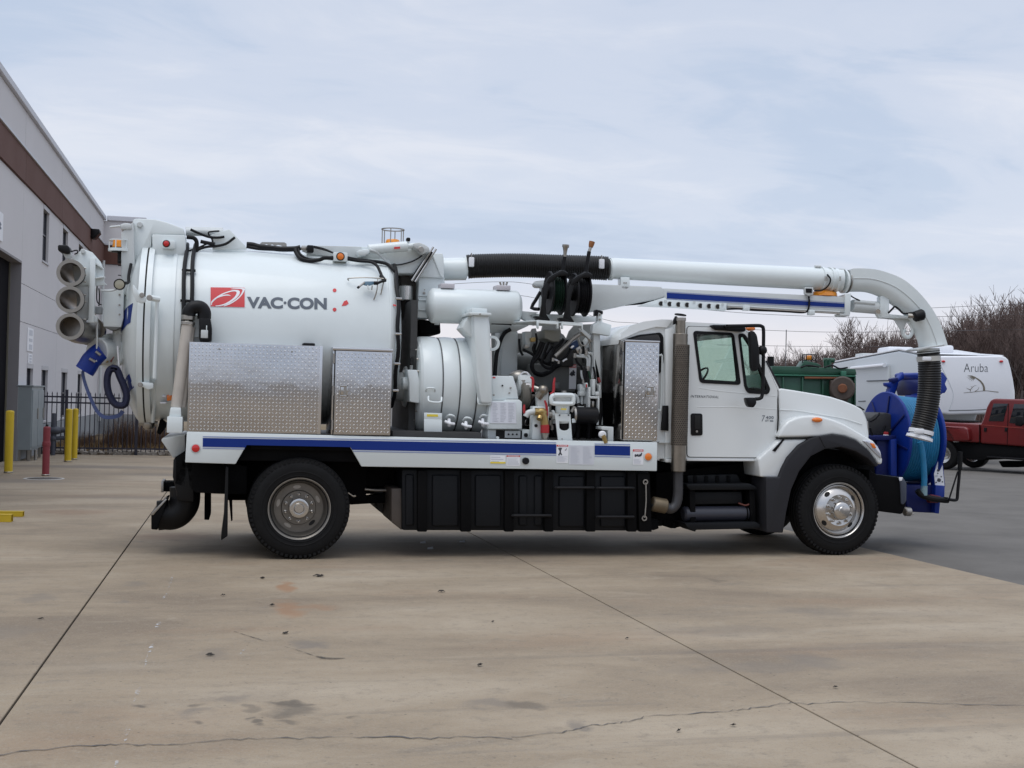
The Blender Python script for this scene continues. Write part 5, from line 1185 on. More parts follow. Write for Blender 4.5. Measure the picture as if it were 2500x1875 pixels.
tp('clamp_rod', MB().tube([w('B', 1400, 640, .4), w('B', 1395, 750, .5), w('B', 1375, 1030, .8)], .022, 8), WHITE, lt)
tp('drain_valve', MB().ball(w('B', 1340, 1050, 1.0), .07, 12).cyl(w('B', 1250, 1045, 1.0), w('B', 1420, 1050, 1.0), .03, 10), STEEL)
tpr('rear_strut', 'B', [(1410, 1130), (1440, 1010), (1462, 1010), (1500, 1040), (1495, 1080), (1440, 1150)], .9, 1.0, FRAMEB)
ttb('cable', 'B', [(1440, 800, .6), (1500, 700, .6), (1580, 620, .6)], .014, PLB)
# rack of spare suction tubes at the rear
rk = empty('tube_rack', w('A', 800, 1100, .5), T)
INNER = mat('tube_inside', (.26, .22, .18), .35, .8, var=.5, vscale=5)
for i, (x, y) in enumerate(((635, 980), (630, 1220), (630, 1465))):
    p = w('A', x, y, .12); ro = msize('A', x, y, 121, .12); ri = msize('A', x, y, 90, .12); L_t = (1.55, 1.55, 1.1)[i]
    tu = tp('spare_tube', MB().lathe([(0, ri), (0, ro), (.025, ro), (.03, ro*.93), (.05, ro*.93), (.05, ri*1.06), (L_t, ri*1.06), (L_t, ri)], p, (0, 1, 0), 40), mat('tube_flange', (.30, .285, .26), .45, .6), rk)
    tp('tube_lining', MB().lathe([(.002, ri*.999), (L_t-.01, ri*.999)], p, (0, 1, 0), 40), INNER, tu)
    tp('clamp_band', MB().lathe([(.06, ri*1.1), (.06, ro*1.0), (.085, ro*1.0), (.085, ri*1.1)], p, (0, 1, 0), 36), PLB, tu)
p = w('A', 770, 1490, .5); 
tp('spare_tube', MB().tube(smooth_path([w('A', x, y, Y) for x, y, Y in ((640, 1470, .3), (700, 1500, .45), (770, 1510, .7), (810, 1480, 1.0))], 4), .13, 24), STEEL, rk)
tp('tube_ring', MB().lathe([(0, .12), (0, .16), (.05, .16), (.05, .12)], w('A', 800, 1500, .9), (.25, 1, 0), 32, close=True), STACK, rk)
tpr('rack_plate', 'A', [(650, 845), (742, 765), (830, 795), (905, 880), (930, 960), (935, 1060), (965, 1090), (850, 1098), (780, 1110), (680, 1100), (660, 1000)], .42, .46, WHITE, .006, rk)
tpr('rack_plate', 'A', [(690, 1090), (800, 1090), (800, 1390), (760, 1420), (690, 1420)], .42, .46, GREYW, .006, rk)
mb = MB(); bx(mb, 'A', 802, 845, 852, 1430, .34, .46, .006); tp('rack_channel', mb, WHITE, rk)
tpr('gusset', 'A', [(852, 870), (925, 930), (925, 945), (852, 900)], .36, .46, WHITE, .004, rk); tpr('gusset', 'A', [(852, 1022), (940, 1010), (940, 1022), (852, 1034)], .36, .46, WHITE, .004, rk)
tbx('rack_window_back', 'A', (853, 900, 922, 1015), .6, .62, mat('rack_grey', (.30, .32, .33), .6), 0, rk)
mb = MB(); disc(mb, 'A', 745, 785, 20, .38, .42, .004); tp('rack_bolt', mb, GREYW, rk)
tb2 = MB(); bx(tb2, 'A', 855, 1285, 915, 1350, .5, .6, .006); tp('rack_box', tb2, mat('rack_grey', (.3, .32, .33), .6), rk)
for pts in ([(875, 1100, .4), (870, 1200, .4), (880, 1250, .4), (915, 1270, .4)], [(890, 1120, .4), (895, 1190, .42), (890, 1280, .42)]): ttb('cable', 'A', pts, .006, PLB, rk)
for y in (940, 1000, 1060, 1180, 1240, 1400): ttb('clamp_bolt', 'A', [(752, y, .2), (775, y+2, .2)], .008, STEEL, rk)
tbx('rack_foot', 'A', (800, 1370, 875, 1430), .4, .5, GREYW, .01, rk)
ttb('support_rod', 'A', [(872, 1430, .5), (872, 1650, .5), (865, 1780, .5)], .01, GREYW, rk)
# rear column, lamps
cl_ = empty('rear_column', w('A', 1010, 1200, .5), T)
tpr('column', 'A', [(930, 1130), (1110, 1120), (1112, 1385), (1090, 1470), (930, 1465)], .50, .95, WHITE, .008, cl_)
tpr('column_upper', 'A', [(1090, 620), (1200, 520), (1215, 1000), (1150, 1180), (1090, 1180)], .62, .95, GREYW, .008, cl_)
tpr('column_shoe', 'A', [(930, 1465), (1085, 1470), (1030, 1500), (985, 1490)], .5, .95, ENG, .004, cl_)
for y in (1178, 1270, 1356): 
    mb = MB(); disc(mb, 'A', 1076, y, 9, .49, .51, 0, 12); tp('bolt', mb, STEEL, cl_)
for y in (868, 914, 1002): tbx('slot', 'A', (1062, y-3, 1090, y+4), .60, .62, DARKM, 0, cl_)
tpr('top_arm', 'A', [(1075, 545), (1130, 528), (1185, 540), (1190, 590), (1085, 592)], .6, .9, GREYW, .02, cl_); ttb('aerial', 'A', [(990, 570, .7), (1040, 565, .7), (1090, 560, .7)], .012, GREYW, cl_)
wk = empty('work_light', w('A', 1075, 1085, .35), T); p = w('A', 1075, 1085, .35); rr = msize('A', 1075, 1085, 50, .35)
tp('lamp_body', MB().lathe([(0, rr*.82), (-.012, rr), (.03, rr*1.02), (.08, rr*.7), (.10, 0)], p, (0, 1, 0), 28), PLB, wk); tp('lamp_glass', MB().lathe([(-.004, rr*.82), (-.010, 0)], p, (0, 1, 0), 28), mat('lamp_face', (.36, .34, .26), .25, coat=.5), wk)
ttb('bracket', 'A', [(905, 1140, .4), (1000, 1143, .4), (1050, 1128, .4)], .010, GREYW, wk); ttb('cable', 'A', [(1120, 1075, .4), (1155, 1065, .5), (1160, 1000, .55), (1180, 900, .6)], .016, PLB, wk)
wk = empty('work_light', w('A', 570, 770, .3), T)
tpr('lamp_body', 'A', [(518, 728), (600, 728), (622, 745), (635, 800), (600, 812), (520, 782)], .3, .5, PLB, .015, wk); tpr('bracket', 'A', [(565, 805), (640, 790), (650, 830), (620, 860), (585, 845)], .35, .42, GREYW, .01, wk)
ttb('cable', 'A', [(640, 790, .4), (690, 778, .4), (698, 800, .4), (670, 815, .4)], .007, PLB, wk)
# rear outlet valve, blue sleeve and strap
vv = empty('outlet_valve', w('B', 1010, 400, .8), T)
tp('valve_pipe', MB().cyl(w('B', 870, 400, .6), w('B', 1120, 395, .95), .145, 28, .01), GREYW, vv)
tp('valve_flange', MB().cyl(w('B', 985, 400, .75), w('B', 1010, 400, .78), .19, 28, .005), WHITE, vv); tp('valve_stem', MB().cyl(w('B', 1065, 380, .7), w('B', 1065, 215, .7), .06, 14, .01), GREYW, vv); tp('valve_head', MB().cyl(w('B', 1030, 225, .7), w('B', 1100, 220, .7), .06, 14, .01), WHITE, vv)
tp('drain_cock', MB().prism([w('B', x, y, .6) for x, y in ((955, 440), (1030, 445), (1000, 498))], (0, .08, 0), .006), mat('cock_red', (.20, .06, .05), .5), vv); ttb('cock_lever', 'B', [(930, 470, .58), (960, 490, .58), (970, 480, .58)], .012, BRASS, vv)
sl = tp('outlet_sleeve', MB().tube(smooth_path([w('B', x, y, .58) for x, y in ((920, 395), (870, 430), (820, 480), (790, 530), (760, 575))], 5), .1, 18, radii=None, cap=True), BLUEP, vv, label='folded dark blue fabric sleeve on the outlet')
for (a, b) in (((862, 398), (905, 432)), ((805, 462), (858, 492))):
    tp('sleeve_buckle', MB().tube([w('B', *a, .46), w('B', *b, .46)], .014, 6), STEEL, vv)
def ribbon(name, k, pts, wd, mt, par):
    mb = MB(); P = smooth_path([w(k, x, y, Y) for x, y, Y in pts], 6); prev = None
    for i, p in enumerate(P):
        d = (P[min(i+1, len(P)-1)]-P[max(i-1, 0)]).normalized(); wd_ = wd[0]+(wd[1]-wd[0])*i/(len(P)-1); n_ = Vector((d.z, 0, -d.x))*wd_*.5
        q = [mb.bm.verts.new(p+n_+Vector((0, -.006, 0))), mb.bm.verts.new(p-n_+Vector((0, -.006, 0))), mb.bm.verts.new(p-n_+Vector((0, .03, 0))), mb.bm.verts.new(p+n_+Vector((0, .03, 0)))]
        if prev:
            for j in range(4): mb.bm.faces.new((prev[j], prev[(j+1) % 4], q[(j+1) % 4], q[j]))
        prev = q
    return tp(name, mb, mt, par)
ribbon('sleeve_strap', 'B', [(755, 560, .6), (745, 600, .6), (770, 700, .6), (815, 820, .6), (870, 930, .6), (930, 985, .6), (1010, 990, .6), (1075, 970, .6), (1105, 935, .6)], (.026, .042), STRAP, vv)
ttb('pull_rope', 'B', [(1058, 350, .55), (1072, 560, .55), (1090, 760, .55), (1105, 930, .55)], .009, PAPER, vv)
DKB = mat('blue_rope', (.010, .013, .045), .7, var=.5, vscale=20)
tp('hose_loop', MB().tube(smooth_path([w('B', x, y, .5) for x, y in ((1060, 560), (1000, 555), (970, 610), (965, 700), (985, 790), (1030, 865), (1080, 885), (1125, 870), (1140, 800), (1120, 720), (1085, 640), (1050, 560), (1000, 545))], 7), .036, 10, ell=1.5), DKB, vv)
#%%PART5
# ---- diamond plate boxes
def treads(X0, X1, Z0, Z1, Y, parent, pitch=.034):
    mb = MB(); bm = mb.bm; nx = int((X1-X0-.02)/pitch); nz = int((Z1-Z0-.02)/pitch)
    for i in range(nx):
        for j in range(nz):
            x = X0+(X1-X0)*(i+.5)/nx; z = Z0+(Z1-Z0)*(j+.5)/nz; s = 1 if (i+j) % 2 else -1
            u = Vector((.7071, 0, .7071*s)); v = Vector((-.7071*s, 0, .7071)); p = Vector((x, Y, z)); h = .0155; wd = .0052
            a, b = bm.verts.new(p-u*h), bm.verts.new(p+u*h); q, r = bm.verts.new(p+v*wd), bm.verts.new(p-v*wd); t0, t1 = bm.verts.new(p-u*h*.45+Vector((0, -.0032, 0))), bm.verts.new(p+u*h*.45+Vector((0, -.0032, 0)))
            for f in ((a, r, t0), (r, t1, t0), (r, b, t1), (b, q, t1), (q, t0, t1), (q, a, t0)): bm.faces.new(f)
    return tag(tp('tread_pattern', mb, ALUT, parent, smooth=False), kind='stuff')
def snap(k, x0, y0, x1, y1, Y):
    xm, ym = (x0+x1)/2, (y0+y1)/2; return w(k, x0, ym, Y).x, w(k, x1, ym, Y).x, w(k, xm, y1, Y).z, w(k, xm, y0, Y).z
# large box
X0, X1, Z0, Z1 = snap('Q', 218, 146, 1420, 948, .01)
tx = empty('tool_box', ((X0+X1)/2, .3, Z0), T)
tp('box_shell', MB().box(X0, X1, .01, .62, Z0, Z1, .006), ALU, tx); treads(X0+.01, X1-.01, Z0+.01, Z1-.01, .0095, tx)
tp('edge_fold', MB().box(X1-.03, X1+.002, .006, .03, Z0, Z1, .004), ALUT, tx)
for (x, y) in ((500, 190), (1155, 215), (1140, 812), (495, 495), (1148, 515), (485, 795)):
    mb = MB(); disc(mb, 'Q', x, y, 8, .002, .012, .002, 10); tp('rivet', mb, STEEL, tx)
tbx('rubber_block', 'Q', (1252, 138, 1362, 166), .1, .4, PLB, .01)
# middle locker
X0, X1, Z0, Z1 = snap('Q', 1512, 180, 2048, 966, .01)
tx = empty('tool_box', ((X0+X1)/2, .3, Z0), T)
tp('box_shell', MB().box(X0, X1, .01, .62, Z0, Z1, .006), ALU, tx)
xd = w('Q', 1538, 560, .0).x
tp('box_door', MB().box(xd, X1-.004, -.012, .008, Z0+.008, Z1-.04, .004), ALU, tx); treads(xd+.008, X1-.012, Z0+.016, Z1-.05, -.0125, tx)
tp('drip_edge', MB().box(X0-.006, X1+.004, -.02, .01, Z1-.034, Z1-.004, .006), ALUT, tx); tp('door_seal', MB().box(xd-.012, xd-.004, -.006, .008, Z0, Z1-.03, .001), DARKM, tx, smooth=False)
for zz in (Z0+.10, Z0+.45, Z1-.12): tp('hinge_strip', MB().cyl((X0+.012, -.004, zz-.12 if False else zz-.05), (X0+.012, -.004, zz+.05), .010, 8), STEEL, tx)
def latch(k, x0, y0, x1, y1, Y, par):
    L_ = empty('latch', w(k, (x0+x1)/2, (y0+y1)/2, Y), par)
    a, b, z0, z1 = snap(k, x0, y0, x1, y1, Y); t_ = .012
    tp('latch_frame', MB().box(a, b, Y-.008, Y, z0, z0+t_, .002).box(a, b, Y-.008, Y, z1-t_, z1, .002).box(a, a+t_, Y-.008, Y, z0, z1, .002).box(b-t_, b, Y-.008, Y, z0, z1, .002), CHROME, L_)
    tp('latch_pan', MB().box(a+t_, b-t_, Y-.002, Y+.002, z0+t_, z1-t_), STEEL, L_, smooth=False); tp('latch_handle', MB().box(a+t_*1.6, (a+b)/2+.004, Y-.014, Y-.004, z0+t_*1.5, z1-t_*1.5, .003), CHROME, L_)
    tp('latch_lock', MB().cyl((b+.006, Y-.012, (z0+z1)/2), (b+.006, Y, (z0+z1)/2), .010, 10), CHROME, L_)
latch('Q', 1574, 518, 1655, 618, -.013, tx)
# tall locker behind the cab
X0, X1, Z0, Z1 = snap('H', 1630, 148, 2016, 1220, .06)
tx = empty('tool_box', ((X0+X1)/2, .4, Z0), T)
POL = mat('polished_aluminium', (.60, .57, .54), .13, 1, bump=.5, bscale=3.5, var=.3, vscale=3)
tp('box_shell', MB().box(X0, X1, .06, .80, Z0, Z1, .006), POL, tx)
tp('box_door', MB().box(X0+.02, X1-.002, .035, .058, Z0+.01, Z1-.012, .004), ALU, tx); treads(X0+.03, X1-.01, Z0+.02, Z1-.03, .0345, tx); tp('drip_edge', MB().box(X0+.01, X1+.004, .03, .10, Z1-.008, Z1+.012, .004), ALUT, tx)
latch('H', 1882, 632, 1982, 744, .034, tx)
tp('door_seal', MB().box(X0+.006, X0+.018, .045, .058, Z0, Z1-.01), DARKM, tx, smooth=False)
for f in (.06, .5, .94): tp('hinge_strip', MB().cyl((X0-.004, .05, Z0+(Z1-Z0)*f-.05), (X0-.004, .05, Z0+(Z1-Z0)*f+.05), .009, 8), STEEL, tx)
ttb('grab_handle', 'H', [(2020, 300, .12), (2050, 298, .12), (2064, 315, .12), (2058, 600, .12), (2048, 870, .12), (2035, 892, .12), (2008, 890, .12)], .011, WHITE, seg=8, n=4)

# ---- engine bay between tank and cab
bay = [('engine_shroud', (650, 395, 1132, 690), 1.0, 1.9, ENG), ('engine_block', (880, 120, 1112, 420), .95, 1.6, ENGD), ('back_panel', (505, 380, 860, 1180), 1.5, 1.56, ENG), ('engine_lower', (560, 690, 1400, 1200), 1.1, 2.1, FRAMEB), ('radiator_pack', (1130, 420, 1410, 1200), 1.3, 2.1, ENGD)]
eg = empty('engine_bay', (3.0, 1.5, 1.3), T)
tpr('rear_cover', 'H', [(505, 60), (640, 60), (660, 10), (700, 5), (710, 40), (760, 40), (775, -20), (960, -25), (975, 60), (1000, 75), (1030, 120), (1060, 40), (1120, -30), (1200, -35), (1330, -40), (1330, 720), (505, 720)], 1.62, 1.66, ENG, .004, eg)
for nm, r, a, b, mt in bay: tbx(nm, 'H', r, a, b, mt, .02, eg)
tp('tank_front_frame', MB().box(1.18, 1.25, .55, 1.9, 1.27, 2.75), ENGD, eg, smooth=False)
tp('hose_tray', MB().box(.95, 1.9, .1, 2.2, 1.27, 1.33), ENGD, eg, smooth=False)
tpr('muffler', 'E', [(700, 930), (960, 925), (950, 1560), (740, 1560), (720, 1290)], 1.15, 1.5, mat('bay_dark_brown', (.10, .09, .085), .7, var=.5, vscale=6), .02, eg)  # dark brown base colour with random tone
tp('polished_pipe', MB().cyl(w('E', 780, 1090, 1.0), w('E', 780, 1295, 1.0), .075, 18, .01), CHROME, eg)
ttb('cable', 'E', [(800, 1300, 1.0), (800, 1420, 1.0), (790, 1600, 1.0)], .02, PLB, eg)
tpr('lower_frame', 'F', [(205, 480), (380, 460), (370, 740), (560, 930), (330, 1200), (215, 1400)], 1.3, 1.6, FRAMEB, .01, eg)
tpr('hydraulic_tank', 'F', [(385, 715), (690, 740), (700, 910), (620, 930), (420, 920)], 1.2, 1.7, FRAMEB, .02, eg)
tpr('grey_post', 'F', [(1515, 880), (1600, 860), (1742, 870), (1735, 1480), (1505, 1480)], 1.0, 1.4, GREYW, .02, eg); tpr('cross_beam', 'F', [(1360, 770), (1700, 780), (1880, 720), (1890, 800), (1720, 880), (1370, 905)], 1.0, 1.1, GREYW, .01, eg); tpr('rear_sheet', 'F', [(1385, 880), (1520, 880), (1510, 1500), (1400, 1500)], 1.35, 1.4, mat('sheet_grey', (.24, .25, .25), .6, var=.3, vscale=4), .004, eg)
ttb('hose', 'F', [(1640, 850, .95), (1560, 900, .95), (1500, 1010, .9), (1450, 1200, .9), (1425, 1480, .9)], .024, PLB, eg)
tp('lifting_eye', MB().lathe([(-.012, .055), (-.012, .085), (.012, .085), (.012, .055)], w('F', 1392, 1040, .6), (0, 1, 0), 24, close=True), WHITE, eg)
for pts, r in (([(760, 150), (720, 260), (675, 340), (655, 420), (690, 490), (770, 512), (850, 480), (910, 430), (970, 400)], .022), ([(790, 160), (730, 300), (665, 390), (680, 470), (750, 500), (830, 480)], .02), ([(840, 150), (800, 250), (770, 350), (820, 380), (900, 350)], .016), ([(560, 235), (650, 280), (720, 330), (790, 380), (860, 400)], .016), ([(800, 280), (760, 380), (830, 440), (900, 420)], .016), ([(690, 170), (670, 230), (700, 300)], .014), ([(880, 200), (820, 280), (790, 340)], .014)):
    ttb('hose', 'H', [(x, y, .75+.02*i) for i, (x, y) in enumerate(pts)], r, PLB, eg)
for pts, r, mt in (([(1170, 70), (1100, 120), (1050, 170), (980, 240), (910, 310)], .022, STEEL), ([(1180, 40), (1210, 60), (1260, 100), (1300, 150)], .018, STEEL), ([(1110, 290), (1160, 310), (1240, 320), (1258, 360), (1255, 440)], .014, GREYW), ([(1180, 250), (1185, 295), (1260, 300), (1280, 340), (1275, 430)], .014, GREYW), ([(1240, 265), (1270, 275), (1310, 285), (1325, 360), (1315, 470), (1305, 570)], .016, GREYW), ([(1160, 120), (1190, 185), (1240, 190), (1270, 140), (1240, 90), (1180, 85), (1160, 120)], .008, STEEL), ([(1260, 110), (1290, 200), (1290, 250)], .008, STEEL), ([(1190, 460), (1195, 520), (1215, 580)], .012, GREYW), ([(1260, 430), (1240, 520), (1230, 600), (1180, 700)], .014, PLB)):
    ttb('pipe_line', 'H', [(x, y, .55) for x, y in pts], r, mt, eg)
tpr('blue_block', 'H', [(1080, 170), (1150, 130), (1170, 200), (1110, 240)], .6, .75, mat('block_blue', (.02, .05, .14), .5), .01, eg); tpr('steel_block', 'H', [(1130, 225), (1180, 195), (1205, 270), (1150, 280)], .55, .7, STEEL, .01, eg); tpr('steel_block', 'H', [(1225, 205), (1275, 230), (1265, 270), (1225, 250)], .6, .75, STEEL, .008, eg); tpr('fitting', 'H', [(1080, 210), (1110, 190), (1118, 200), (1090, 225)], .52, .58, PAPER, .004, eg)
tpr('funnel', 'H', [(790, 25), (975, 25), (955, 150), (885, 150), (800, 110)], .7, 1.1, mat('funnel_grey', (.26, .26, .23), .6, var=.3), .01, eg)
tpr('bracket', 'H', [(580, 40), (660, 40), (640, 210), (590, 210)], .8, .95, GREYW, .01, eg); tpr('fitting', 'H', [(640, 110), (700, 100), (700, 150), (650, 155)], .75, .85, BRASS, .01, eg); tpr('latch', 'H', [(585, 180), (625, 180), (620, 220), (580, 222)], .72, .8, STEEL, .005, eg)
tp('reservoir', MB().ball(w('H', 570, 380, 1.35), .14, 18, (1.2, 1, .9)), ENG, eg)
sticker('H', 1060, 398, 1136, 662, .995, (REDP, .13, 'WARNING'), 0, 'hand', par=eg)
# pump casings left of the engine
pc = empty('pump_case', w('H', 380, 650, .4), T)
tpr('upper_case', 'H', [(225, 520), (455, 520), (492, 640), (515, 770), (385, 770), (365, 785), (225, 785)], .3, .75, WHITE, .012, pc)
mb = MB(); disc(mb, 'H', 340, 626, 10, .29, .31, 0, 12); tp('case_bolt', mb, DARKM, pc)
for (x, y) in ((430, 650), (415, 705), (247, 728)):
    mb = MB(); disc(mb, 'H', x, y, 10, .285, .31, .002, 10); tp('case_bolt', mb, STEEL, pc)
mb = MB(); bx(mb, 'H', 234, 530, 264, 546, .295, .299, 0); tp('red_sticker', mb, REDP, pc, smooth=False)
tpr('lower_case', 'H', [(205, 788), (375, 788), (390, 775), (520, 775), (552, 800), (552, 1095), (172, 1095)], .22, .7, WHITE, .012, pc)
mb = MB()
tpr('instruction_sheet', 'H', [(222, 800), (482, 805), (490, 1035), (205, 1030)], .212, .22, mat('sheet_pale', (.70, .72, .78), .5), 0, pc)
rnd = random.Random(3)
for cI in range(3):
    for i in range(13): bx(mb, 'H', 232+cI*85, 815+i*16, 232+cI*85+rnd.uniform(35, 70), 821+i*16, .2095, .2118, 0)
tp('fine_print', mb, FINE, pc, smooth=False)
tbx('control_box', 'H', (180, 1098, 655, 1206), .3, .6, WHITE, .008, pc); tbx('box_recess', 'H', (270, 1106, 550, 1200), .29, .31, DARKM, 0, pc); tbx('switch_plate', 'H', (366, 1114, 534, 1192), .275, .3, GREYW, .004, pc)
for x in (407, 452, 496):
    mb = MB(); disc(mb, 'H', x, 1152, 10, .26, .28, .002, 10); tp('switch', mb, PLB, pc)
tbx('socket_plate', 'H', (552, 1104, 650, 1204), .28, .3, WHITE, .004, pc); mb = MB(); disc(mb, 'H', 597, 1160, 22, .25, .29, .004, 8); tp('socket', mb, PLB, pc)
mb = MB(); disc(mb, 'H', 290, 1192, 16, .2, .26, .004); tp('deck_bolt', mb, WHITE, pc)
# pump with black cap
pm = empty('water_pump', w('H', 560, 620, .6), T)
tp('pump_body', MB().cyl(w('H', 490, 620, .55), w('H', 640, 625, .55), .13, 20, .02), GREYW, pm); tp('pump_head', MB().ball(w('H', 520, 530, .6), .11, 16, (1.1, 1, .7)), STEEL, pm); tp('pump_ring', MB().lathe([(-.01, .045), (-.01, .06), (.01, .06), (.01, .045)], w('H', 580, 528, .5), (.3, 1, .2), 18, close=True), PAPER, pm)
tp('pump_drum', MB().cyl(w('H', 530, 730, .5), w('H', 620, 725, .5), .16, 20, .02), mat('pump_brown', (.14, .13, .11), .6, var=.5), pm); tp('pump_nut', MB().cyl(w('H', 585, 625, .42), w('H', 640, 628, .42), .035, 8), CHROME, pm)
ttb('hose', 'H', [(640, 600, .5), (700, 640, .5), (760, 690, .45), (770, 740, .4)], .03, PLB, pm); ttb('hose', 'H', [(740, 710, .4), (690, 780, .4), (650, 850, .4), (640, 950, .45), (650, 1040, .5)], .026, PLB, pm); ttb('hose', 'H', [(600, 930, .4), (570, 970, .4), (560, 1060, .4)], .02, PLB, pm)
# valve panel with brass valve
vp = empty('valve_panel', w('H', 750, 1030, .2), T)
tbx('panel_plate', 'H', (665, 850, 840, 1208), .16, .3, WHITE, .008, vp); tpr('panel_riser', 'H', [(715, 700), (840, 695), (835, 850), (720, 850)], .2, .3, GREYW, .01, vp)
mb = MB(); disc(mb, 'H', 703, 1058, 18, .15, .17, 0, 14); tp('panel_hole', mb, DARKM, vp)
tp('brass_valve', MB().tube(smooth_path([w('H', x, y, .11) for x, y in ((720, 915), (770, 905), (790, 930))], 4), .040, 14).tube(smooth_path([w('H', x, y, .11) for x, y in ((765, 920), (788, 985), (795, 1050))], 4), .045, 14).cyl(w('H', 690, 905, .11), w('H', 735, 910, .11), .04, 8), BRASS, vp)
tp('brass_port', MB().cyl(w('H', 745, 960, .08), w('H', 735, 990, .06), .03, 10), BRASS, vp)
tp('red_sleeve', MB().cyl(w('H', 797, 1045, .11), w('H', 797, 1140, .11), .048, 18, .006), REDV, vp); tp('spout', MB().lathe([(0, .05), (.09, .028), (.13, .022), (.13, 0)], w('H', 797, 1138, .11), (0, 0, -1), 16), STEEL, vp)
tp('inlet_elbow', MB().tube(smooth_path([w('H', x, y, .13) for x, y in ((705, 912), (655, 910), (610, 925), (590, 960))], 5), .032, 12), GREYW, vp)
for pts in ([(640, 535), (668, 560), (665, 690)], [(905, 540), (895, 600), (890, 690), (855, 718)], [(795, 785), (815, 850), (822, 960)], [(575, 830), (572, 880), (575, 925)]):
    mb = MB(); P = smooth_path([w('H', x, y, .12) for x, y in pts], 4); mb.tube(P, .018, 8, radii=[.009+.006*math.sin(i/len(P)*3.1) for i in range(len(P))]); tp('red_lever', mb, REDV, vp)
tp('knuckle', MB().ball(w('H', 780, 675, .2), .06, 12).tube([w('H', 780, 675, .2), w('H', 720, 760, .22)], .045, 10), STACK, vp)
ttb('cross_pipe', 'H', [(640, 640, .35), (700, 650, .3), (770, 680, .25)], .024, STEEL, vp); ttb('cross_pipe', 'H', [(835, 940, .2), (880, 945, .2), (930, 950, .2)], .035, STEEL, vp); tp('pipe_nut', MB().cyl(w('H', 870, 945, .2), w('H', 895, 945, .2), .055, 8), GREYW, vp)
for (x, y) in ((885, 905), (880, 1050), (860, 1000)): tp('fitting', MB().cyl(w('H', x, y, .25), w('H', x, y+55, .25), .022, 8), STEEL, vp)
# white water filter on its stand
fl_ = empty('water_filter', w('H', 990, 950, .2), T)
p = w('H', 988, 770, .22); ro = msize('H', 988, 770, 112, .22)
tp('filter_lid', MB().lathe([(-.035, 0), (-.035, ro*.55), (-.03, ro*.6), (-.03, ro*.8), (.02, ro*.8), (.03, ro*.55), (.06, ro*.4), (.06, 0)], p, (0, 0, 1), 36), GREYW, fl_)
mb = MB(); tpts = [(900, 728), (1080, 730), (1104, 752), (1104, 795), (1085, 820), (895, 818), (870, 795), (870, 750)]; mb.tube(smooth_path([w('H', x, y, .06) for x, y in tpts+tpts[:1]], 4), .025, 8); tp('lid_clamp', mb, WHITE, fl_)
tp('filter_body', MB().cyl(w('H', 988, 935, .22), w('H', 988, 800, .22), msize('H', 988, 870, 77, .22), 32, .01), WHITE, fl_); mb = MB(); bx(mb, 'H', 975, 872, 1030, 888, .035, .05, 0)
tp('yellow_label', mb, YELP, fl_, smooth=False)
mb = MB(); mb.plate([w('H', x, y, .1) for x, y in ((905, 925), (1085, 935), (1105, 1218), (940, 1214))], [[w('H', x, y, .1) for x, y in ((950, 1012), (1062, 1015), (1062, 1085), (1045, 1105), (1010, 1112), (975, 1105), (955, 1085))]], (0, .02, 0)); tp('filter_stand', mb, WHITE, fl_, smooth=False)
tp('filter_stand_side', MB().prism([w('H', 1085, 935, .1), w('H', 1105, 1218, .1), w('H', 1105, 1218, .1)+Vector((0, .35, 0)), w('H', 1085, 935, .1)+Vector((0, .3, 0))], (-.012, 0, 0)), WHITE, fl_, smooth=False)
tp('filter_bowl', MB().lathe([(0, .13), (-.12, .13), (-.18, .10), (-.2, 0)], w('H', 1005, 1000, .27), (0, 0, 1), 28), PLB, fl_); tp('bowl_collar', MB().cyl(w('H', 1003, 985, .25), w('H', 1005, 1030, .25), .135, 28, .006), WHITE, fl_)
for x in (958, 1055):
    mb = MB(); disc(mb, 'H', x, 945, 8, .09, .1, 0, 10); tp('stand_bolt', mb, DARKM, fl_)
mb = MB(); disc(mb, 'H', 985, 1200, 6, .09, .1, 0, 10); tp('stand_bolt', mb, STEEL, fl_)
tp('top_plug', MB().cyl(w('H', 1003, 715, .3), w('H', 1003, 680, .3), .03, 12), STEEL, fl_)
tp('suction_hose', MB().cyl(w('H', 1085, 945, .25), w('H', 1360, 950, .3), .095, 22, .01), PLB, fl_); tp('hose_clamp', MB().cyl(w('H', 1095, 945, .25), w('H', 1118, 945, .25), .10, 22), STEEL, fl_)
# white hydraulic valves at the right
hv = empty('hydraulic_valves', w('H', 1270, 700, .4), T)
for (x0, y0, x1, y1, Y) in ((1238, 595, 1265, 650, .3), (1268, 640, 1292, 885, .28), (1310, 555, 1345, 730, .3), (1285, 740, 1390, 768, .26), (1372, 760, 1390, 920, .25), (1172, 690, 1262, 738, .4), (1180, 640, 1240, 700, .45), (1190, 735, 1215, 830, .42), (1225, 735, 1250, 830, .42), (1385, 620, 1400, 700, .3)):
    tbx('valve_block', 'H', (x0, y0, x1, y1), Y, Y+.1, GREYW, .01, hv)
tpr('valve_head', 'H', [(1160, 850), (1225, 850), (1215, 900), (1190, 915), (1170, 890)], .36, .45, GREYW, .008, hv); ttb('pipe_line', 'H', [(1375, 900, .26), (1370, 980, .26), (1365, 1050, .26)], .012, GREYW, hv); tpr('sheet_strip', 'H', [(1330, 330), (1345, 330), (1400, 560), (1425, 1050), (1400, 1058), (1380, 820)], .5, .53, GREYW, .004, hv)
ttb('red_cable', 'H', [(1375, 540, .4), (1390, 590, .4)], .016, mat('cable_red', (.25, .05, .05), .6), hv); tbx('red_mark', 'H', (1240, 610, 1254, 645), .295, .3, REDV, 0, hv)
for x in (1165, 1230, 1300): ttb('hose', 'H', [(x, 830, .45), (x+5, 900, .4), (x+40, 930, .4)], .03, PLB, hv)
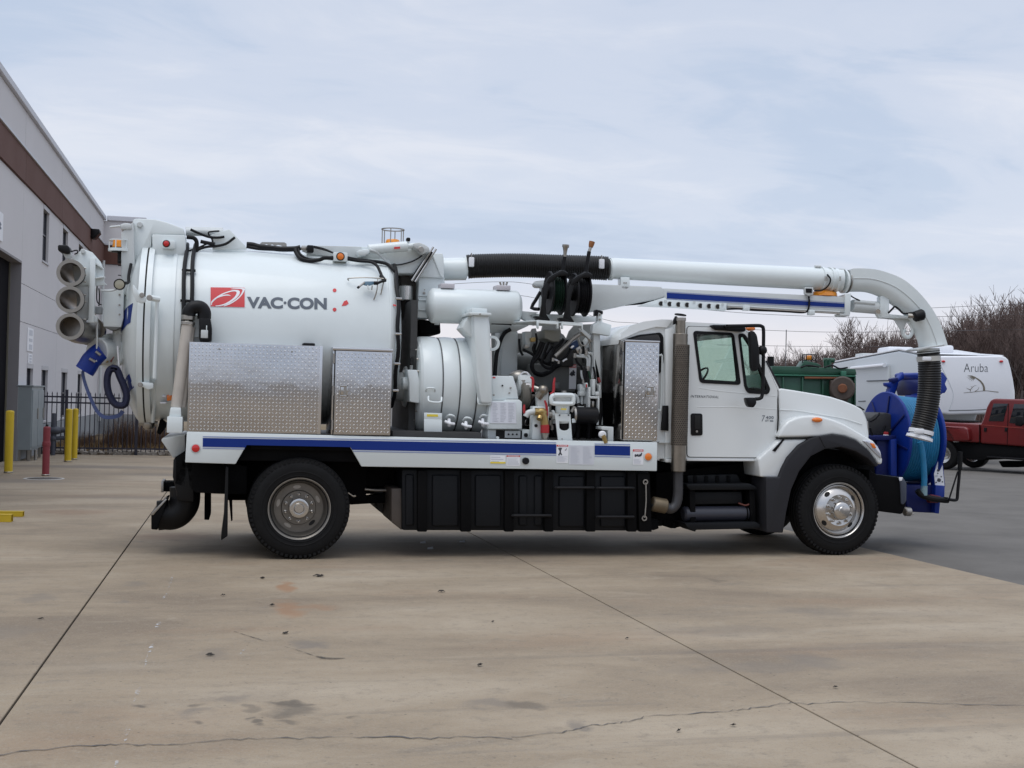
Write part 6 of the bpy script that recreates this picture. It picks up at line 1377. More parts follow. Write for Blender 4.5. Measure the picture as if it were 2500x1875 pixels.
ttb('hose', 'H', [(1390, 760, .5), (1400, 900, .5), (1385, 1050, .5), (1395, 1190, .5)], .025, PLB, hv); ttb('hose', 'H', [(1140, 1000, .6), (1160, 1100, .6), (1150, 1200, .6)], .025, PLB, hv); ttb('hose', 'H', [(1290, 1000, .7), (1280, 1100, .7), (1270, 1200, .7)], .03, PLB, hv)
# small bracket with brass nipple
bk = empty('drain_bracket', w('H', 1470, 1140, .1), T)
tpr('bracket_plate', 'H', [(1410, 1066), (1540, 1072), (1538, 1240), (1480, 1238), (1480, 1110), (1410, 1100)], .08, .3, GREYW, .006, bk); mb = MB(); disc(mb, 'H', 1425, 1155, 40, .05, .1, .01); tp('drain_cap', mb, PAPER, bk)
tp('brass_nipple', MB().tube(smooth_path([w('H', x, y, .01) for x, y in ((1425, 1165), (1440, 1195), (1455, 1245))], 3), .025, 10), BRASS, bk)

# ---- blower: round housing, duct, silencer drum
bl = empty('blower', (1.7, .85, 1.3), T)
BX = [1.275, 1.51, 1.70, 1.885]; BY, BZ, BR = .84, 1.825, .545
prof = [(1.25, .36), (1.25, .43), (1.256, .49), (1.272, .522), (1.30, BR-.006)]
for a, b in zip(BX, BX[1:]): prof += [(a+(.03 if a < 1.3 else .006), BR-.006), (a+.05, BR), ((a+b)/2, BR+.004), (b-.03, BR), (b-.006, BR-.010), (b-.005, BR-.02), (b+.005, BR-.02), (b+.006, BR-.010)]
prof += [(2.0, BR), (2.03, BR-.05), (2.05, .3), (2.05, 0)]
tp('blower_housing', MB().lathe(prof, (0, BY, BZ), (1, 0, 0), 72), WHITE, bl, ang=30)
for b in BX[1:]: tp('housing_joint', MB().lathe([(b-.0075, BR-.018), (b-.0075, BR-.0055), (b+.0075, BR-.0055), (b+.0075, BR-.018)], (0, BY, BZ), (1, 0, 0), 72), mat('groove_dark_grey', (.10, .105, .11), .7), bl)  # dark grey ring set into each groove of the housing
tp('housing_face', MB().lathe([(1.252, 0), (1.252, .37)], (0, BY, BZ), (1, 0, 0), 48), GREYW, bl); tp('bearing_housing', MB().lathe([(1.25, .26), (1.16, .22), (1.14, .16), (1.05, .15), (1.05, 0)], (0, BY, BZ-.02), (1, 0, 0), 32), GREYW, bl)
bm_ = MB().cyl((0, 0, 0), (-.016, 0, 0), .014, 6).mesh('housing_bolt'); bm_.materials.append(STEEL)
for k in range(20):
    a = 2*math.pi*k/20; q = bpy.data.objects.new('housing_bolt', bm_); COL.objects.link(q); q.parent = bl; q.matrix_parent_inverse = mtx_of(bl).inverted(); q.location = (1.252, BY+.475*math.cos(a), BZ+.475*math.sin(a))
tpr('bearing_box', 'F', [(245, 1395), (380, 1400), (415, 1560), (410, 1850), (275, 1830), (270, 1560)], .35, .7, WHITE, .012, bl); tp('box_boss', MB().cyl(w('F', 175, 1580, .5), w('F', 275, 1580, .5), .07, 18, .008), WHITE, bl); tp('grease_nipple', MB().cyl(w('F', 300, 1395, .5), w('F', 302, 1335, .5), .018, 8), CHROME, bl)
ttb('oil_line', 'F', [(302, 1335, .5), (310, 1200, .6), (340, 1050, .8), (345, 950, .9)], .02, PLB, bl)
tpr('duct', 'F', [(1130, 655), (1345, 655), (1368, 800), (1395, 1480), (1400, 1850), (1240, 1850), (1180, 1480), (1152, 1000)], .16, .72, WHITE, .03, bl)
tpr('duct_cheek', 'F', [(1065, 680), (1135, 655), (1155, 1100), (1130, 960), (1080, 930), (985, 830)], .30, .65, WHITE, .02, bl)
tbx('duct_neck', 'F', (1120, 568, 1325, 632), .22, .7, WHITE, .008, bl); tbx('duct_flange', 'F', (1085, 624, 1382, 662), .12, .78, WHITE, .006, bl)
mb = MB(); disc(mb, 'F', 1232, 645, 12, .10, .13, .003, 8); tp('flange_bolt', mb, STEEL, bl)
ttb('duct_handle', 'H', [(75, 740, .3), (78, 800, .26), (95, 822, .25), (190, 825, .2), (208, 810, .2), (210, 745, .22)], .012, WHITE, bl, n=3)
for (x, y) in ((620, 40), (750, 60), (880, 40)):
    h_ = MB(); h_.tube([w('P', x-30, y-12, .22), w('P', x+10, y+5, .18), w('P', x+40, y+8, .2)], .016, 8); h_.cyl(w('P', x, y-28, .28), w('P', x+2, y+20, .2), .018, 8); tp('tee_handle', h_, PAPER, bl)
    tp('handle_hoop', MB().tube(smooth_path([w('P', x-20, y-40, .3), w('P', x, y-62, .26), w('P', x+35, y-55, .26), w('P', x+45, y-35, .3)], 4), .012, 6), WHITE, bl)
tp('housing_tag', pr(MB(), 'P', [(428, 10), (566, 14), (566, 126), (428, 122)], .18, .2, .003), WHITE, bl); 
mb = MB(); bx(mb, 'H', 5, 1000, 5.5, 1000.5, .3, .3001, 0); mb.bm.free()
mb = MB(); pr(mb, 'P', [(450, -28), (535, -26), (535, -8), (450, -10)], .178, .181, 0); tp('yellow_label', mb, YELP, bl, smooth=False); tp('label_plate', pr(MB(), 'P', [(428, -40), (566, -36), (566, 14), (428, 10)], .182, .2, .002), WHITE, bl)
ttb('housing_handle', 'N', [(1046, 968, .25), (1048, 980, .2), (1075, 982, .2), (1078, 970, .25)], .011, WHITE, bl, n=3)
ttb('housing_handle', 'N', [(1040, 955, .3), (1043, 948, .26), (1060, 948, .26), (1062, 955, .3)], .009, WHITE, bl, n=3)
# silencer drum lying on top
sd_ = empty('silencer_drum', w('F', 1200, 520, .75), T)
a = w('F', 620, 520, .62); b = w('F', 1738, 552, .62); rr = .196
tp('drum_shell', MB().lathe([(-.075, 0), (-.07, rr*.45), (-.05, rr*.8), (-.02, rr*.96), (0, rr), ((b-a).length, rr), ((b-a).length+.02, rr*.96), ((b-a).length+.05, rr*.75), ((b-a).length+.065, 0)], a+Vector((0, .13, 0)), b-a, 48), WHITE, sd_)
for r_ in ((702, 232, 886, 296), (1452, 256, 1640, 322)): tbx('drum_port', 'F', r_, .65, .85, mat('port_grey', (.55, .53, .56), .5), .006, sd_)
for x in (1510, 1545, 1580): tp('port_stud', MB().cyl(w('F', x, 256, .7), w('F', x+(x-1545)*.4, 212, .7), .011, 6), STEEL, sd_)
tp('drum_foot', MB().cyl(w('F', 645, 745, .8), w('F', 645, 790, .8), .03, 10), WHITE, sd_); ttb('hose', 'F', [(1380, 770, .7), (1500, 775, .7), (1600, 780, .7), (1650, 790, .7)], .012, PLB, sd_)
# front column with the boom pivot
pv_ = empty('boom_column', w('E', 1030, 900, 1.0), T)
tpr('pivot_box', 'E', [(1125, 650), (1275, 655), (1290, 700), (1300, 990), (960, 975), (965, 930)], .92, 1.48, WHITE, .012, pv_)
tpr('column', 'E', [(955, 970), (1305, 985), (1305, 1120), (1255, 1180), (1130, 1530), (935, 1525), (945, 1300)], .95, 1.45, WHITE, .01, pv_)
tpr('column_brace', 'E', [(1125, 655), (1140, 655), (1300, 985), (1270, 985), (1245, 955)], .905, .93, WHITE, .004, pv_)
for y in (1225, 1282, 1415): tpr('weld_band', 'E', [(948, y), (1120, y+4), (1120, y+12), (948, y+8)], .935, .96, WHITE, .003, pv_)
mb = MB(); disc(mb, 'E', 1032, 1146, 8, .94, .96, 0, 10); disc(mb, 'E', 1026, 1190, 18, .935, .96, .003, 14); tp('column_bolt', mb, STEEL, pv_)
ttb('ram_hose', 'E', [(870, 1010, .85), (960, 870, .85), (1130, 640, .85)], .026, PLB, pv_); tp('ram_rod', MB().cyl(w('E', 860, 1025, .82), w('E', 1150, 570, .82), .013, 8).cyl(w('E', 905, 1040, .82), w('E', 1188, 598, .82), .013, 8), CHROME, pv_)

# ---- boom (swung a little to this side): its own vertical plane
B0 = at(1054, 650, 1.2); B1 = at(2260, 800, .2); bd = Vector((B1.x-B0.x, B1.y-B0.y, 0)).normalized(); bn = Vector((bd.y, -bd.x, 0))
if bn.y > 0: bn = -bn
def bp(k, x, y, off=0):
    d = ray(*c(k, x, y)); o = B0+bn*off; return CAM+d*((o-CAM).dot(bn)/d.dot(bn))
def bpr(name, k, pts, off, dep, mt, bev=.006, parent=None): return tp(name, MB().prism([bp(k, x, y, off) for x, y in pts], -bn*dep, bev), mt, parent)
def btb(name, k, pts, r, mt, parent=None, n=6, seg=8): return tp(name, MB().tube(smooth_path([bp(k, *p) for p in pts], n), r, seg), mt, parent)
bo = empty('boom', bp('I', 1000, 650), T)
bpr('beam', 'I', [(-40, 520), (240, 540), (2050+(1953-1950)*0+160, 640), (2212, 644), (2212, 793), (1190, 735), (640, 640), (470, 690), (70, 765), (-40, 760)], .10, .2, GREYW, .01, bo) if False else None
bpr('beam_base', 'G', [(1330, 738), (1560, 745), (2212, 772), (2300, 776), (2340, 905), (2212, 945), (1800, 1020), (1490, 1086), (1300, 1110), (1290, 880)], .12, .24, GREYW, .015, bo)
bpr('beam', 'N', [(1600, 703), (2063, 724.5), (2063, 763.5), (1772, 751), (1600, 742)], .10, .2, GREYW, .01, bo)
bpr('stripe', 'N', [(1628, 714.5), (2062, 741.3), (2062, 750.8), (1628, 728.6)], .103, .004, BLUE, 0, bo)
for (ya_, yb_) in ((712.6, 739.3), (730.6, 752.8)): bpr('pinstripe', 'N', [(1628, ya_-.6), (2062, yb_-.6), (2062, yb_+.5), (1628, ya_+.5)], .103, .004, PIN, 0, bo)
sp = bpr('hole_plate', 'I', [(390, 726), (500, 690), (640, 650), (655, 668), (1195, 704), (1192, 762), (1180, 771), (700, 742), (400, 730)], .125, .03, WHITE, .004, bo)
for (x, y) in ((605, 705), (683, 709), (762, 713), (840, 717), (960, 724), (1038, 728), (1116, 732)):
    mb = MB(); p = bp('I', x, y, .128); r_ = .026; mb.cyl(p, p-bn*.006, r_, 20); tp('plate_hole', mb, DARKM, sp)
    tp('hole_rim', MB().lathe([(0, r_), (0, r_*1.18), (.004, r_*1.18), (.004, r_)], bp('I', x, y, .129), -bn, 20, close=True), STEEL, sp)
for (x, y) in ((645, 684), (903, 694), (1160, 712)): p = bp('I', x, y, .13); tp('plate_bolt', MB().cyl(p, p-bn*.01, .018, 8), GREYW, sp)
for y in ((742, 700), (760, 705)): pass
btb('strut_bar', 'I', [(280, 716), (420, 706), (520, 686), (620, 652)], .010, PLB, bo); btb('strut_bar', 'I', [(290, 712), (400, 694), (500, 690)], .016, PLB, bo)
btb('boom_cable', 'I', [(1195, 755, .1), (1300, 752, .1), (1370, 758, .1), (1450, 765, .1), (1600, 770, .1), (1750, 778, .1), (1880, 785, .1), (1925, 765, .12), (1938, 700, .13), (1934, 640, .13)], .011, PLB, bo)
btb('boom_pipe', 'I', [(1200, 722, .11), (1700, 752, .11), (2212, 780, .11)], .010, GREYW, bo); btb('boom_pipe', 'I', [(1200, 735, .11), (1700, 765, .11), (2212, 795, .11)], .008, STEEL, bo)
for x, y in ((1370, 745), (1955, 785)): p = bp('I', x, y, .12); tp('pipe_clamp', MB().box(p.x-.035, p.x+.035, p.y-.03, p.y+.04, p.z-.03, p.z+.03, .006), WHITE, bo)
mb = MB(); bpr('end_plate', 'N', [(2063, 718), (2078, 716), (2076, 768), (2063, 768)], .12, .24, WHITE, .006, bo); bpr('end_foot', 'J', [(400, 665), (505, 668), (500, 690), (410, 688)], .12, .2, GREYW, .006, bo)
tp('tip_cylinder', MB().cyl(bp('J', 520, 590), bp('J', 770, 610), .075, 22, .008), GREYW, bo); tp('tip_rod', MB().cyl(bp('J', 540, 548, .06), bp('J', 740, 566, .06), .025, 12), GREYW, bo)
btb('boom_cable', 'J', [(505, 485, .08), (540, 510, .08), (600, 538, .08)], .008, PLB, bo)
bpr('tip_bracket', 'J', [(800, 500), (862, 450), (892, 455), (888, 670), (1100, 690), (1120, 715), (880, 712), (805, 708), (770, 650), (800, 600)], .06, .12, WHITE, .008, bo)
tp('tip_pin', MB().cyl(bp('J', 780, 645, .09), bp('J', 780, 645, -.09), .028, 12), CHROME, bo)
bpr('hook_plate', 'J', [(805, 712), (940, 728), (985, 800), (1030, 880), (1025, 830), (1060, 760), (1130, 720), (1110, 700)], .02, .03, GREYW, .006, bo)
btb('tow_ring', 'J', [(1080, 750), (1110, 800), (1115, 850), (1085, 895), (1045, 890), (1025, 855), (1045, 820)], .022, WHITE, bo)
# boom junction box, lamp
bpr('junction_box', 'J', [(60, 405), (145, 408), (142, 480), (95, 492), (62, 470)], .14, .06, GREYW, .004, bo); bpr('junction_cover', 'J', [(70, 418), (132, 420), (130, 462), (72, 460)], .15, .02, PLB, .004, bo)
btb('boom_cable', 'J', [(150, 440, .1), (230, 435, .13), (290, 390, .16), (312, 330, .16), (280, 280, .15)], .009, PLB, bo)
p = bp('J', 245, 480, -.05); tp('amber_marker', MB().lathe([(0, .16), (.04, .15), (.08, .08), (.08, 0)], p-Vector((0, 0, .02)), (0, 0, 1), 24), AMBER, bo)
wk = empty('work_light', bp('J', 1175, 685, .2), T)
tp('lamp_body', MB().tube([bp('J', 1128, 700, .2), bp('J', 1140, 697, .2), bp('J', 1215, 675, .2), bp('J', 1230, 672, .2)], .062, 18, radii=[.045, .062, .066, .05]), PLB, wk); tp('bracket', MB().tube([bp('J', 1075, 685, .16), bp('J', 1135, 690, .18)], .03, 8), STEEL, wk); btb('cable', 'J', [(880, 660, .1), (920, 620, .1), (945, 597, .1), (985, 625, .1), (1030, 665, .12), (1110, 660, .18), (1150, 665, .2)], .012, PLB, wk, 4)
# pivot knuckle of the boom behind the reels
bpr('knuckle', 'G', [(555, 735), (580, 700), (700, 685), (760, 700), (1000, 705), (1350, 735), (1330, 850), (760, 780), (590, 775)], .1, .2, GREYW, .02, bo); bpr('knuckle_post', 'G', [(660, 760), (720, 790), (700, 1060), (640, 1060)], .08, .12, GREYW, .01, bo)
tp('boom_lift_ram', MB().cyl(bp('G', 1290, 1040), bp('G', 1440, 1050), .05, 16), WHITE, bo)
btb('boom_hose', 'G', [(1330, 920), (1400, 955), (1455, 985)], .012, PLB, bo); btb('boom_hose', 'G', [(1320, 965), (1400, 970), (1450, 985)], .02, PLB, bo)
# pipe stubs, black hose and long suction pipe
pp_ = empty('suction_line', bp('I', 1000, 430), T)
tp('pipe_stub', MB().tube([bp('E', 1285, 870), bp('E', 1590, 865)], .131, 32), WHITE, pp_)
def flange(k, x, y0, y1, th=.03, mt=WHITE, par=None):
    a, b = bp(k, x, y0), bp(k, x, y1); m_ = (a+b)/2; r_ = (a-b).length/2; d = bd
    e = tp('pipe_flange', MB().lathe([(-th/2, .02), (-th/2, r_), (th/2, r_), (th/2, .02)], m_, d, 32), mt, par or pp_); return m_, r_
flange('E', 1575, 700, 1005, .035)
def corr(name, pts, R0, n, mt, par, amp=.055, seg=28):
    P = smooth_path(pts, 16); L_ = [0]
    for a, b in zip(P, P[1:]): L_.append(L_[-1]+(b-a).length)
    tot = L_[-1]; N_ = n*5; Q, rad = [], []; j = 0
    for i in range(N_+1):
        s = tot*i/N_
        while j < len(L_)-2 and L_[j+1] < s: j += 1
        f = (s-L_[j])/max(1e-6, L_[j+1]-L_[j]); Q.append(P[j].lerp(P[j+1], f)); rad.append(R0*(1+amp*(math.cos(2*math.pi*i/5)*.5+.1)))
    return tp(name, MB().tube(Q, R0, seg, True, rad), mt, par)
hc = [('E', 1610, 838), ('E', 1720, 828), ('G', 150, 486), ('G', 450, 488), ('G', 800, 500), ('G', 1200, 512), ('G', 1440, 520), ('G', 1560, 528)]
HOSEB = mat('black_hose', (.006, .0055, .0055), .42, spec=.35)
corr('black_hose', [bp(*h) for h in hc], .137, 62, HOSEB, pp_)
def band(k, x, y0, y1, dx, mt=STEEL):
    for o in (-dx, dx): flange(k, x+o, y0, y1, .012, mt)
    q = bp(k, x, y0+(y1-y0)*.28, .15); tp('hose_clamp', MB().box(q.x-.03, q.x+.03, q.y-.02, q.y+.02, q.z-.055, q.z+.055, .01), PAPER, pp_); tp('clamp_bolt', MB().cyl(bp(k, x, y0+(y1-y0)*.25, .16), bp(k, x, y0-(y1-y0)*.16, .16), .007, 6), STEEL, pp_)
band('E', 1665, 695, 975, 28); band('G', 1487, 392, 655, 18)
flange('G', 1610, 385, 690, .03); flange('G', 1590, 395, 670, .02)
a = bp('I', 165, 388); b = bp('I', 2040, 484)
rA = (bp('I', 190, 298)-bp('I', 190, 489)).length/2; rB = (bp('I', 2000, 384)-bp('I', 2000, 587)).length/2
tp('suction_pipe', MB().tube([a, b, b+(b-a).normalized()*.25], rA, 40, True, [rA, rB, rB]), WHITE, pp_)
for (k, x, y0, y1) in (('J', 215, 203, 452), ('J', 298, 208, 458), ('J', 350, 222, 465), ('J', 440, 232, 470), ('J', 470, 236, 468)): flange(k, x, y0, y1, .022 if x != 470 else .012, WHITE if x != 470 else STEEL)
for (k, x, y) in (('J', 200, 205), ('J', 340, 226), ('J', 435, 236)):
    p = bp(k, x, y, .05); tp('clamp_bolt', MB().cyl(p-bd*.05, p+bd*.02, .016, 8), GREYW, pp_)
mb = MB()
for x in (258, 268, 280, 402, 412): tp('collar_slot', MB().tube([bp('J', x, 300, .155), bp('J', x, 345, .158)], .005, 4), STEEL, pp_)

bpr('pipe_saddle', 'G', [(1745, 640), (1865, 645), (1870, 770), (1830, 815), (1760, 800), (1745, 770)], .12, .24, WHITE, .008, bo)
for x in (1790, 1818): p = bp('G', x, 722, .125); tp('saddle_bolt', MB().cyl(p, p-bn*.02, .010, 8), STEEL, bo)
# square-backed elbow
outer = smooth_path([bp('J', x, y) for x, y in ((478, 240), (530, 233), (700, 240), (850, 280), (1000, 350), (1150, 480), (1270, 630), (1350, 780), (1400, 920), (1418, 985))], 5)
inner = smooth_path([bp('J', x, y) for x, y in ((478, 455), (530, 452), (640, 455), (740, 480), (850, 535), (960, 615), (1050, 695), (1125, 820), (1172, 940), (1185, 1015))], 5)
n_ = min(len(outer), len(inner)); mb = MB(); rings = []
for i in range(n_):
    O, I_ = outer[i], inner[i]; M_ = (O+I_)/2; u = (O-I_)/2; h = u.length; b_ = bn*h*.92
    cs = [M_+u+b_, M_+u*.12+b_]+[M_+u*(-math.sin(t)*1.0)+b_*math.cos(t) for t in [math.pi*k/14 for k in range(1, 14)]]+[M_+u*.12-b_, M_+u-b_]
    rings.append([mb.bm.verts.new(p) for p in cs])
for A_, B_ in zip(rings, rings[1:]):
    for k in range(len(A_)): mb.bm.faces.new((A_[k], A_[(k+1) % len(A_)], B_[(k+1) % len(A_)], B_[k]))
mb.bm.faces.new(rings[0]); mb.bm.faces.new(rings[-1][::-1])
tp('elbow_pipe', mb, WHITE, pp_, ang=28)
sm = [(o*.56+i_*.44)+bn*((o-i_).length/2*.925) for o, i_ in zip(outer, inner)]
tp('elbow_seam', MB().tube(sm, .006, 5), GREYW, pp_)
bpr('elbow_flange', 'J', [(1160, 1015), (1200, 1000), (1430, 965), (1440, 978), (1290, 1005), (1170, 1032)], .17, .34, GREYW, .006, pp_)
low = [bp('K', x, y) for x, y in ((1272, 30), (1280, 120), (1285, 250), (1283, 400), (1268, 530), (1250, 640), (1218, 760), (1196, 845))]
tp('hose_cuff', MB().tube([bp('J', 1272, 1010), bp('J', 1273, 1060)], .128, 28), GREYW, pp_)
corr('black_hose', low, .129, 34, HOSEB, pp_)
q = bp('K', 1275, 105); tp('hose_clamp', MB().tube([bp('K', 1274, 80), bp('K', 1277, 130)], .137, 28), mat('band_grey', (.50, .49, .46), .5), pp_); q = bp('K', 1262, 100, .14); tp('clamp_bolt', MB().box(q.x-.06, q.x+.05, q.y-.015, q.y+.015, q.z-.03, q.z+.02, .012), PAPER, pp_)
tp('hose_clamp', MB().tube([bp('K', 1206, 800), bp('K', 1198, 838)], .142, 28), PAPER, pp_); q = bp('K', 1190, 815, .145); tp('clamp_bolt', MB().box(q.x-.07, q.x+.05, q.y-.015, q.y+.015, q.z-.03, q.z+.03, .012), PAPER, pp_)
tp('nozzle_lip', MB().lathe([(0, .13), (0, .15), (.035, .155), (.035, .12), (-.02, .12)], bp('K', 1190, 862), (bp('K', 1180, 900)-bp('K', 1190, 862)), 32), PAPER, pp_); tp('nozzle_inside', MB().lathe([(.02, 0), (.02, .125)], bp('K', 1190, 862), (bp('K', 1180, 900)-bp('K', 1190, 862)), 32), ENG, pp_)

# ---- two black hose reels on white shelves
sh = empty('reel_shelf', w('G', 900, 1250, .5), T)
tpr('shelf', 'G', [(590+25, 1235), (905, 1255), (905, 1340), (890, 1340), (885, 1285), (640, 1268), (640, 1340), (625, 1335)], .22, .28, WHITE, .004, sh)
for (x, y, x2, y2) in ((625, 1240, 905, 1262), (952, 1262, 1232, 1282)):
    a, b = w('G', x, y, .22), w('G', x2, y2, .22); tp('shelf_top', MB().prism([a, b, b+Vector((-.25, .62, 0)), a+Vector((-.25, .62, 0))], (0, 0, .014), .003), WHITE, sh)
tpr('shelf', 'G', [(950, 1262), (1235, 1280), (1235, 1360), (1222, 1360), (1218, 1305), (968, 1290), (968, 1345), (952, 1340)], .22, .28, WHITE, .004, sh)
tpr('shelf_leg', 'G', [(400, 1100), (640, 1120), (520, 1165), (620, 1270), (590, 1300), (410, 1200)], .7, .8, GREYW, .01, sh); tpr('shelf_beam', 'G', [(400, 1130), (1100, 1150), (1430, 1180), (1440, 1240), (1100, 1260), (500, 1220)], .75, .85, WHITE, .01, sh)
tpr('side_post', 'G', [(1440, 1110), (1495, 1112), (1498, 1250), (1625, 1290), (1600, 1440), (1360, 1400), (1370, 1290), (1440, 1240)], .45, .55, WHITE, .01, sh); tpr('side_column', 'G', [(1375, 1390), (1470, 1420), (1475, 1700), (1480, 2100), (1385, 2100), (1380, 1700)], .5, .7, GREYW, .015, sh)
tpr('rubber_stop', 'G', [(1415, 1080), (1510, 1105), (1505, 1150), (1480, 1140), (1450, 1115), (1430, 1170), (1412, 1165)], .44, .56, PLB, .008, sh); tpr('reel_bracket', 'G', [(1170, 1340), (1225, 1335), (1345, 1440), (1330, 1490)], .5, .52, GREYW, .004, sh)
for y in (1150, 1215):
    mb = MB(); disc(mb, 'G', 1468, y, 14, .43, .46, .003, 12); tp('post_bolt', mb, STEEL, sh)
for i, (dx, dy, hm, nm) in enumerate(((0, 0, mat('reel_green_hose', (.003, .014, .008), .5, spec=.3), 'green'), (326, 22, PLB, 'black'))):
    rl = empty('hose_reel', w('G', 850+dx, 860+dy, .5), T); O = w('G', 858+dx, 862+dy, .5); ax = Vector((.995, .04, 0)).normalized()
    Rr = msize('G', 858+dx, 862+dy, 292, .5)
    tp('reel_flange', MB().lathe([(-.085, 0), (-.085, Rr*.96), (-.078, Rr), (-.066, Rr), (-.06, Rr*.94), (-.06, .1)], O, ax, 44), PLB, rl); tp('reel_flange', MB().lathe([(.06, .1), (.06, Rr*.94), (.066, Rr), (.078, Rr), (.085, Rr*.96), (.085, 0)], O, ax, 44), PLB, rl)
    pf = []
    for q in range(5): x_ = -.052+.104*q/4; pf += [(x_-.012, Rr*.80), (x_, Rr*.86)]
    tp('wound_hose', MB().lathe([(-.066, .1), (-.066, Rr*.78)]+pf+[(.066, Rr*.78), (.066, .1)], O, ax, 44), hm, rl)
    tp('hub', MB().cyl(O-ax*.15, O+ax*.13, .07, 20, .01), BLACK, rl)
    tpr('reel_stand', 'G', [(690+dx, 800+dy), (730+dx, 720+dy), (790+dx, 740+dy), (760+dx, 850+dy), (735+dx, 1010+dy), (745+dx, 1150+dy), (795+dx, 1225+dy), (640+dx, 1222+dy), (650+dx, 1165+dy), (680+dx, 1010+dy)], .26, .30, BLACK, .008, rl)
    tpr('reel_foot', 'G', [(590+dx, 1170+dy), (640+dx, 1172+dy), (790+dx, 1230+dy), (780+dx, 1245+dy), (640+dx, 1235+dy), (590+dx, 1190+dy)], .24, .34, BLACK, .004, rl)
    tpr('guide_arm', 'G', [(700+dx, 790+dy), (770+dx, 650+dy), (840+dx, 600+dy), (960+dx, 545+dy), (1045+dx, 590+dy), (1040+dx, 625+dy), (900+dx, 635+dy), (800+dx, 720+dy), (735+dx, 800+dy)], .28, .34, BLACK, .012, rl)
    tpr('guide_roller', 'G', [(910+dx, 548+dy), (985+dx, 545+dy), (1040+dx, 588+dy), (1035+dx, 630+dy), (920+dx, 630+dy)], .34, .6, PLB, .02, rl)
    ttb('reel_strut', 'G', [(660+dx, 845+dy, .6), (600+dx, 950+dy, .6), (540+dx, 1060+dy, .6), (640+dx, 1078+dy, .5)], .02, BLACK, rl, n=2)
    pts = [(965, 560), (975, 450), (988, 370)] if i == 0 else [(1275, 590), (1290, 470), (1318, 300)]
    ttb('hose_end', 'G', [(x, y, .42) for x, y in pts], .022, PLB, rl)
    if i == 0: tp('hose_coupling', MB().tube([w('G', 988, 372, .42), w('G', 995, 300, .42), w('G', 997, 250, .42), w('G', 1001, 235, .42), w('G', 1003, 208, .42)], .02, 12, radii=[.018, .022, .030, .040, .040]), STEEL, rl)
    else: tp('hose_coupling', MB().tube([w('G', 1316, 305, .42), w('G', 1338, 240, .42)], .018, 10), STEEL, rl); tp('coupling_tip', MB().tube([w('G', 1338, 242, .42), w('G', 1348, 205, .42), w('G', 1358, 165, .42)], .03, 12, radii=[.024, .032, .034]), mat('coupling_rust', (.32, .13, .05), .5, .4), rl)
# ================================================================== CAB
def rnd_poly(pts, r, n=5):
    out = []; N_ = len(pts)
    for i in range(N_):
        p = Vector(pts[i]); a = Vector(pts[i-1])-p; b = Vector(pts[(i+1) % N_])-p
        ra = min(r, a.length*.45, b.length*.45); s = p+a.normalized()*ra; e = p+b.normalized()*ra
        for k in range(n+1):
            t = k/n; q = s*(1-t)**2+p*2*t*(1-t)+e*t*t; out.append((q.x, q.y))
    return out
CY0, CY1 = .16, 2.24
def cp(k, pts, Y=CY0, to=None):
    out = []
    for x, y in pts:
        p = w(k, x, y, CY0); out.append(Vector((p.x, Y if to is None else to, p.z)))
    return out
cabo = [(1512, 828), (1518, 815), (1539, 798), (1572, 787.5), (1612, 782.5), (1645, 783), (1675, 786), (1770, 791), (1803, 796), (1828, 808), (1848, 840), (1865, 875), (1903, 950), (1901, 1030), (1896, 1079), (1850, 1121), (1640, 1121), (1606, 1119), (1534, 1118), (1534, 850)]
wdoor_o = rnd_poly([(1690, 807.5), (1789.5, 813), (1807, 940), (1706.5, 935)], 10); wdoor_i = rnd_poly([(1697.5, 815), (1787, 819), (1799, 931.5), (1712, 926)], 7)
vent_o = rnd_poly([(1800, 815), (1815, 814), (1831, 836), (1879, 951), (1873, 963), (1823, 960), (1815, 945)], 9); vent_i = rnd_poly([(1806.5, 824), (1814, 822), (1829, 845), (1870, 948), (1866, 955), (1826, 952), (1821, 940)], 6)
rear_o = rnd_poly([(1523, 829), (1558, 817.5), (1612, 811.5), (1619, 822), (1620, 880), (1612, 912), (1530, 912)], 7); rear_i = rnd_poly([(1530, 832), (1560, 822), (1609, 816), (1614, 826), (1615, 880), (1608, 906), (1536, 906)], 6)
door_l = rnd_poly([(1677, 797), (1790, 801), (1816, 805.5), (1834, 822), (1869, 889), (1897, 951), (1897, 1030), (1892, 1077), (1848, 1116.5), (1677, 1115)], 8)
cab = empty('cab', w('N', 1700, 1000, 1.2), T)
mb = MB(); mb.plate(cp('N', cabo), [cp('N', wdoor_o), cp('N', vent_o), cp('N', rear_o)], (0, .045, 0)); tp('cab_side', mb, CABW, cab, ang=25)
mb = MB(); mb.plate(cp('N', cabo, to=CY1), [cp('N', rnd_poly([(1690, 807.5), (1800, 813), (1812, 815), (1831, 838), (1877, 951), (1700, 938)], 10), to=CY1)], (0, -.045, 0)); tp('cab_side', mb, CABW, cab, ang=25)
topl = smooth_path([Vector((x, y, 0)) for x, y in cabo[:10]], 4)
P = cp('N', [(v.x, v.y) for v in topl], to=CY0+.03); Q = [p+Vector((.0, 0, -.055)) for p in P]
tp('roof', MB().prism(P+Q[::-1], (0, CY1-CY0-.06, 0), .02, 2), CABW, cab, ang=50)
gx = lambda px, py: w('N', px, py, CY0)
a = gx(1536, 850); b = gx(1536, 1116); tp('back_wall', MB().box(a.x, a.x+.05, CY0+.046, CY1-.046, b.z, gx(1520, 830).z), CABW, cab, smooth=False)
tp('cab_floor', MB().box(a.x+.05, gx(1890, 1100).x, CY0+.046, CY1-.046, b.z, b.z+.06), ENGD, cab, smooth=False)
tp('headliner', MB().box(gx(1545, 800).x, gx(1800, 800).x, CY0+.05, CY1-.05, gx(1700, 800).z-.03, gx(1700, 800).z-.01), SEAT, cab, smooth=False)
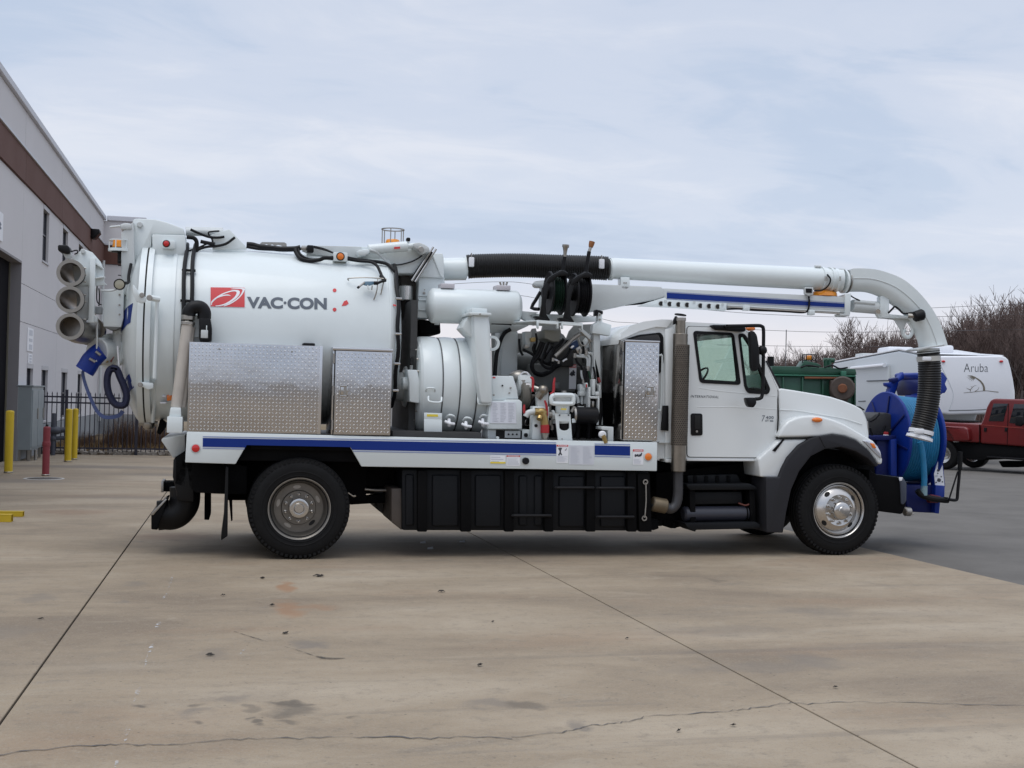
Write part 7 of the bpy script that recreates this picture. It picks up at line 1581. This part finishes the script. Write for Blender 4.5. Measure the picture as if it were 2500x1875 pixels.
tp('sun_visor', MB().box(gx(1690, 800).x, gx(1850, 800).x, CY1-.12, CY1-.08, gx(1750, 815).z-.20, gx(1750, 800).z), SEAT, cab, smooth=False)
tp('dashboard', MB().prism(cp('N', [(1845, 945), (1897, 950), (1893, 1080), (1860, 1060), (1838, 975)], to=CY0+.05), (0, CY1-CY0-.1, 0), .03), PLB, cab)
mb = MB(); mb.prism(cp('N', [(1829, 810), (1832, 808), (1904, 948), (1901, 949)], to=CY0+.06), (0, CY1-CY0-.12, 0)); tp('windshield', mb, GLASS, cab, smooth=False)
for Y in (.35, 1.35):
    tp('seat_cushion', MB().prism(cp('N', [(1700, 1000), (1775, 995), (1780, 1020), (1700, 1025)], to=Y), (0, .55, 0), .03), SEAT, cab)
    tp('seat_back', MB().prism(cp('N', [(1690, 930), (1712, 925), (1722, 1000), (1700, 1005)], to=Y), (0, .55, 0), .03), SEAT, cab)
sw_ = gx(1828, 925); tp('steering_wheel', MB().lathe([(-.014, .20), (0, .214), (.014, .20), (0, .186)], Vector((sw_.x, 1.72, sw_.z)), (.75, 0, -.6), 32, close=True), PLB, cab)
mb = MB(); mb.plate(cp('N', rear_o, to=CY0-.012), [cp('N', rear_i, to=CY0-.012)], (0, .03, 0)); tp('rear_window_frame', mb, PLB, cab, smooth=False)
mb = MB(); mb.prism(cp('N', rear_i, to=CY0+.006), (0, .005, 0)); tp('rear_window', mb, GLASSD, cab, smooth=False)
mb = MB(); mb.plate(cp('N', [(1508, 831), (1516, 813), (1538, 795), (1572, 785), (1613, 780), (1640, 781), (1626, 800), (1600, 798), (1560, 808), (1525, 824)]), [], (0, .05, 0)); bmesh.ops.translate(mb.bm, verts=mb.bm.verts, vec=(0, -.03, 0)); tp('rear_hood_moulding', mb, CABW, cab)
tp('corner_post', MB().prism(cp('N', [(1622, 803), (1643, 800), (1643, 1118), (1622, 1120)], to=CY0-.03), (0, .05, 0), .012), CABW, cab)
tp('black_grab', MB().prism(cp('N', [(1616, 990), (1629, 990), (1629, 1052), (1611, 1050)], to=CY0-.045), (0, .03, 0), .006), PLB, cab)
tp('rear_step', MB().prism(cp('N', [(1605, 1078), (1632, 1079), (1632, 1082), (1605, 1081)], to=CY0-.05), (0, .05, 0)), GREYW, cab, smooth=False)
tp('cab_sill', MB().prism(cp('N', [(1676, 1118.5), (1851, 1120.5), (1849, 1126), (1676, 1125)], to=CY0-.012), (0, .3, 0), .004), CABW, cab)
tp('corner_foot', MB().prism(cp('N', [(1621, 1119), (1640, 1121), (1640, 1129), (1621, 1128)], to=CY0-.05), (0, .2, 0), .004), CABW, cab)
# door
mb = MB(); mb.plate(cp('N', door_l, to=CY0-.016), [cp('N', wdoor_o, to=CY0-.016), cp('N', vent_o, to=CY0-.016)], (0, .014, 0)); door_ = tp('door', mb, CABW, ang=25)
mb = MB(); P = cp('N', door_l+door_l[:1], to=CY0-.004); mb.tube(P, .007, 6); tp('door_seal', mb, DARKM, door_)
for o_, i_ in ((wdoor_o, wdoor_i), (vent_o, vent_i)):
    mb = MB(); mb.plate(cp('N', o_, to=CY0-.026), [cp('N', i_, to=CY0-.026)], (0, .05, 0)); tp('window_frame', mb, PLB, door_, smooth=False)
    mb = MB(); mb.prism(cp('N', i_, to=CY0), (0, .005, 0)); tp('window', mb, GLASS, door_, smooth=False)
hd = rnd_poly([(1684.5, 1009), (1713, 1009.5), (1713.5, 1063), (1685, 1063.5)], 6)
tp('door_handle', MB().prism(cp('N', hd, to=CY0-.028), (0, .014, 0), .004), PLB, door_); tp('handle_grip', MB().prism(cp('N', [(1693, 1014), (1706, 1014), (1706, 1048), (1693, 1048)], to=CY0-.036), (0, .01, 0), .004), DARKM, door_)
p = gx(1698.5, 1053); tp('door_lock', MB().cyl((p.x, CY0-.038, p.z), (p.x, CY0-.026, p.z), .013, 14), STEEL, door_)
a, b = gx(1684.5, 971), gx(1753, 964.5); put_text('lettering', 'INTERNATIONAL', a.x, b.x, gx(1718, 971.4).z, gx(1718, 965.2).z, CY0-.0185, INK, door_, .012, .3, 1.25, label='black spaced maker lettering')
put_text('lettering', '7', gx(1858, 1022).x, gx(1866, 1022).x, gx(1862, 1029).z, gx(1862, 1014).z, CY0-.0185, TXT, door_, 0, .2)
put_text('lettering', '400', gx(1868, 1022).x, gx(1887, 1022).x, gx(1877, 1023).z, gx(1877, 1015.6).z, CY0-.0185, TXT, door_, .02, 0, 1.15); put_text('lettering', 'DT 466', gx(1867, 1027).x, gx(1886.5, 1027).x, gx(1877, 1029.5).z, gx(1877, 1025).z, CY0-.0185, TXT, door_, .03)
for pts in ([(1705, 947), (1760, 955), (1850, 963), (1893, 967)], [(1700, 993.5), (1790, 994), (1895, 999)]):
    tp('door_crease', MB().tube(smooth_path(cp('N', pts, to=CY0-.0145), 4), .005, 6), CABW, door_)
tp('drip_visor', MB().prism(cp('I', rnd_poly([(1038, 900), (1320, 905), (1335, 940), (1325, 962), (1240, 955), (1080, 943), (1050, 925)], 14), to=CY0-.10), (0, .11, 0), .012), PLB, door_)
# mirror assembly
mr = empty('mirror', w('I', 1460, 1100, .0), T); MY = -.08
mb = MB(); mb.tube(smooth_path([w('I', x, y, MY) for x, y in ((1200, 908), (1330, 906), (1470, 903), (1510, 910), (1526, 940), (1526, 1100), (1522, 1400), (1514, 1530), (1495, 1558), (1450, 1565))], 5), .020, 10); tp('mirror_arm', mb, PLB, mr)
tp('mirror_arm', MB().tube([w('I', 1200, 908, MY), w('I', 1180, 910, CY0)], .02, 8), PLB, mr)
tp('mirror_head', MB().prism([w('I', x, y, MY-.07) for x, y in rnd_poly([(1398, 952), (1440, 950), (1468, 985), (1488, 1100), (1494, 1260), (1470, 1312), (1425, 1312), (1412, 1260), (1405, 1100)], 22)], (.06, .18, 0), .02), PLB, mr)
tp('mirror_clamp', MB().ball(w('I', 1515, 1125, MY), .055, 12).tube([w('I', 1480, 1135, MY), w('I', 1520, 1125, MY)], .03, 8), PLB, mr)
tp('spot_mirror', MB().prism([w('I', x, y, MY-.05) for x, y in rnd_poly([(1368, 1552), (1455, 1550), (1468, 1600), (1440, 1642), (1395, 1636), (1378, 1600)], 18)], (.02, .12, 0), .02), PLB, mr)
p = at(1832, 802, .5); tp('roof_marker', MB().ball(p, .04, 10, (1.5, 1, .8)), ORANGE, cab)
# exhaust stack
ex = empty('exhaust_stack', w('I', 780, 1300, .02), T); EY = .02
a = w('I', 779, 1075, EY); b = w('L', 760, 925, EY); r_ = .086
tp('stack_body', MB().cyl(w('I', 778, 975, EY), b, r_*.95, 32, .006), STACK, ex)
mb = MB().lathe([(0, r_), (0, r_+.004), ((a-b).length, r_+.004), ((a-b).length, r_)], b+Vector((0, 0, .26)), (0, 0, 1), 40) if False else None
hs = MB(); L0 = w('I', 778, 1075, EY).z; L1 = w('L', 760, 690, EY).z
hs.lathe([(0, r_), (0, r_+.006), (L0-L1, r_+.006), (L0-L1, r_)], (b.x, EY, L1), (0, 0, 1), 40, a0=R(120), a1=R(120)+5.2); tp('heat_shield', hs, PERF, ex)
hm = MB(); nrow = int((L0-L1)/.021)
for j in range(nrow):
    for i in range(10):
        an = R(-90)+(i-5+(j % 2)*.5)*.235; z = L1+.012+j*.021; n3 = Vector((math.cos(an), math.sin(an), 0)); t3 = Vector((-n3.y, n3.x, 0)); cpt = Vector((b.x, EY, z))+n3*(r_+.0072)
        hm.bm.faces.new([hm.bm.verts.new(cpt+t3*.0062*math.cos(q)+Vector((0, 0, .0062*math.sin(q)))) for q in (0, 1.05, 2.09, 3.14, 4.19, 5.24)])
tag(tp('shield_holes', hm, DARKM, ex, smooth=False), kind='stuff')
tp('stack_pipe', MB().cyl(w('I', 778, 980, EY), w('I', 779, 835, EY), .056, 24, .003), STACK, ex); tp('pipe_clamp', MB().cyl(w('I', 779, 862, EY), w('I', 779, 832, EY), .062, 24, .002), STEEL, ex)
p = w('I', 778, 812, EY); tp('rain_cap', MB().lathe([(0, 0), (0, .064), (.012, .066), (.016, .055), (.02, 0)], p, (.12, 0, 1), 24), PLB, ex); tp('cap_hinge', MB().prism([w('I', x, y, EY-.02) for x, y in ((722, 850), (740, 815), (755, 825), (735, 890), (718, 895))], (0, .04, 0), .004), BLACK, ex)
tp('lower_pipe', MB().tube(smooth_path([w('L', x, y, EY+.06) for x, y in ((757, 920), (757, 1040), (755, 1150), (735, 1225), (690, 1262), (640, 1240), (580, 1215), (530, 1200))], 5), .056, 16), mat('pipe_shaded', (.085, .085, .09), .5, .7, var=.4, vscale=10), ex, label='steel pipe curving under the stack, shade painted into its colour')  # shadow on the lower pipe is put into its steel colour
tp('exhaust_joint', MB().cyl(w('L', 650, 1240, .06), w('L', 520, 1215, .1), .085, 18, .01), mat('heat_tan', (.17, .135, .09), .5, .6, var=.5, vscale=9), ex)
# under the cab: frame, steps, tanks
tp('cab_underbody', MB().prism([w('L', x, y, .5) for x, y in ((560, 940), (1440, 835), (1620, 1000), (1620, 1380), (1480, 1400), (800, 1420), (700, 1440), (560, 1390))], (0, 1.3, 0), .01), FRAMEB, T)
stp = empty('cab_steps', w('L', 1150, 1230, .1), T)
tp('step_tread', MB().prism([w('L', x, y, .1) for x, y in ((838, 1040), (1405, 1036), (1470, 1070), (1465, 1090), (870, 1094), (835, 1060))], (0, .35, 0), .008), TANKB, stp); tp('step_tread', MB().prism([w('L', x, y, .06) for x, y in ((820, 1392), (1455, 1380), (1500, 1405), (1495, 1440), (920, 1452), (915, 1470), (850, 1440))], (0, .38, 0), .008), TANKB, stp)
for x in (860, 1400): tp('step_hanger', MB().prism([w('L', x, y, .12) for x, y in ()] or [w('L', x, 1080, .14), w('L', x+50, 1080, .14), w('L', x+60, 1390, .14), w('L', x+10, 1390, .14)], (0, .2, 0), .006), FRAMEB, stp)
tp('air_tank', MB().cyl(w('L', 800, 1308, .22), w('L', 1385, 1302, .22), .085, 24, .02), mat('tank_blue_black', (.03, .032, .045), .4), stp)
tp('battery_box', MB().prism([w('L', x, y, .2) for x, y in ((870, 1110), (1330, 1105), (1340, 1215), (880, 1225))], (0, .35, 0), .012), TANKB, stp); tp('foot_well', MB().prism([w('L', x, y, .3) for x, y in ((840, 960), (1290, 950), (1330, 1030), (850, 1035))], (0, .25, 0), .01), TANKB, stp)
for x in (900, 1000, 1100, 1200): tp('well_rib', MB().prism([w('L', x, 962, .285), w('L', x+30, 962, .285), w('L', x+30, 1030, .285), w('L', x, 1030, .285)], (0, .02, 0), .004), FRAMEB, stp)
for x in (1350, 1385): tp('tank_strap', MB().cyl(w('L', x, 1306, .22), w('L', x+12, 1306, .22), .092, 20), FRAMEB, stp)
ttb('brake_line', 'L', [(1300, 1210, .18), (1360, 1230, .16), (1395, 1222, .16)], .010, mat('line_red', (.12, .03, .02), .5)); tpr('red_reflector', 'L', [(1265, 1095), (1290, 1098), (1280, 1125), (1260, 1120)], .3, .32, mat('line_red', (.12, .03, .02), .5), 0)
for (x, y, Y) in ((590, 1400, .4), (640, 1395, .5), (720, 1420, .4)): tp('drain_cock', MB().cyl(w('L', x, y-30, Y), w('L', x, y+15, Y), .03, 8), FRAMEB)
tp('chain_plate', MB().prism([w('L', x, y, .2) for x, y in ((480, 1340), (580, 1360), (585, 1440), (540, 1455), (470, 1455))], (0, .3, 0), .01), FRAMEB)
# ---- hood, fenders, wheel arch
HY = .155
hood = tp('hood', pr(MB(), 'N', [(1899, 953), (1906, 948), (1940, 953), (2006, 964), (2030, 969), (2062, 979), (2089, 990), (2106, 1000), (2117, 1026), (2122, 1060), (2122, 1100), (1902, 1072)], HY, 2.40-HY, .085, 5), CABW, ang=60)
tp('hood_gap', MB().tube([w('N', 1898, 952, HY), w('N', 1900, 1020, HY-.02), w('N', 1897, 1072, HY-.06)], .009, 6), DARKM, hood)
tp('hood_crease', MB().tube(smooth_path([w('N', x, y, HY-.004) for x, y in ((1902, 1000), (1950, 1003), (2010, 1013), (2060, 1022), (2105, 1036))], 5), .006, 6), CABW, hood)
tp('cowl', MB().prism([w('N', x, y, .2) for x, y in ((1868, 882), (1873, 880), (1907, 946), (1902, 950))], (0, .05, 0), .004), GREYP, hood)
fo = [(1900.5, 1068), (1905, 1054), (1913, 1040), (1925, 1028), (1942, 1020), (1962, 1015.5), (1985, 1014), (2010, 1017), (2035, 1024), (2062, 1035), (2090, 1051), (2121, 1069), (2134, 1077), (2145, 1092), (2152, 1108), (2155.5, 1122), (2155, 1134.5), (2144, 1133), (2138, 1122), (2119, 1098), (2089, 1075), (2062, 1065), (2032, 1061), (2000, 1066)]
fen = tp('fender', pr(MB(), 'N', fo, .03, .62, .055, 5), CABW, ang=60)
tp('fender', MB().prism([Vector((p.x, 1.78, p.z)) for p in [w('N', x, y, .03) for x, y in fo]], (0, .62, 0), .05, 4), CABW, ang=60)
tp('lower_fender', pr(MB(), 'N', [(1903, 1073), (1985, 1072), (1952, 1087), (1925, 1117), (1911, 1144), (1903, 1166.5), (1856, 1164.5), (1851, 1121), (1896, 1081)], .06, .5, .02, 3), CABW, ang=50)
tp('fender_gap', MB().tube([w('N', x, y, .05) for x, y in ((1900, 1070), (1960, 1070), (1998, 1068.5))], .008, 6), DARKM, fen)
tp('gap_filler', pr(MB(), 'N', [(1886, 1100), (1914, 1070), (1915, 1074), (1893, 1103)], .05, .09, .002), PLB, fen)
mb = MB(); p = w('N', 1994, 1025, .03)
tp('side_marker', MB().ball(p+Vector((0, -.012, 0)), .06, 16, (1.1, .5, .48)), ORANGE, fen)
flr = [(1870, 1166), (1903, 1166), (1911, 1144), (1925, 1117), (1952, 1087), (1979, 1071), (2000, 1065), (2032, 1061), (2062, 1065), (2089, 1075), (2119, 1098), (2140, 1127), (2146, 1136), (2138, 1140), (2119, 1119), (2089, 1102), (2054, 1091.5), (2014, 1096.5), (1980, 1114), (1952, 1150), (1932, 1195), (1920, 1250), (1912, 1301), (1872, 1300)]
tp('wheel_arch_trim', pr(MB(), 'N', flr, .0, .40, .012, 3), GREYP, ang=50)
tp('trim_joint', MB().tube([w('N', 2001, 1066, -.003), w('N', 2016, 1095, -.003)], .004, 5), DARKM)
tp('wheel_well', MB().prism([w('N', x, y, .45) for x, y in ((1905, 1080), (2130, 1110), (2140, 1180), (2140, 1250), (1905, 1260))], (0, 1.5, 0)), FRAMEB, smooth=False)
hl = empty('headlight', w('K', 740, 990, .03), T)
hp_ = [(632, 908), (690, 905), (735, 925), (775, 960), (805, 1015), (818, 1088), (775, 1055), (705, 985), (660, 935)]
tp('lens', pr(MB(), 'K', hp_, .006, .3, .012, 3), mat('lamp_silver', (.62, .64, .70), .12, .6, coat=.8), hl); tp('turn_lens', pr(MB(), 'K', [(703, 930), (745, 938), (765, 985), (730, 980)], -.004, .1, .006), ORANGE, hl)
tp('grille', pr(MB(), 'K', [(596, 582), (634, 606), (668, 700), (688, 800), (692, 848), (664, 842), (636, 700)], .25, 2.2, .008), GREYW); tp('grille_bar', pr(MB(), 'K', [(600, 570), (646, 600), (650, 612), (606, 584)], .22, 2.2, .004), DARKM)
tp('grille_mesh', pr(MB(), 'K', [(640, 712), (680, 716), (690, 845), (662, 838)], .24, .26, .002), STEEL)
# front bumper and reel mount
tp('front_bumper', pr(MB(), 'K', [(690, 1190), (770, 1240), (985, 1268), (1045, 1300), (1056, 1530), (1020, 1632), (860, 1612), (690, 1590)], .14, 2.2, .02), FRAMEB)
tp('bumper_end', pr(MB(), 'K', [(982, 1268), (1030, 1270), (1062, 1330), (1060, 1500), (1030, 1540), (1010, 1530), (1000, 1330)], .12, 2.2, .01), mat('bumper_slate', (.05, .06, .085), .5)); tp('bumper_sticker', pr(MB(), 'K', [(984, 1268), (1022, 1268), (1015, 1300), (992, 1305)], .112, .118, .002), PAPER)
tp('tow_pin', MB().cyl(w('K', 1035, 1602, .5), w('K', 1098, 1606, .5), .055, 16, .012), STEEL); ttb('safety_chain', 'K', [(1060, 1620, .5), (1085, 1640, .5), (1125, 1628, .5)], .008, STEEL)
# ---- blue hose reel on the nose
rl = empty('front_hose_reel', (7.5, 1.2, 1.0), T)
RXL, RXR, RYC, RZ, RRR = 7.335, 7.80, 1.2, 1.315, .592
ax = Vector((1, 0, 0))
tp('reel_flange', MB().lathe([(-.02, .06), (-.02, RRR-.01), (-.012, RRR), (.012, RRR), (.02, RRR-.01), (.02, .06)], (RXL, RYC, RZ), ax, 72), BLUEP, rl)
tp('reel_flange', MB().lathe([(-.02, .06), (-.02, RRR-.01), (-.012, RRR), (.012, RRR), (.02, RRR-.01), (.02, .06)], (RXR, RYC, RZ), ax, 72), BLUEP, rl)
nw = 12; pf = [(.02, .1)]
for i in range(nw):
    x0_ = .022+(RXR-RXL-.044)*i/nw; dx_ = (RXR-RXL-.044)/nw; rr_ = .535-.03*i/nw
    for q in range(5): pf.append((x0_+dx_*(q+.5)/5, rr_+.018*math.sin(math.pi*(q+.5)/5)))
pf.append((RXR-RXL-.02, .1))
tp('wound_hose', MB().lathe(pf, (RXL, RYC, RZ), ax, 72), CYAN, rl)
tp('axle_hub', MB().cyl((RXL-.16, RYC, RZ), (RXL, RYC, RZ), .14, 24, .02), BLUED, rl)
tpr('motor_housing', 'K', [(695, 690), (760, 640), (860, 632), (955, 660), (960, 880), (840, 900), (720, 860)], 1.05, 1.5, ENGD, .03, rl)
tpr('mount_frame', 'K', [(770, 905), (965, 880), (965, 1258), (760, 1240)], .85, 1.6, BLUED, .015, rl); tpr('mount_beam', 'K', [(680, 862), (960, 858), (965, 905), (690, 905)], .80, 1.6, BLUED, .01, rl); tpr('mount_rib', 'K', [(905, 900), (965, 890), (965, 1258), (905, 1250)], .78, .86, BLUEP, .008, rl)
for pts in ([(700, 720, .95), (750, 690, .95), (790, 640, 1.0)], [(850, 760, .95), (830, 850, .95), (880, 880, .9)], [(700, 780, .9), (720, 860, .9), (700, 940, .9)]): ttb('hose', 'K', pts, .014, PLB, rl)
tpr('red_fitting', 'K', [(855, 820), (885, 825), (880, 860), (850, 850)], .85, .9, REDV, .006, rl); tpr('pale_fitting', 'K', [(845, 848), (885, 852), (885, 866), (845, 862)], .84, .88, PAPER, .004, rl)
tpr('drum_bracket', 'K', [(600, 1130), (690, 1180), (690, 1235), (640, 1225)], .5, 1.0, BLUEP, .01, rl)
# level-wind head
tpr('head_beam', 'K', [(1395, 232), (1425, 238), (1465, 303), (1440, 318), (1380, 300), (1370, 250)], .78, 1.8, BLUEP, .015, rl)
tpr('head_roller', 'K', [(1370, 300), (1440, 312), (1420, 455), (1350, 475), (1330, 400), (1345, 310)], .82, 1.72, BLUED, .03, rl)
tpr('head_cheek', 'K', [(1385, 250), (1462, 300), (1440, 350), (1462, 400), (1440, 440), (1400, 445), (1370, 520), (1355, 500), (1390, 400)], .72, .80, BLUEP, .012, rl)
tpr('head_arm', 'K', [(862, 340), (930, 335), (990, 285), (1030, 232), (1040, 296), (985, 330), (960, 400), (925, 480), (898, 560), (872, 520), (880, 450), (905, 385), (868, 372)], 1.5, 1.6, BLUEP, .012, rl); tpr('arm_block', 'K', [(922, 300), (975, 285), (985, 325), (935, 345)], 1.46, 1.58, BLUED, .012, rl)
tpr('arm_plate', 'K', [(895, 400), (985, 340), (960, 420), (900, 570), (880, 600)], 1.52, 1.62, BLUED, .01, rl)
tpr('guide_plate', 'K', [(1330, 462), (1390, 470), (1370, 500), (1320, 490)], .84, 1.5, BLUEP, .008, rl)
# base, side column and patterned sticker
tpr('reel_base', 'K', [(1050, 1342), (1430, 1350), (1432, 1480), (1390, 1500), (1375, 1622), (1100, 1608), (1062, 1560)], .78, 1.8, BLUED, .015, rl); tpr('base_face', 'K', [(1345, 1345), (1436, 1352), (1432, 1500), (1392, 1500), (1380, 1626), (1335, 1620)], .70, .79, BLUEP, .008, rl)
tpr('side_column', 'K', [(1385, 1000), (1405, 1000), (1440, 1360), (1330, 1350), (1325, 1240)], .74, .82, BLUEP, .006, rl)
stc = tp('column_sticker', pr(MB(), 'K', [(1386, 1058), (1402, 1060), (1432, 1352), (1342, 1352), (1330, 1235)], .732, .739, 0), PAPER, rl, smooth=False)
rnd = random.Random(9)
for (x, y, r_) in ((1378, 1295, 22), (1352, 1255, 14), (1372, 1200, 16), (1400, 1262, 7), (1412, 1312, 8), (1350, 1318, 8), (1385, 1160, 9), (1392, 1110, 5), (1366, 1230, 7)):
    pts = [(x+r_*rnd.uniform(.75, 1.1)*math.cos(6.28*i/9), y+r_*rnd.uniform(.75, 1.1)*math.sin(6.28*i/9)) for i in range(9)]
    tp('sticker_blot', pr(MB(), 'K', pts, .7285, .7315, 0), INK if rnd.random() > .35 else FINE, stc, smooth=False)
tpr('red_coupling', 'K', [(1275, 1450), (1330, 1440), (1400, 1455), (1405, 1500), (1370, 1520), (1290, 1520)], .62, .7, mat('coupling_dark_red', (.15, .02, .025), .5), .01, rl); tp('control_bar', MB().tube(smooth_path([w('K', x, y, .58) for x, y in ((1165, 1395), (1200, 1440), (1300, 1475), (1400, 1490), (1465, 1495))], 4), .035, 10), BLACK, rl)
tp('bar_lug', MB().cyl(w('K', 1440, 1462, .58), w('K', 1440, 1520, .58), .03, 10), BLACK, rl)
hw = empty('hose_stand', w('K', 1560, 1300, .5), T)
tp('stand_bar', MB().tube(smooth_path([w('K', x, y, .5) for x, y in ((1586, 1018), (1580, 1200), (1562, 1400), (1556, 1475), (1545, 1490), (1520, 1492), (1475, 1485))], 3), .019, 8), PLB, hw); tp('stand_brace', MB().tube([w('K', 1562, 1212, .5), w('K', 1478, 1478, .5)], .010, 6), PLB, hw); tp('stand_sleeve', MB().tube([w('K', 1586, 1018, .5), w('K', 1582, 1200, .5)], .028, 8), RUB, hw)
tp('loose_hose', MB().tube(smooth_path([w('K', x, y, .58) for x, y in ((1190, 920), (1210, 1000), (1222, 1100), (1232, 1250), (1230, 1350), (1232, 1440))], 6), .036, 12), CYAN, rl); tp('hose_end_fitting', MB().cyl(w('K', 1232, 1350, .58), w('K', 1230, 1445, .58), .038, 14), mat('hose_weathered', (.25, .38, .42), .6, var=.5, vscale=15), rl)
# ---- more plumbing in the engine bay, lid bolts, hose ends
for pts, r, mt, Y in (([(1000, 120), (960, 180), (900, 230), (870, 330), (900, 400)], .017, PLB, .70), ([(1040, 140), (1000, 220), (930, 270), (890, 360)], .015, PLB, .68), ([(1090, 160), (1060, 260), (1000, 330), (930, 350)], .013, PLB, .66), ([(1200, 150), (1215, 230), (1205, 300), (1215, 380)], .012, PLB, .6),
                      ([(1130, 330), (1150, 380), (1190, 420), (1200, 480)], .012, PLB, .6), ([(890, 340), (930, 355), (945, 370)], .010, PAPER, .62), ([(990, 365), (1010, 350), (1035, 338)], .010, PAPER, .62), ([(700, 60), (710, 140), (690, 240), (700, 330)], .012, PLB, .8), ([(520, 120), (530, 240), (560, 300)], .014, PLB, .9),
                      ([(1320, 420), (1340, 520), (1335, 640), (1350, 760)], .012, PLB, .4), ([(1270, 470), (1290, 560), (1280, 640)], .010, GREENH, .42), ([(1240, 440), (1225, 520), (1245, 600)], .014, PLB, .45), ([(640, 760), (620, 850), (625, 950), (600, 1050)], .02, PLB, .5), ([(850, 780), (855, 850), (845, 930)], .016, STEEL, .35), ([(1110, 720), (1150, 760), (1160, 830)], .02, GREYW, .45), ([(1115, 860), (1095, 890), (1085, 910)], .016, STEEL, .15)):
    ttb('hose' if mt in (PLB, GREENH) else 'pipe_line', 'H', [(x, y, Y) for x, y in pts], r, mt, eg)
for (x, y, Y, r) in ((1120, 300, .55, .02), (1245, 270, .52, .02), (1185, 250, .52, .016), (1260, 440, .5, .022), (1305, 570, .5, .024), (1215, 580, .5, .02), (945, 372, .6, .014), (885, 345, .6, .016), (560, 600, .45, .03), (640, 650, .4, .026)):
    q = w('H', x, y, Y); tp('hose_fitting', MB().cyl(q+Vector((0, 0, -r*1.2)), q+Vector((0, 0, r*1.2)), r, 8), STEEL, eg)
for (x0, y0, x1, y1, Y, mt) in ((655, 720, 700, 790, .5, STACK), (1100, 560, 1180, 640, 1.0, ENGD), (905, 590, 960, 660, .9, ENG), (1175, 610, 1225, 680, .5, GREYW), (1350, 690, 1390, 735, .27, GREYW), (1305, 790, 1335, 860, .3, STEEL), (1230, 860, 1280, 905, .33, STEEL), (700, 660, 740, 700, .3, STEEL), (580, 860, 640, 930, .6, ENGD), (600, 1000, 655, 1060, .6, STEEL)):
    tbx('machine_block', 'H', (x0, y0, x1, y1), Y, Y+.12, mt, .012, eg)
# reel face: hub bolts and radial ribs on the near flange, worn rim
for k in range(8):
    a = 2*math.pi*k/8+.2; d = Vector((0, math.cos(a), math.sin(a)))
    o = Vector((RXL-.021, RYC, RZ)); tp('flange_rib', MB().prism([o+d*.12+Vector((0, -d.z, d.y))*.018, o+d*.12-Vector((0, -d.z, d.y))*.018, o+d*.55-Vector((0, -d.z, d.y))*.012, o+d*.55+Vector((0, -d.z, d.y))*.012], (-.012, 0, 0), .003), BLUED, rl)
    q = o+d*.2; tp('flange_bolt', MB().cyl(q, q-Vector((.02, 0, 0)), .016, 6), STEEL, rl)
